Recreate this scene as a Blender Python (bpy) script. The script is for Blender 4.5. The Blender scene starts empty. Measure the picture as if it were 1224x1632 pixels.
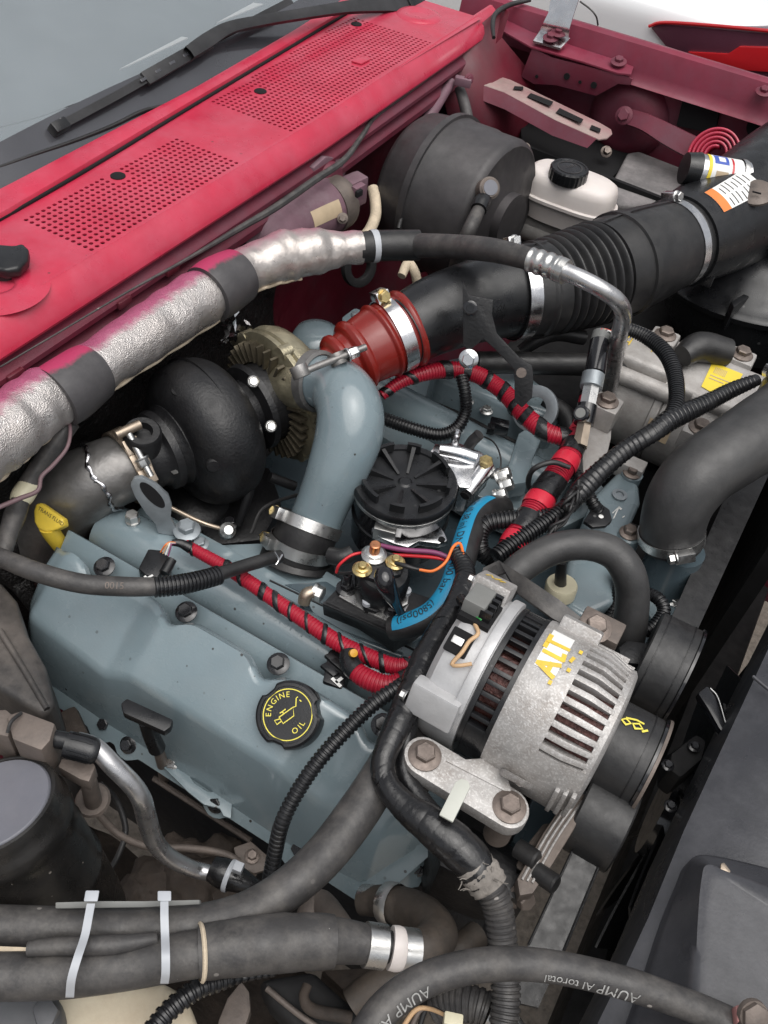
import bpy, bmesh, math, random
from mathutils import Vector, Matrix
random.seed(7)
SC = bpy.context.scene
COL = SC.collection
PI = math.pi

# ---------------------------------------------------------------- camera, sky, sun, exposure
FPX, CX, CY = 1419.858, 612.0, 816.0          # focal length and centre in photograph pixels (1224 x 1632)
CAM_RIGHT = Vector((0.85851247, 0.50365529, 0.09637270))
CAM_DOWN = Vector((0.42974884, -0.60412538, -0.67108007))
CAM_FWD = Vector((-0.27977183, 0.61754666, -0.73509445))
CAM_POS = Vector((0, 0, 0.9))                  # x = towards the truck's nose, y = driver's side, z = up
cam = bpy.data.cameras.new('camera')
cam.sensor_fit = 'VERTICAL'; cam.sensor_height = 36.0; cam.lens = 36.0 * FPX / 1632.0
cam.clip_start = 0.02; cam.clip_end = 500
camo = bpy.data.objects.new('camera', cam); COL.objects.link(camo)
camo.matrix_world = Matrix(((CAM_RIGHT.x, -CAM_DOWN.x, -CAM_FWD.x, 0), (CAM_RIGHT.y, -CAM_DOWN.y, -CAM_FWD.y, 0),
                            (CAM_RIGHT.z, -CAM_DOWN.z, -CAM_FWD.z, CAM_POS.z), (0, 0, 0, 1)))
SC.camera = camo
SUN_EL, SUN_AZ = math.radians(74), math.radians(120)
world = bpy.data.worlds.new('World'); SC.world = world; world.use_nodes = True
wn = world.node_tree; wn.nodes.clear()
sky = wn.nodes.new('ShaderNodeTexSky'); sky.sky_type = 'NISHITA'; sky.sun_disc = False
sky.sun_elevation = SUN_EL; sky.sun_rotation = SUN_AZ; sky.air_density = 1.0; sky.dust_density = 4.0; sky.ozone_density = 1.0
hsv = wn.nodes.new('ShaderNodeHueSaturation'); hsv.inputs['Saturation'].default_value = 0.22
bg = wn.nodes.new('ShaderNodeBackground'); bg.inputs['Strength'].default_value = 0.08
wo = wn.nodes.new('ShaderNodeOutputWorld')
wn.links.new(sky.outputs[0], hsv.inputs['Color']); wn.links.new(hsv.outputs[0], bg.inputs[0]); wn.links.new(bg.outputs[0], wo.inputs[0])
sl = bpy.data.lights.new('sun', 'SUN'); sl.energy = 1.5; sl.angle = math.radians(75); sl.color = (1.0, 0.97, 0.93)
so = bpy.data.objects.new('sun', sl); COL.objects.link(so)
so.rotation_euler = Vector((-math.cos(SUN_EL) * math.sin(SUN_AZ), -math.cos(SUN_EL) * math.cos(SUN_AZ), -math.sin(SUN_EL))).to_track_quat('-Z', 'Y').to_euler()
SC.view_settings.view_transform = 'Standard'; SC.view_settings.look = 'None'
SC.view_settings.gamma = 1.0; SC.view_settings.use_curve_mapping = False
SC.view_settings.exposure = 0.68
SC.cycles.max_bounces = 6; SC.cycles.use_denoising = True

# ---------------------------------------------------------------- measuring: a pixel of the photograph at a known height
def ray(px, py): return CAM_RIGHT * (px - CX) + CAM_DOWN * (py - CY) + CAM_FWD * FPX
def U(px, py, z):
    d = ray(px, py); return CAM_POS + d * ((z - CAM_POS.z) / d.z)
def UPL(px, py, p0, n):
    d = ray(px, py); return CAM_POS + d * ((Vector(p0) - CAM_POS).dot(n) / d.dot(n))
def UY(px, py, y):
    d = ray(px, py); return CAM_POS + d * (y / d.y)
def UX(px, py, x):
    d = ray(px, py); return CAM_POS + d * (x / d.x)
def mpp(p): return (Vector(p) - CAM_POS).dot(CAM_FWD) / FPX     # metres per photograph pixel at p
def VV(*a): return Vector(a)
XA, YA, ZA = Vector((1, 0, 0)), Vector((0, 1, 0)), Vector((0, 0, 1))

# ---------------------------------------------------------------- materials
MATS = {}
def mat(name, col, rough=0.5, metal=0.0, var=0.12, vscale=18.0, bump=0.0, bscale=300.0, dust=0.0, dustcol=(0.30, 0.27, 0.24), dscale=9.0,
        coat=0.0, spec=0.5, dust_up=True, alpha=None, speck=0.0, speckcol=(0.5, 0.5, 0.5), rvar=0.12, weave=0.0, trans=0.0, sss=0.0, chips=0.0, chipcol=(0.03, 0.028, 0.025), chipscale=120.0):
    m = bpy.data.materials.new(name); m.use_nodes = True
    nt = m.node_tree; N = nt.nodes; L = nt.links
    b = N['Principled BSDF']
    b.inputs['Roughness'].default_value = rough; b.inputs['Metallic'].default_value = metal
    b.inputs['Coat Weight'].default_value = coat; b.inputs['Coat Roughness'].default_value = 0.12
    b.inputs['Specular IOR Level'].default_value = spec
    if trans: b.inputs['Transmission Weight'].default_value = trans
    if sss:
        b.inputs['Subsurface Weight'].default_value = sss; b.inputs['Subsurface Radius'].default_value = (0.01, 0.01, 0.008)
    g = N.new('ShaderNodeNewGeometry')
    n1 = N.new('ShaderNodeTexNoise'); n1.inputs['Scale'].default_value = vscale; n1.inputs['Detail'].default_value = 8; n1.inputs['Roughness'].default_value = 0.65
    L.new(g.outputs['Position'], n1.inputs['Vector'])
    mr = N.new('ShaderNodeMapRange'); mr.inputs['From Min'].default_value = 0.3; mr.inputs['From Max'].default_value = 0.7
    mr.inputs['To Min'].default_value = 1 - var; mr.inputs['To Max'].default_value = 1 + var
    L.new(n1.outputs['Fac'], mr.inputs['Value'])
    mx = N.new('ShaderNodeMix'); mx.data_type = 'RGBA'; mx.blend_type = 'MULTIPLY'; mx.inputs[0].default_value = 1
    mx.inputs[6].default_value = (*col, 1)
    L.new(mr.outputs[0], mx.inputs[7])
    out = mx.outputs[2]
    if dust > 0:
        n2 = N.new('ShaderNodeTexNoise'); n2.inputs['Scale'].default_value = dscale; n2.inputs['Detail'].default_value = 10; n2.inputs['Roughness'].default_value = 0.72
        L.new(g.outputs['Position'], n2.inputs['Vector'])
        d = N.new('ShaderNodeMapRange'); d.inputs['From Min'].default_value = 0.42; d.inputs['From Max'].default_value = 0.72
        d.inputs['To Min'].default_value = 0.12 * dust; d.inputs['To Max'].default_value = dust
        L.new(n2.outputs['Fac'], d.inputs['Value'])
        f = d.outputs[0]
        if dust_up:
            sx = N.new('ShaderNodeSeparateXYZ'); L.new(g.outputs['Normal'], sx.inputs[0])
            u = N.new('ShaderNodeMapRange'); u.inputs['From Min'].default_value = -0.4; u.inputs['From Max'].default_value = 0.9
            u.inputs['To Min'].default_value = 0.25; u.inputs['To Max'].default_value = 1.0
            L.new(sx.outputs['Z'], u.inputs['Value'])
            mm = N.new('ShaderNodeMath'); mm.operation = 'MULTIPLY'; L.new(f, mm.inputs[0]); L.new(u.outputs[0], mm.inputs[1]); f = mm.outputs[0]
        m2 = N.new('ShaderNodeMix'); m2.data_type = 'RGBA'; m2.inputs[7].default_value = (*dustcol, 1)
        L.new(f, m2.inputs[0]); L.new(out, m2.inputs[6]); out = m2.outputs[2]
    if speck > 0:
        n3 = N.new('ShaderNodeTexNoise'); n3.inputs['Scale'].default_value = 420; n3.inputs['Detail'].default_value = 4
        L.new(g.outputs['Position'], n3.inputs['Vector'])
        s = N.new('ShaderNodeMapRange'); s.inputs['From Min'].default_value = 0.52; s.inputs['From Max'].default_value = 0.62; s.inputs['To Max'].default_value = speck
        L.new(n3.outputs['Fac'], s.inputs['Value'])
        m3 = N.new('ShaderNodeMix'); m3.data_type = 'RGBA'; m3.inputs[7].default_value = (*speckcol, 1)
        L.new(s.outputs[0], m3.inputs[0]); L.new(out, m3.inputs[6]); out = m3.outputs[2]
    if chips > 0:
        vo = N.new('ShaderNodeTexVoronoi'); vo.inputs['Scale'].default_value = chipscale; L.new(g.outputs['Position'], vo.inputs['Vector'])
        sp = N.new('ShaderNodeSeparateColor'); L.new(vo.outputs['Color'], sp.inputs[0])
        sz = N.new('ShaderNodeMapRange'); sz.inputs['From Min'].default_value = 1 - chips; sz.inputs['To Max'].default_value = 0.24
        L.new(sp.outputs[0], sz.inputs['Value'])
        lt = N.new('ShaderNodeMath'); lt.operation = 'LESS_THAN'; L.new(vo.outputs['Distance'], lt.inputs[0]); L.new(sz.outputs[0], lt.inputs[1])
        fa_ = N.new('ShaderNodeMath'); fa_.operation = 'MULTIPLY'; L.new(lt.outputs[0], fa_.inputs[0]); L.new(sp.outputs[1], fa_.inputs[1])
        m4 = N.new('ShaderNodeMix'); m4.data_type = 'RGBA'; m4.inputs[7].default_value = (*chipcol, 1)
        L.new(fa_.outputs[0], m4.inputs[0]); L.new(out, m4.inputs[6]); out = m4.outputs[2]
    L.new(out, b.inputs['Base Color'])
    if rvar:
        r = N.new('ShaderNodeMapRange'); r.inputs['From Min'].default_value = 0.3; r.inputs['From Max'].default_value = 0.7
        r.inputs['To Min'].default_value = max(0.02, rough - rvar); r.inputs['To Max'].default_value = min(1, rough + rvar)
        n4 = N.new('ShaderNodeTexNoise'); n4.inputs['Scale'].default_value = vscale * 2.3; n4.inputs['Detail'].default_value = 6
        L.new(g.outputs['Position'], n4.inputs['Vector']); L.new(n4.outputs['Fac'], r.inputs['Value']); L.new(r.outputs[0], b.inputs['Roughness'])
    if bump > 0 or weave > 0:
        bp = N.new('ShaderNodeBump'); bp.inputs['Strength'].default_value = max(bump, weave); bp.inputs['Distance'].default_value = 0.002
        if weave > 0:
            w1 = N.new('ShaderNodeTexVoronoi'); w1.inputs['Scale'].default_value = bscale; w1.inputs['Randomness'].default_value = 0.75
            L.new(g.outputs['Position'], w1.inputs['Vector'])
            w2_ = N.new('ShaderNodeTexNoise'); w2_.inputs['Scale'].default_value = 55; w2_.inputs['Detail'].default_value = 6
            L.new(g.outputs['Position'], w2_.inputs['Vector'])
            wa = N.new('ShaderNodeMath'); wa.operation = 'MULTIPLY_ADD'; wa.inputs[1].default_value = 4.0; L.new(w2_.outputs['Fac'], wa.inputs[0]); L.new(w1.outputs['Distance'], wa.inputs[2])
            L.new(wa.outputs[0], bp.inputs['Height'])
        else:
            w1 = N.new('ShaderNodeTexNoise'); w1.inputs['Scale'].default_value = bscale; w1.inputs['Detail'].default_value = 5
            L.new(g.outputs['Position'], w1.inputs['Vector']); L.new(w1.outputs['Fac'], bp.inputs['Height'])
        L.new(bp.outputs[0], b.inputs['Normal'])
    MATS[name] = m
    return m
def overspray(name, col, amount, axis, lo, hi, scale=22.0):
    """Red paint mist that settled on the side of a material turned towards axis (a stain that stays put)."""
    m = MATS[name]; nt = m.node_tree; N = nt.nodes; L = nt.links; b = N['Principled BSDF']
    src = b.inputs['Base Color'].links[0].from_socket
    g = N.new('ShaderNodeNewGeometry')
    dp = N.new('ShaderNodeVectorMath'); dp.operation = 'DOT_PRODUCT'; dp.inputs[1].default_value = Vector(axis).normalized()
    L.new(g.outputs['Normal'], dp.inputs[0])
    n = N.new('ShaderNodeTexNoise'); n.inputs['Scale'].default_value = scale; n.inputs['Detail'].default_value = 12; n.inputs['Roughness'].default_value = 0.8
    L.new(g.outputs['Position'], n.inputs['Vector'])
    ad = N.new('ShaderNodeMath'); ad.operation = 'MULTIPLY_ADD'; ad.inputs[1].default_value = 0.9; L.new(n.outputs['Fac'], ad.inputs[0]); L.new(dp.outputs['Value'], ad.inputs[2])
    r = N.new('ShaderNodeMapRange'); r.inputs['From Min'].default_value = lo; r.inputs['From Max'].default_value = hi; r.inputs['To Max'].default_value = amount
    L.new(ad.outputs[0], r.inputs['Value'])
    mx = N.new('ShaderNodeMix'); mx.data_type = 'RGBA'; mx.inputs[7].default_value = (*col, 1)
    L.new(r.outputs[0], mx.inputs[0]); L.new(src, mx.inputs[6]); L.new(mx.outputs[2], b.inputs['Base Color'])
    if b.inputs['Metallic'].default_value > 0.3:
        sb = N.new('ShaderNodeMath'); sb.operation = 'MULTIPLY_ADD'; sb.inputs[1].default_value = -b.inputs['Metallic'].default_value; sb.inputs[2].default_value = b.inputs['Metallic'].default_value
        L.new(r.outputs[0], sb.inputs[0]); L.new(sb.outputs[0], b.inputs['Metallic'])

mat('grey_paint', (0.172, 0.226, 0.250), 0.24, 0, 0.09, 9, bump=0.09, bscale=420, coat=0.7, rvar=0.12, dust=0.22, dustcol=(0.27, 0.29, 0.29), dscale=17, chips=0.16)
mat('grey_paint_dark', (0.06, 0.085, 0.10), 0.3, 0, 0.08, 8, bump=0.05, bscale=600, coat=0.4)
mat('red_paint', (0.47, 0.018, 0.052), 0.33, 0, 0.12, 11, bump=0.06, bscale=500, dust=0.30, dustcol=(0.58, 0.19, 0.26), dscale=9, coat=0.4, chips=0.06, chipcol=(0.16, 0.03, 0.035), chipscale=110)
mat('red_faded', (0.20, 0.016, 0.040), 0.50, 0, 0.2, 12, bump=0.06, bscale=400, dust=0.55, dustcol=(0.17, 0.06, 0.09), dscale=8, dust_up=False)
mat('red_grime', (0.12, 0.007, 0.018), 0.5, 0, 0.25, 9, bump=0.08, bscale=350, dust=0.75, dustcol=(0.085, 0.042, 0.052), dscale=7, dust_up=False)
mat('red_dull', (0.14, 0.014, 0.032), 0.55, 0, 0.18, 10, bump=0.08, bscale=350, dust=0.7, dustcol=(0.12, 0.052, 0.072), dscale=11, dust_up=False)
mat('mauve_dust', (0.15, 0.075, 0.10), 0.65, 0, 0.3, 14, bump=0.1, bscale=350, dust=0.6, dustcol=(0.26, 0.20, 0.22), dscale=12)
mat('black_plastic', (0.0065, 0.007, 0.008), 0.32, 0, 0.25, 20, bump=0.08, bscale=600, dust=0.20, dustcol=(0.075, 0.075, 0.082), dscale=14, chips=0.10, chipcol=(0.10, 0.10, 0.10), chipscale=80)
mat('black_satin', (0.009, 0.009, 0.010), 0.44, 0, 0.3, 20, bump=0.3, bscale=240, coat=0.0)
mat('black_gloss', (0.010, 0.010, 0.012), 0.16, 0, 0.1, 20, coat=0.5)
mat('black_rubber', (0.014, 0.014, 0.015), 0.42, 0, 0.25, 28, bump=0.14, bscale=380, dust=0.32, dustcol=(0.085, 0.082, 0.078), dscale=16, spec=.45)
mat('dusty_rubber', (0.034, 0.033, 0.034), 0.48, 0, 0.35, 28, bump=0.18, bscale=300, dust=0.75, dustcol=(0.14, 0.13, 0.12), dscale=34, spec=.45, chips=0.12, chipcol=(0.30, 0.28, 0.26), chipscale=80)
mat('brown_rubber', (0.032, 0.027, 0.023), 0.6, 0, 0.35, 26, bump=0.25, bscale=220, dust=0.8, dustcol=(0.11, 0.085, 0.066), dscale=14)
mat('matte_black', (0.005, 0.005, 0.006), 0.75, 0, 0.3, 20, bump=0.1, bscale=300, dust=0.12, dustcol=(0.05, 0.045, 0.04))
mat('grime', (0.022, 0.017, 0.014), 0.85, 0, 0.5, 26, bump=0.9, bscale=110, dust=0.85, dustcol=(0.075, 0.056, 0.044), dscale=10, dust_up=False)
mat('tape_black', (0.009, 0.009, 0.010), 0.3, 0, 0.15, 30, bump=0.35, bscale=160, coat=0.2)
mat('dusty_black', (0.035, 0.033, 0.034), 0.6, 0, 0.25, 20, bump=0.12, bscale=300, dust=0.8, dustcol=(0.155, 0.14, 0.14), dscale=9)
mat('booster_black', (0.024, 0.023, 0.024), 0.48, 0, 0.2, 20, bump=0.05, bscale=300, dust=0.65, dustcol=(0.095, 0.085, 0.088), dscale=7)
mat('box_grey', (0.13, 0.125, 0.125), 0.8, 0, 0.25, 20, bump=0.3, bscale=160, dust=0.9, dustcol=(0.27, 0.25, 0.25), dscale=22)
mat('shroud', (0.030, 0.031, 0.036), 0.33, 0, 0.15, 8, bump=0.08, bscale=300, dust=0.5, dustcol=(0.13, 0.13, 0.142), dscale=9, coat=0.1)
mat('can_grey', (0.14, 0.145, 0.17), 0.4, 0, 0.12, 14, dust=0.3, dustcol=(0.25, 0.24, 0.25), bump=0.05)
mat('cast_aluminium', (0.44, 0.43, 0.42), 0.5, 0.45, 0.22, 34, bump=0.22, bscale=600, speck=0.55, speckcol=(0.60, 0.59, 0.58), dust=0.7, dustcol=(0.22, 0.185, 0.16), dscale=26, dust_up=False)
mat('alternator_rear', (0.50, 0.50, 0.505), 0.5, 0.4, 0.1, 30, bump=0.12, bscale=600, speck=0.25, speckcol=(0.46, 0.46, 0.46))
mat('compressor_cast', (0.43, 0.415, 0.40), 0.58, 0.35, 0.2, 22, bump=0.3, bscale=420, dust=0.6, dustcol=(0.22, 0.195, 0.175), dscale=24, dust_up=False)
mat('gold_cast', (0.42, 0.38, 0.27), 0.36, 0.75, 0.3, 22, bump=0.25, bscale=260, dust=0.45, dustcol=(0.10, 0.085, 0.05), dscale=20, dust_up=False)
mat('bright_metal', (0.72, 0.72, 0.73), 0.24, 1.0, 0.1, 30, bump=0.05, bscale=400, rvar=0.1)
mat('zinc', (0.58, 0.58, 0.57), 0.32, 0.95, 0.12, 30, bump=0.08, bscale=400, dust=0.2, dustcol=(0.3, 0.27, 0.24), dscale=30)
mat('galvanised', (0.30, 0.33, 0.35), 0.42, 0.6, 0.15, 30, bump=0.1, bscale=300)
mat('stainless_brushed', (0.26, 0.255, 0.25), 0.46, 0.75, 0.25, 20, bump=0.16, bscale=260, dust=0.7, dustcol=(0.12, 0.11, 0.10), dscale=12, dust_up=False)
mat('weld', (0.55, 0.55, 0.57), 0.22, 1.0, 0.3, 60, bump=0.5, bscale=160)
mat('tan_steel', (0.40, 0.33, 0.26), 0.36, 0.8, 0.2, 30, bump=0.08, bscale=400)
mat('aluminium_tube', (0.60, 0.60, 0.61), 0.3, 0.9, 0.15, 30, bump=0.06, bscale=500, dust=0.35, dustcol=(0.25, 0.23, 0.22), dscale=25, dust_up=False)
mat('bolt_rust', (0.20, 0.165, 0.145), 0.5, 0.6, 0.3, 60, bump=0.2, bscale=400)
mat('bolt_black', (0.018, 0.018, 0.020), 0.22, 0.2, 0.2, 40, coat=0.4)
mat('dirty_metal', (0.16, 0.135, 0.12), 0.6, 0.35, 0.35, 24, bump=0.25, bscale=260, dust=0.7, dustcol=(0.15, 0.118, 0.098), dscale=24, dust_up=False)
mat('foil_sleeve', (0.50, 0.475, 0.465), 0.34, 0.75, 0.12, 26, weave=0.5, bscale=640, dust=0.25, dustcol=(0.50, 0.42, 0.36), dscale=14, dust_up=False)
overspray('foil_sleeve', (0.36, 0.06, 0.15), 0.92, (-0.75, 0.1, 0.65), 0.78, 1.12, 60)
mat('foil_smooth', (0.45, 0.42, 0.40), 0.35, 0.6, 0.15, 26, bump=0.6, bscale=90, dust=0.3, dustcol=(0.45, 0.38, 0.33), dscale=14)
overspray('foil_smooth', (0.36, 0.08, 0.16), 0.6, (-0.75, 0.1, 0.65), 0.85, 1.3, 40)
mat('sleeve_edge', (0.56, 0.47, 0.35), 0.8, 0, 0.25, 50, bump=0.4, bscale=300)
mat('band_black', (0.045, 0.043, 0.046), 0.55, 0, 0.2, 20, bump=0.15, bscale=260, dust=0.4, dustcol=(0.14, 0.13, 0.13), dscale=18)
overspray('band_black', (0.40, 0.03, 0.10), 0.95, (-0.8, 0.1, 0.6), 0.86, 1.02, 14)
mat('red_silicone', (0.19, 0.012, 0.008), 0.34, 0, 0.08, 20, bump=0.05, bscale=400, coat=0.25)
mat('red_loom', (0.34, 0.010, 0.028), 0.36, 0, 0.08, 20)
mat('red_tape', (0.52, 0.018, 0.040), 0.34, 0, 0.1, 20, bump=0.2, bscale=200)
mat('copper', (0.62, 0.27, 0.14), 0.3, 0.9, 0.15, 60)
mat('brass', (0.60, 0.47, 0.22), 0.3, 0.9, 0.15, 60)
mat('white_plastic', (0.72, 0.67, 0.64), 0.42, 0, 0.05, 10, bump=0.03, sss=0.15, dust=0.25, dustcol=(0.52, 0.42, 0.38), dscale=8, dust_up=False)
mat('hose_grey', (0.032, 0.032, 0.033), 0.44, 0, 0.25, 20, bump=0.14, bscale=340, dust=0.5, dustcol=(0.10, 0.097, 0.094), dscale=15)
mat('cream_tank', (0.58, 0.52, 0.40), 0.5, 0, 0.15, 12, bump=0.1, bscale=200, dust=0.6, dustcol=(0.36, 0.27, 0.18), dscale=14, sss=0.1)
mat('cream_plastic', (0.62, 0.58, 0.42), 0.4, 0, 0.08, 20, dust=0.2, dustcol=(0.4, 0.35, 0.26))
mat('tie_grey', (0.42, 0.44, 0.47), 0.4, 0, 0.06, 20)
mat('tie_pale', (0.50, 0.51, 0.46), 0.45, 0, 0.08, 20)
mat('yellow_plastic', (0.72, 0.52, 0.05), 0.42, 0, 0.12, 30, dust=0.3, dustcol=(0.4, 0.3, 0.1))
mat('yellow_print', (0.80, 0.70, 0.10), 0.5, 0, 0.05, 20)
mat('yellow_marker', (0.72, 0.50, 0.06), 0.5, 0, 0.2, 60)
mat('yellow_label', (0.78, 0.60, 0.05), 0.45, 0, 0.06, 20)
mat('tan_label', (0.46, 0.36, 0.24), 0.6, 0, 0.15, 20)
mat('white_label', (0.78, 0.78, 0.76), 0.45, 0, 0.04, 20)
mat('orange_label', (0.75, 0.22, 0.05), 0.5, 0, 0.05, 20)
mat('blue_label', (0.05, 0.10, 0.42), 0.4, 0, 0.1, 20)
mat('print_black', (0.02, 0.02, 0.02), 0.6, 0, 0.0, 20)
mat('print_white', (0.72, 0.72, 0.70), 0.6, 0, 0.25, 200)
mat('blue_hose', (0.016, 0.25, 0.44), 0.42, 0, 0.04, 20)
mat('purple_wire', (0.20, 0.045, 0.12), 0.4)
mat('red_wire', (0.60, 0.02, 0.03), 0.35)
mat('orange_wire', (0.72, 0.17, 0.03), 0.4)
mat('tan_wire', (0.55, 0.36, 0.20), 0.45)
mat('mauve_wire', (0.16, 0.10, 0.11), 0.55)
mat('green_plastic', (0.05, 0.30, 0.08), 0.45)
mat('amber_plastic', (0.60, 0.30, 0.02), 0.4)
mat('connector_grey', (0.16, 0.165, 0.16), 0.5, 0, 0.15, 30, dust=0.3, dustcol=(0.3, 0.28, 0.25))
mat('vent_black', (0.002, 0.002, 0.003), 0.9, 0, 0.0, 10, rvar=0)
mat('winding', (0.050, 0.016, 0.013), 0.35, 0.5, 0.5, 160, bump=0.6, bscale=220)
mat('white_car_paint', (0.85, 0.86, 0.87), 0.22, 0, 0.01, 4, coat=0.6)
mat('tail_lens', (0.50, 0.015, 0.02), 0.12, 0, 0.05, 12, coat=0.8)
mat('tail_dark', (0.10, 0.035, 0.055), 0.15, 0, 0.1, 12, coat=0.8)
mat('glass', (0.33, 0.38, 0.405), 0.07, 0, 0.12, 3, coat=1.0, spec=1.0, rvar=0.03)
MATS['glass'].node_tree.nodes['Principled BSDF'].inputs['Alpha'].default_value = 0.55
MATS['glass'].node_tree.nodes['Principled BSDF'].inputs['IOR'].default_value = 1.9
mat('dash_grey', (0.10, 0.115, 0.125), 0.6, 0, 0.2, 5)
mat('frit', (0.05, 0.051, 0.058), 0.16, 0, 0.15, 6, coat=0.8, spec=0.8)
mat('gravel', (0.20, 0.17, 0.14), 0.9, 0, 0.5, 60, bump=1.0, bscale=90, dust=0.6, dustcol=(0.34, 0.30, 0.26), dscale=50, dust_up=False)
mat('wiper_black', (0.012, 0.012, 0.013), 0.45, 0, 0.2, 20, dust=0.3, dustcol=(0.11, 0.11, 0.115))

# ---------------------------------------------------------------- geometry: (verts, faces) lists in world metres
class G:
    def __init__(s, v=None, f=None): s.v = v or []; s.f = f or []
    def add(s, o):
        k = len(s.v); s.v += o.v; s.f += [tuple(i + k for i in q) for q in o.f]; return s
def cr(pts, n):
    """Catmull-Rom through tuples of numbers, n samples a segment."""
    P = [tuple(p) for p in pts]
    if len(P) == 2:
        return [tuple(a + (b - a) * i / n for a, b in zip(*P)) for i in range(n + 1)]
    E = [tuple(2 * a - b for a, b in zip(P[0], P[1]))] + P + [tuple(2 * a - b for a, b in zip(P[-1], P[-2]))]
    out = []
    for k in range(1, len(E) - 2):
        for i in range(n):
            t = i / n; p0, p1, p2, p3 = E[k - 1:k + 3]
            out.append(tuple(0.5 * (2 * b + (c - a) * t + (2 * a - 5 * b + 4 * c - d) * t * t + (3 * b - a - 3 * c + d) * t ** 3) for a, b, c, d in zip(p0, p1, p2, p3)))
    out.append(P[-1]); return out
class Path:
    """A centre line given as (px, py, z, radius in px) with an even re-sampling; radius becomes metres."""
    def __init__(s, pts, n=14, world=False, step=None, wig=0.0):
        if not world:
            q = []
            for a in pts:
                p = U(a[0], a[1], a[2]); q.append((p.x, p.y, p.z, a[3] * mpp(p)))
            pts = q
        c = cr(pts, n)
        P = [Vector(a[:3]) for a in c]; Rr = [a[3] for a in c]
        L = [0.0]
        for i in range(1, len(P)): L.append(L[-1] + (P[i] - P[i - 1]).length)
        s.length = L[-1]
        step = step or max(0.003, s.length / 90)
        m = max(3, int(round(s.length / step)))
        s.P, s.R, s.m = [], [], m
        j = 0
        for i in range(m + 1):
            d = s.length * i / m
            while j < len(L) - 2 and L[j + 1] < d: j += 1
            t = 0 if L[j + 1] == L[j] else (d - L[j]) / (L[j + 1] - L[j])
            s.P.append(P[j].lerp(P[j + 1], t)); s.R.append(Rr[j] + (Rr[j + 1] - Rr[j]) * t)
        s.frames()
    def frames(s):
        s.T = []
        for i in range(s.m + 1):
            a, b = s.P[max(0, i - 1)], s.P[min(s.m, i + 1)]; s.T.append((b - a).normalized())
        n = (CAM_POS - s.P[0]); n = (n - s.T[0] * n.dot(s.T[0])).normalized()
        s.N = [n]
        for i in range(1, s.m + 1):
            n = s.N[-1] - s.T[i] * s.N[-1].dot(s.T[i]); s.N.append(n.normalized())
    def at(s, u):
        x = max(0, min(1, u)) * s.m; i = min(s.m - 1, int(x)); t = x - i
        p = s.P[i].lerp(s.P[i + 1], t) + (s.T[-1] * (u - 1) * s.length if u > 1 else (s.T[0] * u * s.length if u < 0 else Vector()))
        T = s.T[i].lerp(s.T[i + 1], t).normalized(); N = s.N[i].lerp(s.N[i + 1], t); N = (N - T * N.dot(T)).normalized()
        return p, T, N, T.cross(N), s.R[i] + (s.R[i + 1] - s.R[i]) * t
    def toward(s, u, ref):
        """angle on the tube at u that looks along ref"""
        p, T, N, B, r = s.at(u); return math.atan2(ref.dot(B), ref.dot(N))
def grid_faces(rows, n, closed, base=0):
    f = []
    for i in range(rows - 1):
        for j in range(n if closed else n - 1):
            k = (j + 1) % n
            f.append((base + i * n + j, base + i * n + k, base + (i + 1) * n + k, base + (i + 1) * n + j))
    return f
def tube(path, n=18, scale=1.0, add=0.0, caps=True, u0=0.0, u1=1.0, fn=None, rows=None, wig=0.0):
    rows = rows or max(2, int(path.m * (u1 - u0)) + 1)
    v = []
    ph = random.uniform(0, 6)
    for i in range(rows):
        u = u0 + (u1 - u0) * i / (rows - 1); p, T, N, B, r = path.at(u)
        r = r * scale + add
        if fn: r *= fn((u - u0) / (u1 - u0))
        for j in range(n):
            a = 2 * PI * j / n
            rr = r * (1 + wig * math.sin(a * 2 + u * 23 + ph) + wig * 0.7 * math.sin(a * 3 - u * 41 + ph * 2)) if wig else r
            v.append(p + (N * math.cos(a) + B * math.sin(a)) * rr)
    f = grid_faces(rows, n, True)
    if caps:
        f.append(tuple(range(n - 1, -1, -1))); f.append(tuple(range((rows - 1) * n, rows * n)))
    return G(v, f)
def loom(path, period=0.0042, depth=0.86, n=14, u0=0.0, u1=1.0, scale=1.0):
    """split corrugated tubing"""
    L = path.length * (u1 - u0); k = max(2, int(L / period)); v = []; rows = 0
    for i in range(k):
        for a, s in ((0.0, depth), (0.18, 1.0), (0.62, 1.0), (0.80, depth)):
            u = u0 + (u1 - u0) * (i + a) / k; p, T, N, B, r = path.at(u); r *= s * scale
            for j in range(n):
                t = 2 * PI * j / n; v.append(p + (N * math.cos(t) + B * math.sin(t)) * r)
            rows += 1
    f = grid_faces(rows, n, True)
    f.append(tuple(range(n - 1, -1, -1))); f.append(tuple(range((rows - 1) * n, rows * n)))
    return G(v, f)
def band(path, u0, u1, scale=1.06, shear=0.0, n=20, th=0.0006, rows=3, phase=0.0):
    """a sleeve of tape on a path, cut on the slant by shear (metres)"""
    v = []; sh = shear / path.length
    for i in range(rows):
        for j in range(n):
            a = 2 * PI * j / n
            u = u0 + (u1 - u0) * i / (rows - 1) + sh * math.cos(a - phase)
            p, T, N, B, r = path.at(u); e = 0.0 if i in (0, rows - 1) else th
            v.append(p + (N * math.cos(a) + B * math.sin(a)) * (r * scale + e))
    return G(v, grid_faces(rows, n, True))
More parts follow.
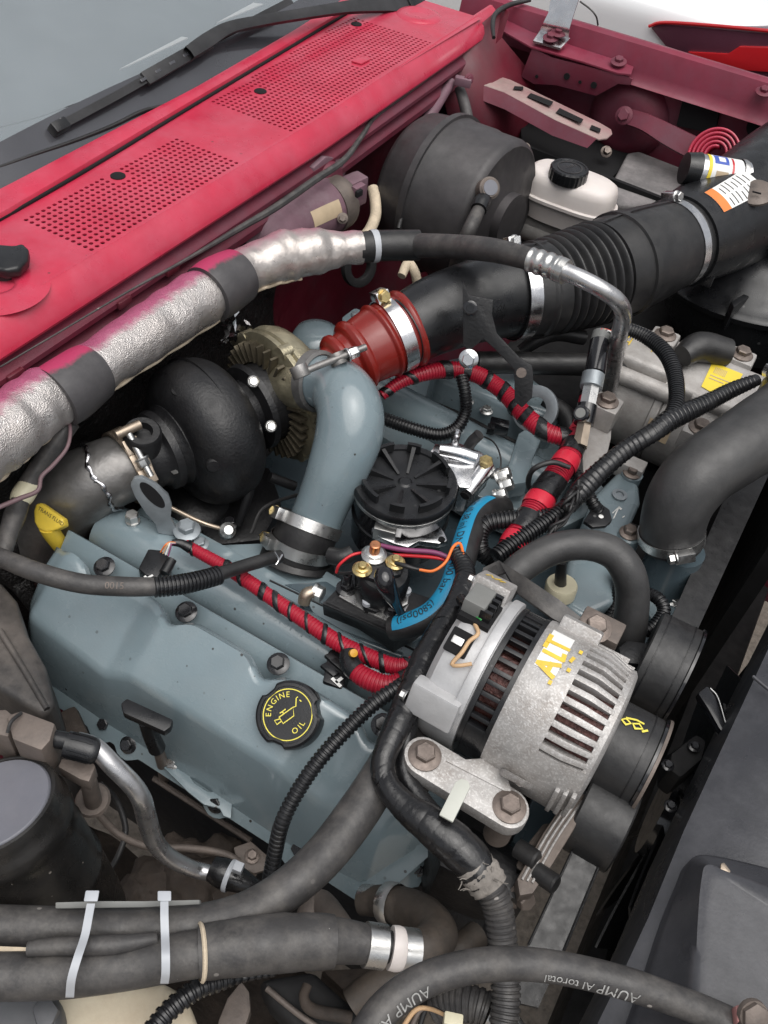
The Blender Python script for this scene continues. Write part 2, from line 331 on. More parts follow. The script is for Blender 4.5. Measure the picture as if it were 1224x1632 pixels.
def patch(path, u0, u1, a0, a1, scale=1.02, add=0.0, nu=None, na=12, th=0.0008):
    """a strip lying on a tube between two angles"""
    nu = nu or max(2, int(path.m * (u1 - u0)) + 2); v = []
    for i in range(nu):
        p, T, N, B, r = path.at(u0 + (u1 - u0) * i / (nu - 1))
        for j in range(na):
            a = a0 + (a1 - a0) * j / (na - 1); v.append(p + (N * math.cos(a) + B * math.sin(a)) * (r * scale + add))
    k = len(v); f = grid_faces(nu, na, False)
    return G(v, f)
def basis(axis, ref=None):
    a = Vector(axis).normalized(); ref = Vector(ref) if ref is not None else (ZA if abs(a.z) < 0.9 else XA)
    x = (ref - a * ref.dot(a)).normalized(); return x, a.cross(x), a
def lathe(prof, org, axis, n=32, ref=None, a0=0.0, a1=2 * PI, rad=None):
    """prof: (radius, height along axis)"""
    x, y, a = basis(axis, ref); org = Vector(org); v = []; full = abs(a1 - a0 - 2 * PI) < 1e-6
    m = n if full else n + 1
    for r, h in prof:
        for j in range(m):
            t = a0 + (a1 - a0) * j / n; q = r * (rad(t) if rad else 1); v.append(org + a * h + (x * math.cos(t) + y * math.sin(t)) * q)
    f = grid_faces(len(prof), m, full)
    if full:
        if prof[0][0] > 1e-6: f.append(tuple(range(m - 1, -1, -1)))
        if prof[-1][0] > 1e-6: f.append(tuple(range((len(prof) - 1) * m, len(prof) * m)))
    return G(v, f)
def ring(prof, org, axis, n=40, ref=None):
    """closed profile swept round an axis"""
    return lathe(list(prof) + [prof[0]], org, axis, n, ref) if False else _ring(prof, org, axis, n, ref)
def _ring(prof, org, axis, n, ref):
    x, y, a = basis(axis, ref); org = Vector(org); v = []; k = len(prof)
    for r, h in prof:
        for j in range(n):
            t = 2 * PI * j / n; v.append(org + a * h + (x * math.cos(t) + y * math.sin(t)) * r)
    f = []
    for i in range(k):
        for j in range(n):
            jj = (j + 1) % n; ii = (i + 1) % k
            f.append((i * n + j, i * n + jj, ii * n + jj, ii * n + j))
    return G(v, f)
def box(c, hx, hy, hz):
    """oriented box: centre and three half-extent vectors"""
    c = Vector(c); v = [c + hx * a + hy * b + hz * d for a in (-1, 1) for b in (-1, 1) for d in (-1, 1)]
    return G(v, [(0, 1, 3, 2), (4, 6, 7, 5), (0, 4, 5, 1), (2, 3, 7, 6), (0, 2, 6, 4), (1, 5, 7, 3)])
def abox(x0, x1, y0, y1, z0, z1):
    return box(((x0 + x1) / 2, (y0 + y1) / 2, (z0 + z1) / 2), XA * (x1 - x0) / 2, YA * (y1 - y0) / 2, ZA * (z1 - z0) / 2)
def prism(pts, ext):
    """closed outline (3D points) pushed along ext"""
    pts = [Vector(p) for p in pts]; n = len(pts); ext = Vector(ext)
    v = pts + [p + ext for p in pts]
    f = [tuple(range(n - 1, -1, -1)), tuple(range(n, 2 * n))] + [(i, (i + 1) % n, n + (i + 1) % n, n + i) for i in range(n)]
    return G(v, f)
def sheet(rows, th=None):
    """rows of points; th: thickness vector"""
    n = len(rows[0]); v = [Vector(p) for r in rows for p in r]; f = grid_faces(len(rows), n, False)
    if th is not None:
        th = Vector(th); k = len(v); v += [p + th for p in v]; m = len(rows)
        f += [tuple(reversed([i + k for i in q])) for q in f]
        edge = list(range(n)) + [i * n + n - 1 for i in range(1, m)] + [(m - 1) * n + j for j in range(n - 2, -1, -1)] + [i * n for i in range(m - 2, 0, -1)]
        f += [(edge[i], edge[i - 1], edge[i - 1] + k, edge[i] + k) for i in range(len(edge))]
    return G(v, f)
def extrude_profile(prof, path_pts):
    """prof: list of Vector offsets; swept without turning along path_pts"""
    return sheet([[Vector(p) + Vector(o) for o in prof] for p in path_pts])
def strokes(lines, fr, w, th=0.0005, seg=1):
    """flat marker strokes: 2D polylines mapped by fr(x, y) -> (point, normal)"""
    g = G()
    for ln in lines:
        pts = [Vector((a, b)) for a, b in ln]
        L, Rr = [], []
        for i, p in enumerate(pts):
            d = (pts[min(i + 1, len(pts) - 1)] - pts[max(i - 1, 0)]).normalized(); q = Vector((-d.y, d.x)) * w / 2
            if i == 0: p = p - d * w * 0.3
            if i == len(pts) - 1: p = p + d * w * 0.3
            L.append(fr(p.x + q.x, p.y + q.y, th)); Rr.append(fr(p.x - q.x, p.y - q.y, th))
        k = len(g.v); n = len(pts); g.v += L + Rr
        g.f += [(k + i, k + n + i, k + n + i + 1, k + i + 1) for i in range(n - 1)]
    return g
_TX = {}
def text2d(s):
    """glyph outlines of a word as flat (x, y) vertices and faces, cap height about 0.7, baseline 0"""
    if s not in _TX:
        cu = bpy.data.curves.new('lettering', 'FONT'); cu.body = s; cu.size = 1.0; cu.resolution_u = 3
        o = bpy.data.objects.new('lettering', cu); COL.objects.link(o)
        dg = bpy.context.evaluated_depsgraph_get(); me = bpy.data.meshes.new_from_object(o.evaluated_get(dg))
        _TX[s] = ([(p.co.x, p.co.y) for p in me.vertices], [tuple(p.vertices) for p in me.polygons])
        bpy.data.objects.remove(o); bpy.data.meshes.remove(me); bpy.data.curves.remove(cu)
    return _TX[s]
def text_on(s, fr, th=0.0005):
    v, f = text2d(s); return G([fr(x, y, th) for x, y in v], list(f))
def plane_frame(o, right, up, size):
    o = Vector(o); r = Vector(right).normalized() * size; u = Vector(up).normalized() * size; n = Vector(right).cross(Vector(up)).normalized()
    return lambda x, y, th=0.0005: o + r * x + u * y + n * th
def tube_frame(path, u, ang, size, flip=1, rot=0.0):
    """letters running along a tube starting at u, standing across it"""
    def fr(x, y, th=0.0004):
        p, T, N, B, r = path.at(u + flip * x * size / path.length); a = ang - flip * y * size / r
        return p + (N * math.cos(a) + B * math.sin(a)) * (r + th)
    return fr

# ---------------------------------------------------------------- objects
def link(name, g, m, parent=None, smooth=38, bevel=0.0, bseg=2):
    me = bpy.data.meshes.new(name); me.from_pydata([tuple(p) for p in g.v], [], g.f)
    bm = bmesh.new(); bm.from_mesh(me)
    if bevel > 0:
        bmesh.ops.remove_doubles(bm, verts=bm.verts, dist=1e-6)
        ed = [e for e in bm.edges if len(e.link_faces) == 2 and e.calc_face_angle(0) > math.radians(28)]
        bmesh.ops.bevel(bm, geom=ed, offset=bevel, segments=bseg, affect='EDGES', profile=0.6, clamp_overlap=True)
    bmesh.ops.recalc_face_normals(bm, faces=bm.faces)
    bm.to_mesh(me); bm.free()
    for p in me.polygons: p.use_smooth = True
    me.set_sharp_from_angle(angle=math.radians(smooth))
    me.materials.append(MATS[m])
    o = bpy.data.objects.new(name, me); COL.objects.link(o)
    if parent is not None:
        o.parent = parent; o.matrix_parent_inverse = parent.matrix_world.inverted()
    return o
def thing(name, label, cat, loc=(0, 0, 0), group=None):
    o = bpy.data.objects.new(name, None); COL.objects.link(o); o.empty_display_size = 0.02
    o.matrix_world = Matrix.Translation(Vector(loc)); o['label'] = label; o['category'] = cat
    if group: o['group'] = group
    return o
def tag(o, label, cat, group=None):
    o['label'] = label; o['category'] = cat
    if group: o['group'] = group
    return o
def struct(name, g, m, **k):
    o = link(name, g, m, **k); o['kind'] = 'structure'; return o
def hexbolt(pos, nrm, r, h=None, flange=1.5, washer=0.0, ref=None):
    """flanged hexagon head standing on pos"""
    h = h or r * 1.1; g = G()
    x, y, a = basis(nrm, ref)
    if flange: g.add(lathe([(r * flange, 0), (r * flange, r * 0.18), (r * 1.05, r * 0.42)], pos, nrm, 20, ref))
    g.add(lathe([(r, 0.0), (r, h * 0.9), (r * 0.86, h), (0.0001, h)], pos, nrm, 6, ref))
    return g
def bolt(parent, pos, nrm, r, m='bolt_rust', name='bolt', **k):
    return link(name, hexbolt(Vector(pos), nrm, r, **k), m, parent, smooth=30, bevel=0)
def clamp(parent, path, u, width, scale=1.03, screw=0.6, m='zinc', name='hose_clamp', rscrew=0.0045, screwmat='zinc'):
    """worm-drive clamp: band, housing, screw"""
    hw = width / 2 / path.length
    v = []; n = 40
    p, T, N, B, r = path.at(u); r0 = r * scale
    g = _ring([(r0, -width / 2), (r0 + 0.0012, -width / 2), (r0 + 0.0012, width / 2), (r0, width / 2)], p, T, n, N)
    c = link(name, g, m, parent)
    d = (N * math.cos(screw) + B * math.sin(screw)); t = T.cross(d).normalized(); q = p + d * (r0 + rscrew * 0.9)
    link('screw_housing', box(q, t * rscrew * 2.0, T * width * 0.5, d * rscrew * 1.0), m, c, bevel=0.0015)
    link('screw', hexbolt(q + t * rscrew * 1.6, t, rscrew * 1.15, h=rscrew * 1.6, flange=1.25), screwmat, c, smooth=30)
    return c
def hose(name, label, pts, m='dusty_rubber', cat='hose', n=22, wig=0.0, group=None, step=None, **k):
    p = Path(pts, step=step); o = link(name, tube(p, n, wig=wig, **k), m, smooth=60); tag(o, label, cat, group); return o, p
def wire(parent, name, pts, m, n=8):
    p = Path(pts); return link(name, tube(p, n), m, parent, smooth=70)

# ================================================================ ground and neighbouring car
struct('ground', sheet([[(-40, -40, -0.95), (-40, 60, -0.95)], [(40, -40, -0.95), (40, 60, -0.95)]]), 'gravel')
car = thing('parked_car', 'white parked car beyond the red fender with a red tail lamp', 'car', (-0.6, 3.2, -0.95))
link('body', abox(-2.6, 1.6, 2.41, 4.1, -0.6, 0.215), 'white_car_paint', car, bevel=0.07, bseg=8)
link('bumper', abox(-2.4, 1.4, 2.36, 2.6, -0.7, -0.12), 'white_car_paint', car, bevel=0.06, bseg=5)
for xw in (-1.9, 0.9):
    w = link('wheel', lathe([(0.02, 0.0), (0.16, 0.0), (0.18, 0.02), (0.30, 0.02), (0.34, 0.06), (0.34, 0.2), (0.1, 0.22)], (xw, 2.50, -0.61), (0, 1, 0), 36), 'black_rubber', car)
    link('rim', lathe([(0.02, -0.012), (0.17, -0.01), (0.18, 0.01)], (xw, 2.50, -0.61), (0, 1, 0), 30), 'bright_metal', w)
def on_y(pts, y): return [UY(a, b, y) for a, b in pts]
tl = link('tail_lamp', prism(on_y([(1036, 44), (1042, 38), (1060, 37), (1224, 50), (1262, 56), (1262, 150), (1224, 128), (1150, 105), (1060, 74)], 2.40), (0, 0.06, 0)), 'tail_dark', car, bevel=0.006)
link('red_reflector', prism(on_y([(1095, 83), (1160, 86), (1178, 74), (1262, 76), (1262, 118), (1180, 112), (1150, 106), (1120, 95)], 2.39), (0, 0.012, 0)), 'tail_lens', tl, bevel=0.003)
link('chrome_strip', tube(Path([(*UY(1034, 42, 2.397), 0.004), (*UY(1060, 36, 2.397), 0.004), (*UY(1150, 42, 2.397), 0.004), (*UY(1262, 53, 2.397), 0.004)], world=True), 8), 'tail_lens', tl)

# ================================================================ the truck: cowl, firewall, windscreen, fender
truck = thing('pickup_truck_body', 'faded red truck cowl, firewall and inner fender round the open engine bay', 'truck', (-0.8, 1.0, -0.95))
def groove_x(y): return -0.900 - 0.076 * max(0, y - 0.68)
ZC = 0.2635
# perforated cowl plate: square cells, each vent cell with an eight-sided hole
c = 0.0100; v, f = [], []
idx = {}
def vid(p):
    k = (round(p[0] * 1e5), round(p[1] * 1e5), round(p[2] * 1e5))
    if k not in idx: idx[k] = len(v); v.append(p)
    return idx[k]
big_holes = [U(188, 281, ZC), U(415, 146, ZC), U(568, 39, ZC)]
ridge = [U(575, 98, ZC)]
ny0, ny1 = 20, 182
for iy in range(ny0, ny1):
    y0 = iy * c
    for ix in range(0, 24):
        x1 = -0.7650 - ix * c; x0 = x1 - c
        cy, cx = y0 + c / 2, x1 - c / 2
        vent = ((0.705 < cy < 1.015 and ix < 12) or (1.142 < cy < 1.628)) and cx > groove_x(cy) + 0.014
        if any((cx - p.x) ** 2 + (cy - p.y) ** 2 < 0.017 ** 2 for p in big_holes): vent = False
        if any(abs(cx - p.x) < 0.014 and abs(cy - p.y) < 0.020 for p in ridge): vent = False
        if not vent:
            f.append((vid((x0, y0, ZC)), vid((x1, y0, ZC)), vid((x1, y0 + c, ZC)), vid((x0, y0 + c, ZC)))); continue
        sq = []
        for dx, dy in ((1, 0), (1, 1), (0, 1), (-1, 1), (-1, 0), (-1, -1), (0, -1), (1, -1)): sq.append((cx + dx * c / 2, cy + dy * c / 2))
        rr = 0.0031
        for k in range(8):
            a0, a1 = k * PI / 4, (k + 1) * PI / 4; q0, q1 = sq[k], sq[(k + 1) % 8]
            h0 = (cx + rr * math.cos(a0), cy + rr * math.sin(a0)); h1 = (cx + rr * math.cos(a1), cy + rr * math.sin(a1))
            f.append((vid((*q0, ZC)), vid((*q1, ZC)), vid((*h1, ZC)), vid((*h0, ZC))))
            f.append((vid((*h0, ZC)), vid((*h1, ZC)), vid((*h1, ZC - 0.002)), vid((*h0, ZC - 0.002))))
cow = link('cowl_panel', G([Vector(p) for p in v], f), 'red_paint', truck, smooth=30)
link('cowl_chamber', abox(-1.02, -0.80, 0.2, 1.8, 0.10, ZC - 0.012), 'vent_black', truck)
for p in big_holes: link('dark_hole_disc', lathe([(0.0105, 0.0), (0.0105, 0.0012), (0.009, 0.0022), (0.0001, 0.0024)], p, ZA, 20), 'vent_black', cow)  # black discs standing in for the dark of large open holes
p = ridge[0]; link('vent_tab', prism([p + VV(-.010, -.017, 0.0005), p + VV(.010, -.015, 0.0005), p + VV(.011, .015, 0.0005), p + VV(-.008, .017, 0.0005)], (0, 0, 0.003)), 'red_paint', cow, bevel=0.001)
# rear strip that carries the windscreen seal: overlaps the plate with a shadow gap
def ws_x(y): return -0.945 - 0.024 * max(0, y - 0.72) - 0.10 * max(0, y - 1.3)
rows = []
ys = [0.2 + 0.05 * i for i in range(33)]
for t, dz in ((0, 0.004), (0.06, 0.009), (0.5, 0.013), (0.92, 0.013), (1.0, 0.008)):
    rows.append([(groove_x(y) + (min(ws_x(y), groove_x(y) - 0.02) - groove_x(y)) * t, y, ZC + dz) for y in ys])
link('cowl_rear_strip', sheet(rows, (0, 0, -0.002)), 'red_paint', truck)
# cowl nose, gutter and firewall: one pressed profile along the truck's width
nose_p = [(-.765, .2635), (-.7645, .2650), (-.7590, .2652), (-.7575, .2635), (-.752, .2600), (-.741, .2490), (-.7335, .2380), (-.7315, .2310), (-.7335, .2265), (-.742, .2250)]
gut_p = [(-.742, .2250), (-.7425, .2150), (-.731, .2110), (-.7275, .2075), (-.7275, .2010), (-.7310, .1985), (-.7400, .1970), (-.7405, .1880), (-.7290, .1840), (-.7255, .1800), (-.7255, .1700), (-.7300, .1660)]
fw_p = [(-.7300, .1660), (-.7450, .1640), (-.7700, .1500), (-.7800, .10), (-.7850, -.10), (-.7600, -.25), (-.7000, -.40), (-.6600, -.60)]
def press(pr, wav):
    rr = []
    for i in range(60):
        y = 0.20 + i * (1.90 - 0.20) / 59; w = wav * math.sin(y * 9); far = .03 * max(0, y - 1.2)
        rr.append([Vector((a + w * .5 - far, y, b + w * .6)) for a, b in pr])
    return sheet(rr)
nose, fw = press(nose_p, 0), press(fw_p, .004)
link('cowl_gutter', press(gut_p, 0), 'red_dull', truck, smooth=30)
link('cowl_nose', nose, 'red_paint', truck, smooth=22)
link('groove_dark_strip', tube(Path([(groove_x(y) + .0015, y, ZC + .0022, .0026) for y in (.2, .5, .8, 1.1, 1.4, 1.7)], world=True), 8), 'vent_black', truck)  # black strip painting the dark of the groove gap
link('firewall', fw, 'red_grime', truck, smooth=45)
for y in (0.52, 0.705, 0.80):
    link('spot_weld_tab', abox(-.729, -.7225, y - .012, y + .012, .199, .209), 'red_grime', truck, bevel=0.002)
link('seam_sealer', tube(Path([(0, 585, .222, 1.5), (90, 532, .222, 1.5), (200, 467, .220, 1.8), (300, 412, .218, 3), (380, 365, .216, 5), (440, 330, .214, 6), (500, 288, .216, 6), (548, 255, .216, 5), (578, 215, .215, 4), (600, 185, .216, 3), (660, 140, .22, 3), (735, 84, .22, 3)], step=0.01), 8), 'dusty_rubber', truck)
# windscreen
WB = Vector((-0.952, 0.9, 0.272)); WA = math.radians(40); WN = Vector((math.sin(WA), 0, math.cos(WA)))
rows = []; fr_rows = []
for i in range(25):
    y = 0.0 + i * 2.0 / 24; b = Vector((ws_x(y) - 0.004, y, 0.268))
    rows.append([b + Vector((-math.cos(WA), 0, math.sin(WA))) * s - Vector((0.05, 0, 0.0)) * (s * 0.2) for s in (0.0, 0.2, 0.5, 1.0)])
    fr_rows.append([b + Vector((-math.cos(WA), 0, math.sin(WA))) * s + WN * 0.002 for s in (-0.004, 0.025, 0.05 - 0.008 * math.sin(i * 0.4))])
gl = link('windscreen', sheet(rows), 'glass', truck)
link('frit_band', sheet(fr_rows), 'frit', gl)
dsh = link('dashboard', sheet([[VV(-1.0 + dx - .03 * max(0, y - .7), y, z) for y in [.0 + .1 * i for i in range(21)]] for dx, z in ((.02, .22), (-.15, .26), (-.32, .275), (-.55, .28), (-.8, .24))]), 'dash_grey', truck, smooth=60)
for pts in (((190, 112), (206, 106), (300, 62), (290, 60)), ((345, 38), (356, 34), (420, 8), (404, 6))):
    link('dash_paper', prism([UPL(a, b, VV(-1.15, 1.0, .275), VV(.02, 0, 1).normalized()) for a, b in pts], (0, 0, .002)), 'white_label', dsh)
def onglass(px, py, off=0.0): return UPL(px, py, Vector((ws_x(1.0) - 0.004, 0.9, 0.268)) + WN * off, WN)
def gpath(pts, off=0.0, **k):
    q = []
    for a, b, r in pts:
        p = onglass(a, b, off); q.append((p.x, p.y, p.z, r * mpp(p)))
    return Path(q, world=True, **k)
link('lower_seal', tube(gpath([(-20, 272, 2.5), (0, 266, 3), (50, 248, 3), (120, 224, 3), (180, 200, 3), (225, 178, 3), (262, 168, 2.5)], 0.004), 8), 'black_rubber', gl)
link('glass_line', tube(gpath([(-20, 208, 1.2), (0, 203, 1.2), (60, 187, 1.3), (120, 166, 1.3), (185, 143, 1.2)], 0.0), 6), 'black_rubber', gl)  # thin dark line laid along the glass
wp = thing('windscreen_wiper', 'long black windscreen wiper lying across the truck glass above the cowl', 'wiper', onglass(640, 15))
blade = gpath([(92, 206, 6), (130, 186, 6), (200, 148, 6), (300, 90, 7), (380, 48, 7), (460, 6, 6)], 0.006)
bl = link('blade', sheet([[a + WN * 0.010 + d * 0.006, a + WN * 0.010 - d * 0.006, a - d * 0.002 - WN * 0.003, a + d * 0.002 - WN * 0.003, a + WN * 0.010 + d * 0.006] for a, d in ((p, T.cross(WN).normalized()) for p, T in zip(blade.P, blade.T))]), 'wiper_black', wp)
link('blade_tip', box(blade.P[0] + WN * 0.006, blade.T[0] * 0.014, WN * 0.008, blade.T[0].cross(WN) * 0.008), 'black_plastic', wp, bevel=0.003)
for k, u in enumerate((0.30, 0.36, 0.42, 0.48, 0.60, 0.66, 0.72)):
    q, T, N, B, r = blade.at(u); link('bridge_slot', box(q + WN * 0.0125, T * 0.0065, WN * 0.0012, T.cross(WN) * 0.0022), 'frit', bl, bevel=0.0005)
link('bridge', box(blade.at(0.45)[0] + WN * 0.0095, blade.at(0.45)[1] * 0.085, WN * 0.0035, blade.at(0.45)[1].cross(WN) * 0.011), 'wiper_black', wp, bevel=0.003)
arm = gpath([(300, 86, 10), (330, 66, 11), (365, 46, 9), (420, 34, 8), (480, 24, 8), (545, 14, 9), (600, 8, 13), (640, 6, 15), (664, 4, 14)], 0.022)
ag = G(); 
ag = sheet([[p + WN * 0.006 - d * r, p + WN * 0.008, p + WN * 0.006 + d * r, p - WN * 0.004 + d * r * .9, p - WN * 0.004 - d * r * .9, p + WN * 0.006 - d * r] for p, d, r in ((p, T.cross(WN).normalized(), r) for p, T, r in zip(arm.P, arm.T, arm.R))])
link('arm', ag, 'wiper_black', wp, smooth=30)
q = arm.at(1.0); link('pivot_cap', box(q[0] - q[1] * 0.012, q[1] * 0.028, WN * 0.012, q[1].cross(WN) * 0.018), 'black_plastic', wp, bevel=0.005)
w2 = thing('wiper_pivot', 'black wiper arm pivot end on a red bulge at the near cowl corner', 'wiper', U(15, 425, 0.265))
link('arm_end', prism([U(a, b, 0.285) for a, b in ((-40, 392), (0, 388), (22, 390), (36, 386), (46, 396), (44, 412), (30, 426), (8, 430), (-10, 426), (-40, 432))], (0, 0, -0.014)), 'black_plastic', w2, bevel=0.006, bseg=4)
link('pivot_post', lathe([(0.014, 0), (0.012, 0.010)], U(8, 440, 0.262), ZA, 20), 'black_plastic', w2)
link('pivot_bulge', lathe([(0.060, -0.0004), (0.050, 0.0012), (0.038, 0.0035), (0.026, 0.0045), (0.020, 0.003), (0.017, -0.006)], U(-4, 455, 0.2637), ZA, 48), 'red_paint', truck, smooth=80)
link('pivot_bulge', lathe([(0.05, -0.001), (0.042, 0.004), (0.03, 0.006), (0.016, 0.000)], U(668, 25, 0.2625), ZA, 40), 'red_paint', truck, smooth=70)

# driver's side fender rail and apron, all running fore and aft
FY = 1.925
def rail(prof, x0, x1, n=24):
    return sheet([[Vector((x0 + (x1 - x0) * i / (n - 1), a, b)) for a, b in prof] for i in range(n)])
link('fender_rail', rail([(FY + .06, .235), (FY + .045, .262), (FY + .012, .270), (FY, .266), (FY - .006, .250), (FY - .012, .222), (FY - .016, .205), (FY - .026, .199)], -.86, 0.6), 'red_faded', truck, smooth=50)
link('fender_flange', sheet([[UY(a, b, FY - .012) for a, b in ((800, 28), (846, 50), (930, 78), (985, 96), (1010, 106))], [UY(a, b, FY - .060) for a, b in ((800, 48), (846, 74), (930, 98), (985, 116), (1006, 118))]], (0, 0, -.004)), 'red_faded', truck, bevel=0.001)
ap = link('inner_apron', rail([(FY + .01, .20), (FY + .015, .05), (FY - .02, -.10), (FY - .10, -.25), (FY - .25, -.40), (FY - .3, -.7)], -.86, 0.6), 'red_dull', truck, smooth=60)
yb = FY - .058
br = link('support_bracket', prism(on_y([(848, 76), (880, 92), (1000, 122), (1008, 126), (1004, 136), (985, 134), (950, 153), (886, 136), (850, 134), (830, 122)], yb), (0, 0.004, 0)), 'red_dull', truck, bevel=0.001)
for a, b, r1, r2 in ((855, 122, 2.5, 2.5), (903, 122, 5, 7), (924, 131, 2.5, 2.5), (946, 136, 5, 8)):
    q = UY(a, b, yb - 0.0035); s = mpp(q)
    link('slot', lathe([(0.0001, 0), (r1 * s, 0), (r1 * s, 0.002)], q, (0, 1, 0), 16), 'vent_black', br)
q = UY(868, 70, FY - .06)
ant = link('strap_bracket', prism([UY(849, 68, FY - .058), UY(860, 52, FY - .03), UY(908, 64, FY - .03), UY(893, 80, FY - .058)], (0, 0, 0.004)), 'bright_metal', truck)
link('strap_bracket_rise', sheet([[UY(a, b, FY + q) for a, b, q in r] for r in (
    [(859, 54, -.032), (862, 44, -.040), (866, 36, -.040), (874, 20, -.030), (878, -6, -.02)],
    [(907, 66, -.032), (906, 56, -.040), (908, 44, -.040), (914, 24, -.030), (924, -6, -.02)])], (0, 0.003, 0)), 'bright_metal', truck, smooth=60)
for a, b, q in ((877, 64, -.045), (890, 56, -.035), (985, 102, -.036), (1216, 150, -.02)): bolt(truck, UY(a, b, FY + q) + ZA * .004, (0, -.25, 1), 0.009, 'red_dull', flange=1.8)
# openings and hole in the apron
lin = link('apron_opening', prism(on_y([(1092, 143), (1150, 162), (1138, 214), (1078, 200)], FY - 0.002), (0, 0.02, 0)), 'vent_black', truck)
link('apron_hole', lathe([(0.0001, 0), (0.022, 0), (0.022, 0.012)], UY(1208, 203, FY - 0.006), (0, 1, 0), 24), 'vent_black', truck)
link('apron_boss', lathe([(0.085, -0.005), (0.08, 0.004), (0.06, 0.02), (0.045, 0.024), (0.0001, 0.026)], UY(1000, 190, FY + 0.004), (0, -1, 0), 40), 'red_dull', truck, smooth=70)
for i, w_ in enumerate(((1008, 188, 1046, 200, .020), )):
    pass
arm2 = Path([(*UY(a, b, FY - q), r * .00117) for a, b, q, r in ((1000, 186, .036, 14), (1030, 196, .05, 15), (1070, 218, .065, 18), (1120, 244, .08, 19))], world=True, step=0.01)
stay = thing('hood_hinge_arm', 'dusty red hood hinge arm bolted to the inner fender beside a coil spring', 'hinge', arm2.P[0])
link('arm', sheet([[p + d * r, p + d * r * .9 + VV(0, -.008, .004), p - d * r * .9 + VV(0, -.008, .004), p - d * r, p - d * r * .9 + VV(0, .006, -.004), p + d * r * .9 + VV(0, .006, -.004), p + d * r] for p, d, r in ((p, T.cross(VV(0, -.8, .6)).normalized(), r) for p, T, r in zip(arm2.P, arm2.T, arm2.R))]), 'red_dull', stay)
bolt(stay, arm2.P[1] + VV(-.014, -.010, .004), (0, -1, .5), 0.012, 'red_dull')
# clock spring of the hood hinge: a flat spiral
spc = UY(1140, 248, FY - .10); sx, sy, sa = basis(VV(-.15, -.85, .5), ZA)
spr = []
for i in range(150):
    t = i / 149; a = t * 2 * PI * 4.6; r = 0.016 + 0.036 * t
    spr.append((*(spc + (sx * math.cos(a) + sy * math.sin(a)) * r), 0.0026))
spp = Path(spr, world=True, n=2, step=0.006)
sprg = link('coil_spring', sheet([[p - sa * 0.012, p + sa * 0.012] for p in spp.P], None), 'red_paint', None)
sprg.data.materials.clear(); sprg.data.materials.append(MATS['red_paint'])
md = sprg.modifiers.new('thick', 'SOLIDIFY'); md.thickness = 0.0045; md.offset = 0
tag(sprg, 'flat spiral red hood hinge spring behind the small labelled canister', 'spring')
link_arm = Path([(1185, 262, .13, 12), (1205, 240, .12, 13), (1240, 225, .11, 14)])
hl = thing('hinge_link', 'short red hood hinge link at the fender beside the spiral spring', 'hinge', link_arm.P[0])
link('link_bar', tube(link_arm, 12), 'red_dull', hl, bevel=0); bolt(hl, link_arm.P[0], (0, -.8, .6), .012, 'red_dull')

# slotted brace from the cowl corner out over the brake parts
bz = [.16, .155, .15]
brace = thing('slotted_brace', 'slotted steel brace with worn paint running from cowl corner over the bay', 'brace', U(760, 120, .16))
top = [U(a, b, z) for a, b, z in ((735, 103, .175), (755, 109, .17), (814, 127, .166), (957, 196, .155), (974, 206, .152), (976, 213, .151), (968, 220, .150), (955, 222, .150), (885, 191, .157), (804, 147, .164), (742, 126, .172))]
mat('brace_worn', (0.36, 0.30, 0.27), 0.5, 0.2, 0.2, 20, bump=0.1, bscale=300, dust=0.55, dustcol=(0.42, 0.10, 0.15), dscale=8, dust_up=False)
link('web', prism(top, (0, 0, -0.003)), 'brace_worn', brace, bevel=0.001)
link('side_flange', sheet([[U(a, b, z) for a, b, z in r] for r in (
    [(742, 127, .171), (804, 148, .163), (885, 192, .156), (950, 222, .149)], [(742, 150, .15), (804, 174, .14), (880, 216, .132), (936, 236, .132)])], (0, .003, 0)), 'red_dull', brace)
for pts in (((846, 148), (882, 162), (877, 169), (840, 154)), ((892, 172), (930, 190), (926, 196), (886, 179)), ((820, 137), (834, 138), (834, 143), (818, 142)), ((943, 199), (958, 205), (956, 211), (940, 205))):
    c0 = [U(a, b, .1625 - .0105 * (i > 3)) for i, (a, b) in enumerate(pts)]
    m0 = sum((a for a in pts[0:1]), ())
    zz = .1668 - (pts[0][0] - 820) / 140 * .013
    link('brace_slot', prism([U(a, b, zz) for a, b in pts], (0, 0, -.0005)), 'vent_black', brace)
# dark side of the bay behind the brace
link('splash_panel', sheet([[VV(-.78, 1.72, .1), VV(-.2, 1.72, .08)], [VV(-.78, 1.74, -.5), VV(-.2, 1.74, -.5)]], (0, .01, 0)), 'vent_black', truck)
link('corner_post', sheet([[U(a, b, z) for a, b, z in r] for r in (
    [(690, 92, .20), (740, 60, .24), (800, 10, .27), (812, 20, .27)], [(700, 130, .17), (745, 112, .20), (790, 70, .22), (800, 60, .23)], [(720, 210, .08), (770, 210, .10), (830, 160, .12), (850, 120, .16)], [(740, 300, -.1), (790, 300, -.1), (850, 250, -.02), (860, 200, .03)])], None), 'red_grime', truck, smooth=60)
cable = Path([(845, 0, .28, 3), (812, 8, .275, 4), (790, 22, .27, 4), (785, 40, .26, 4), (787, 60, .25, 3)])
tag(link('hood_cable', tube(cable, 10), 'black_rubber'), 'thin black cable looping over the far cowl corner', 'cable')
tag(link('antenna_wire', tube(Path([(924, 2, .3, 1.5), (940, 14, .29, 1.5), (950, 26, .28, 1.5), (953, 40, .26, 1.5)]), 6), 'black_rubber'), 'thin dark wire arching beside the shiny strap bracket', 'wire')

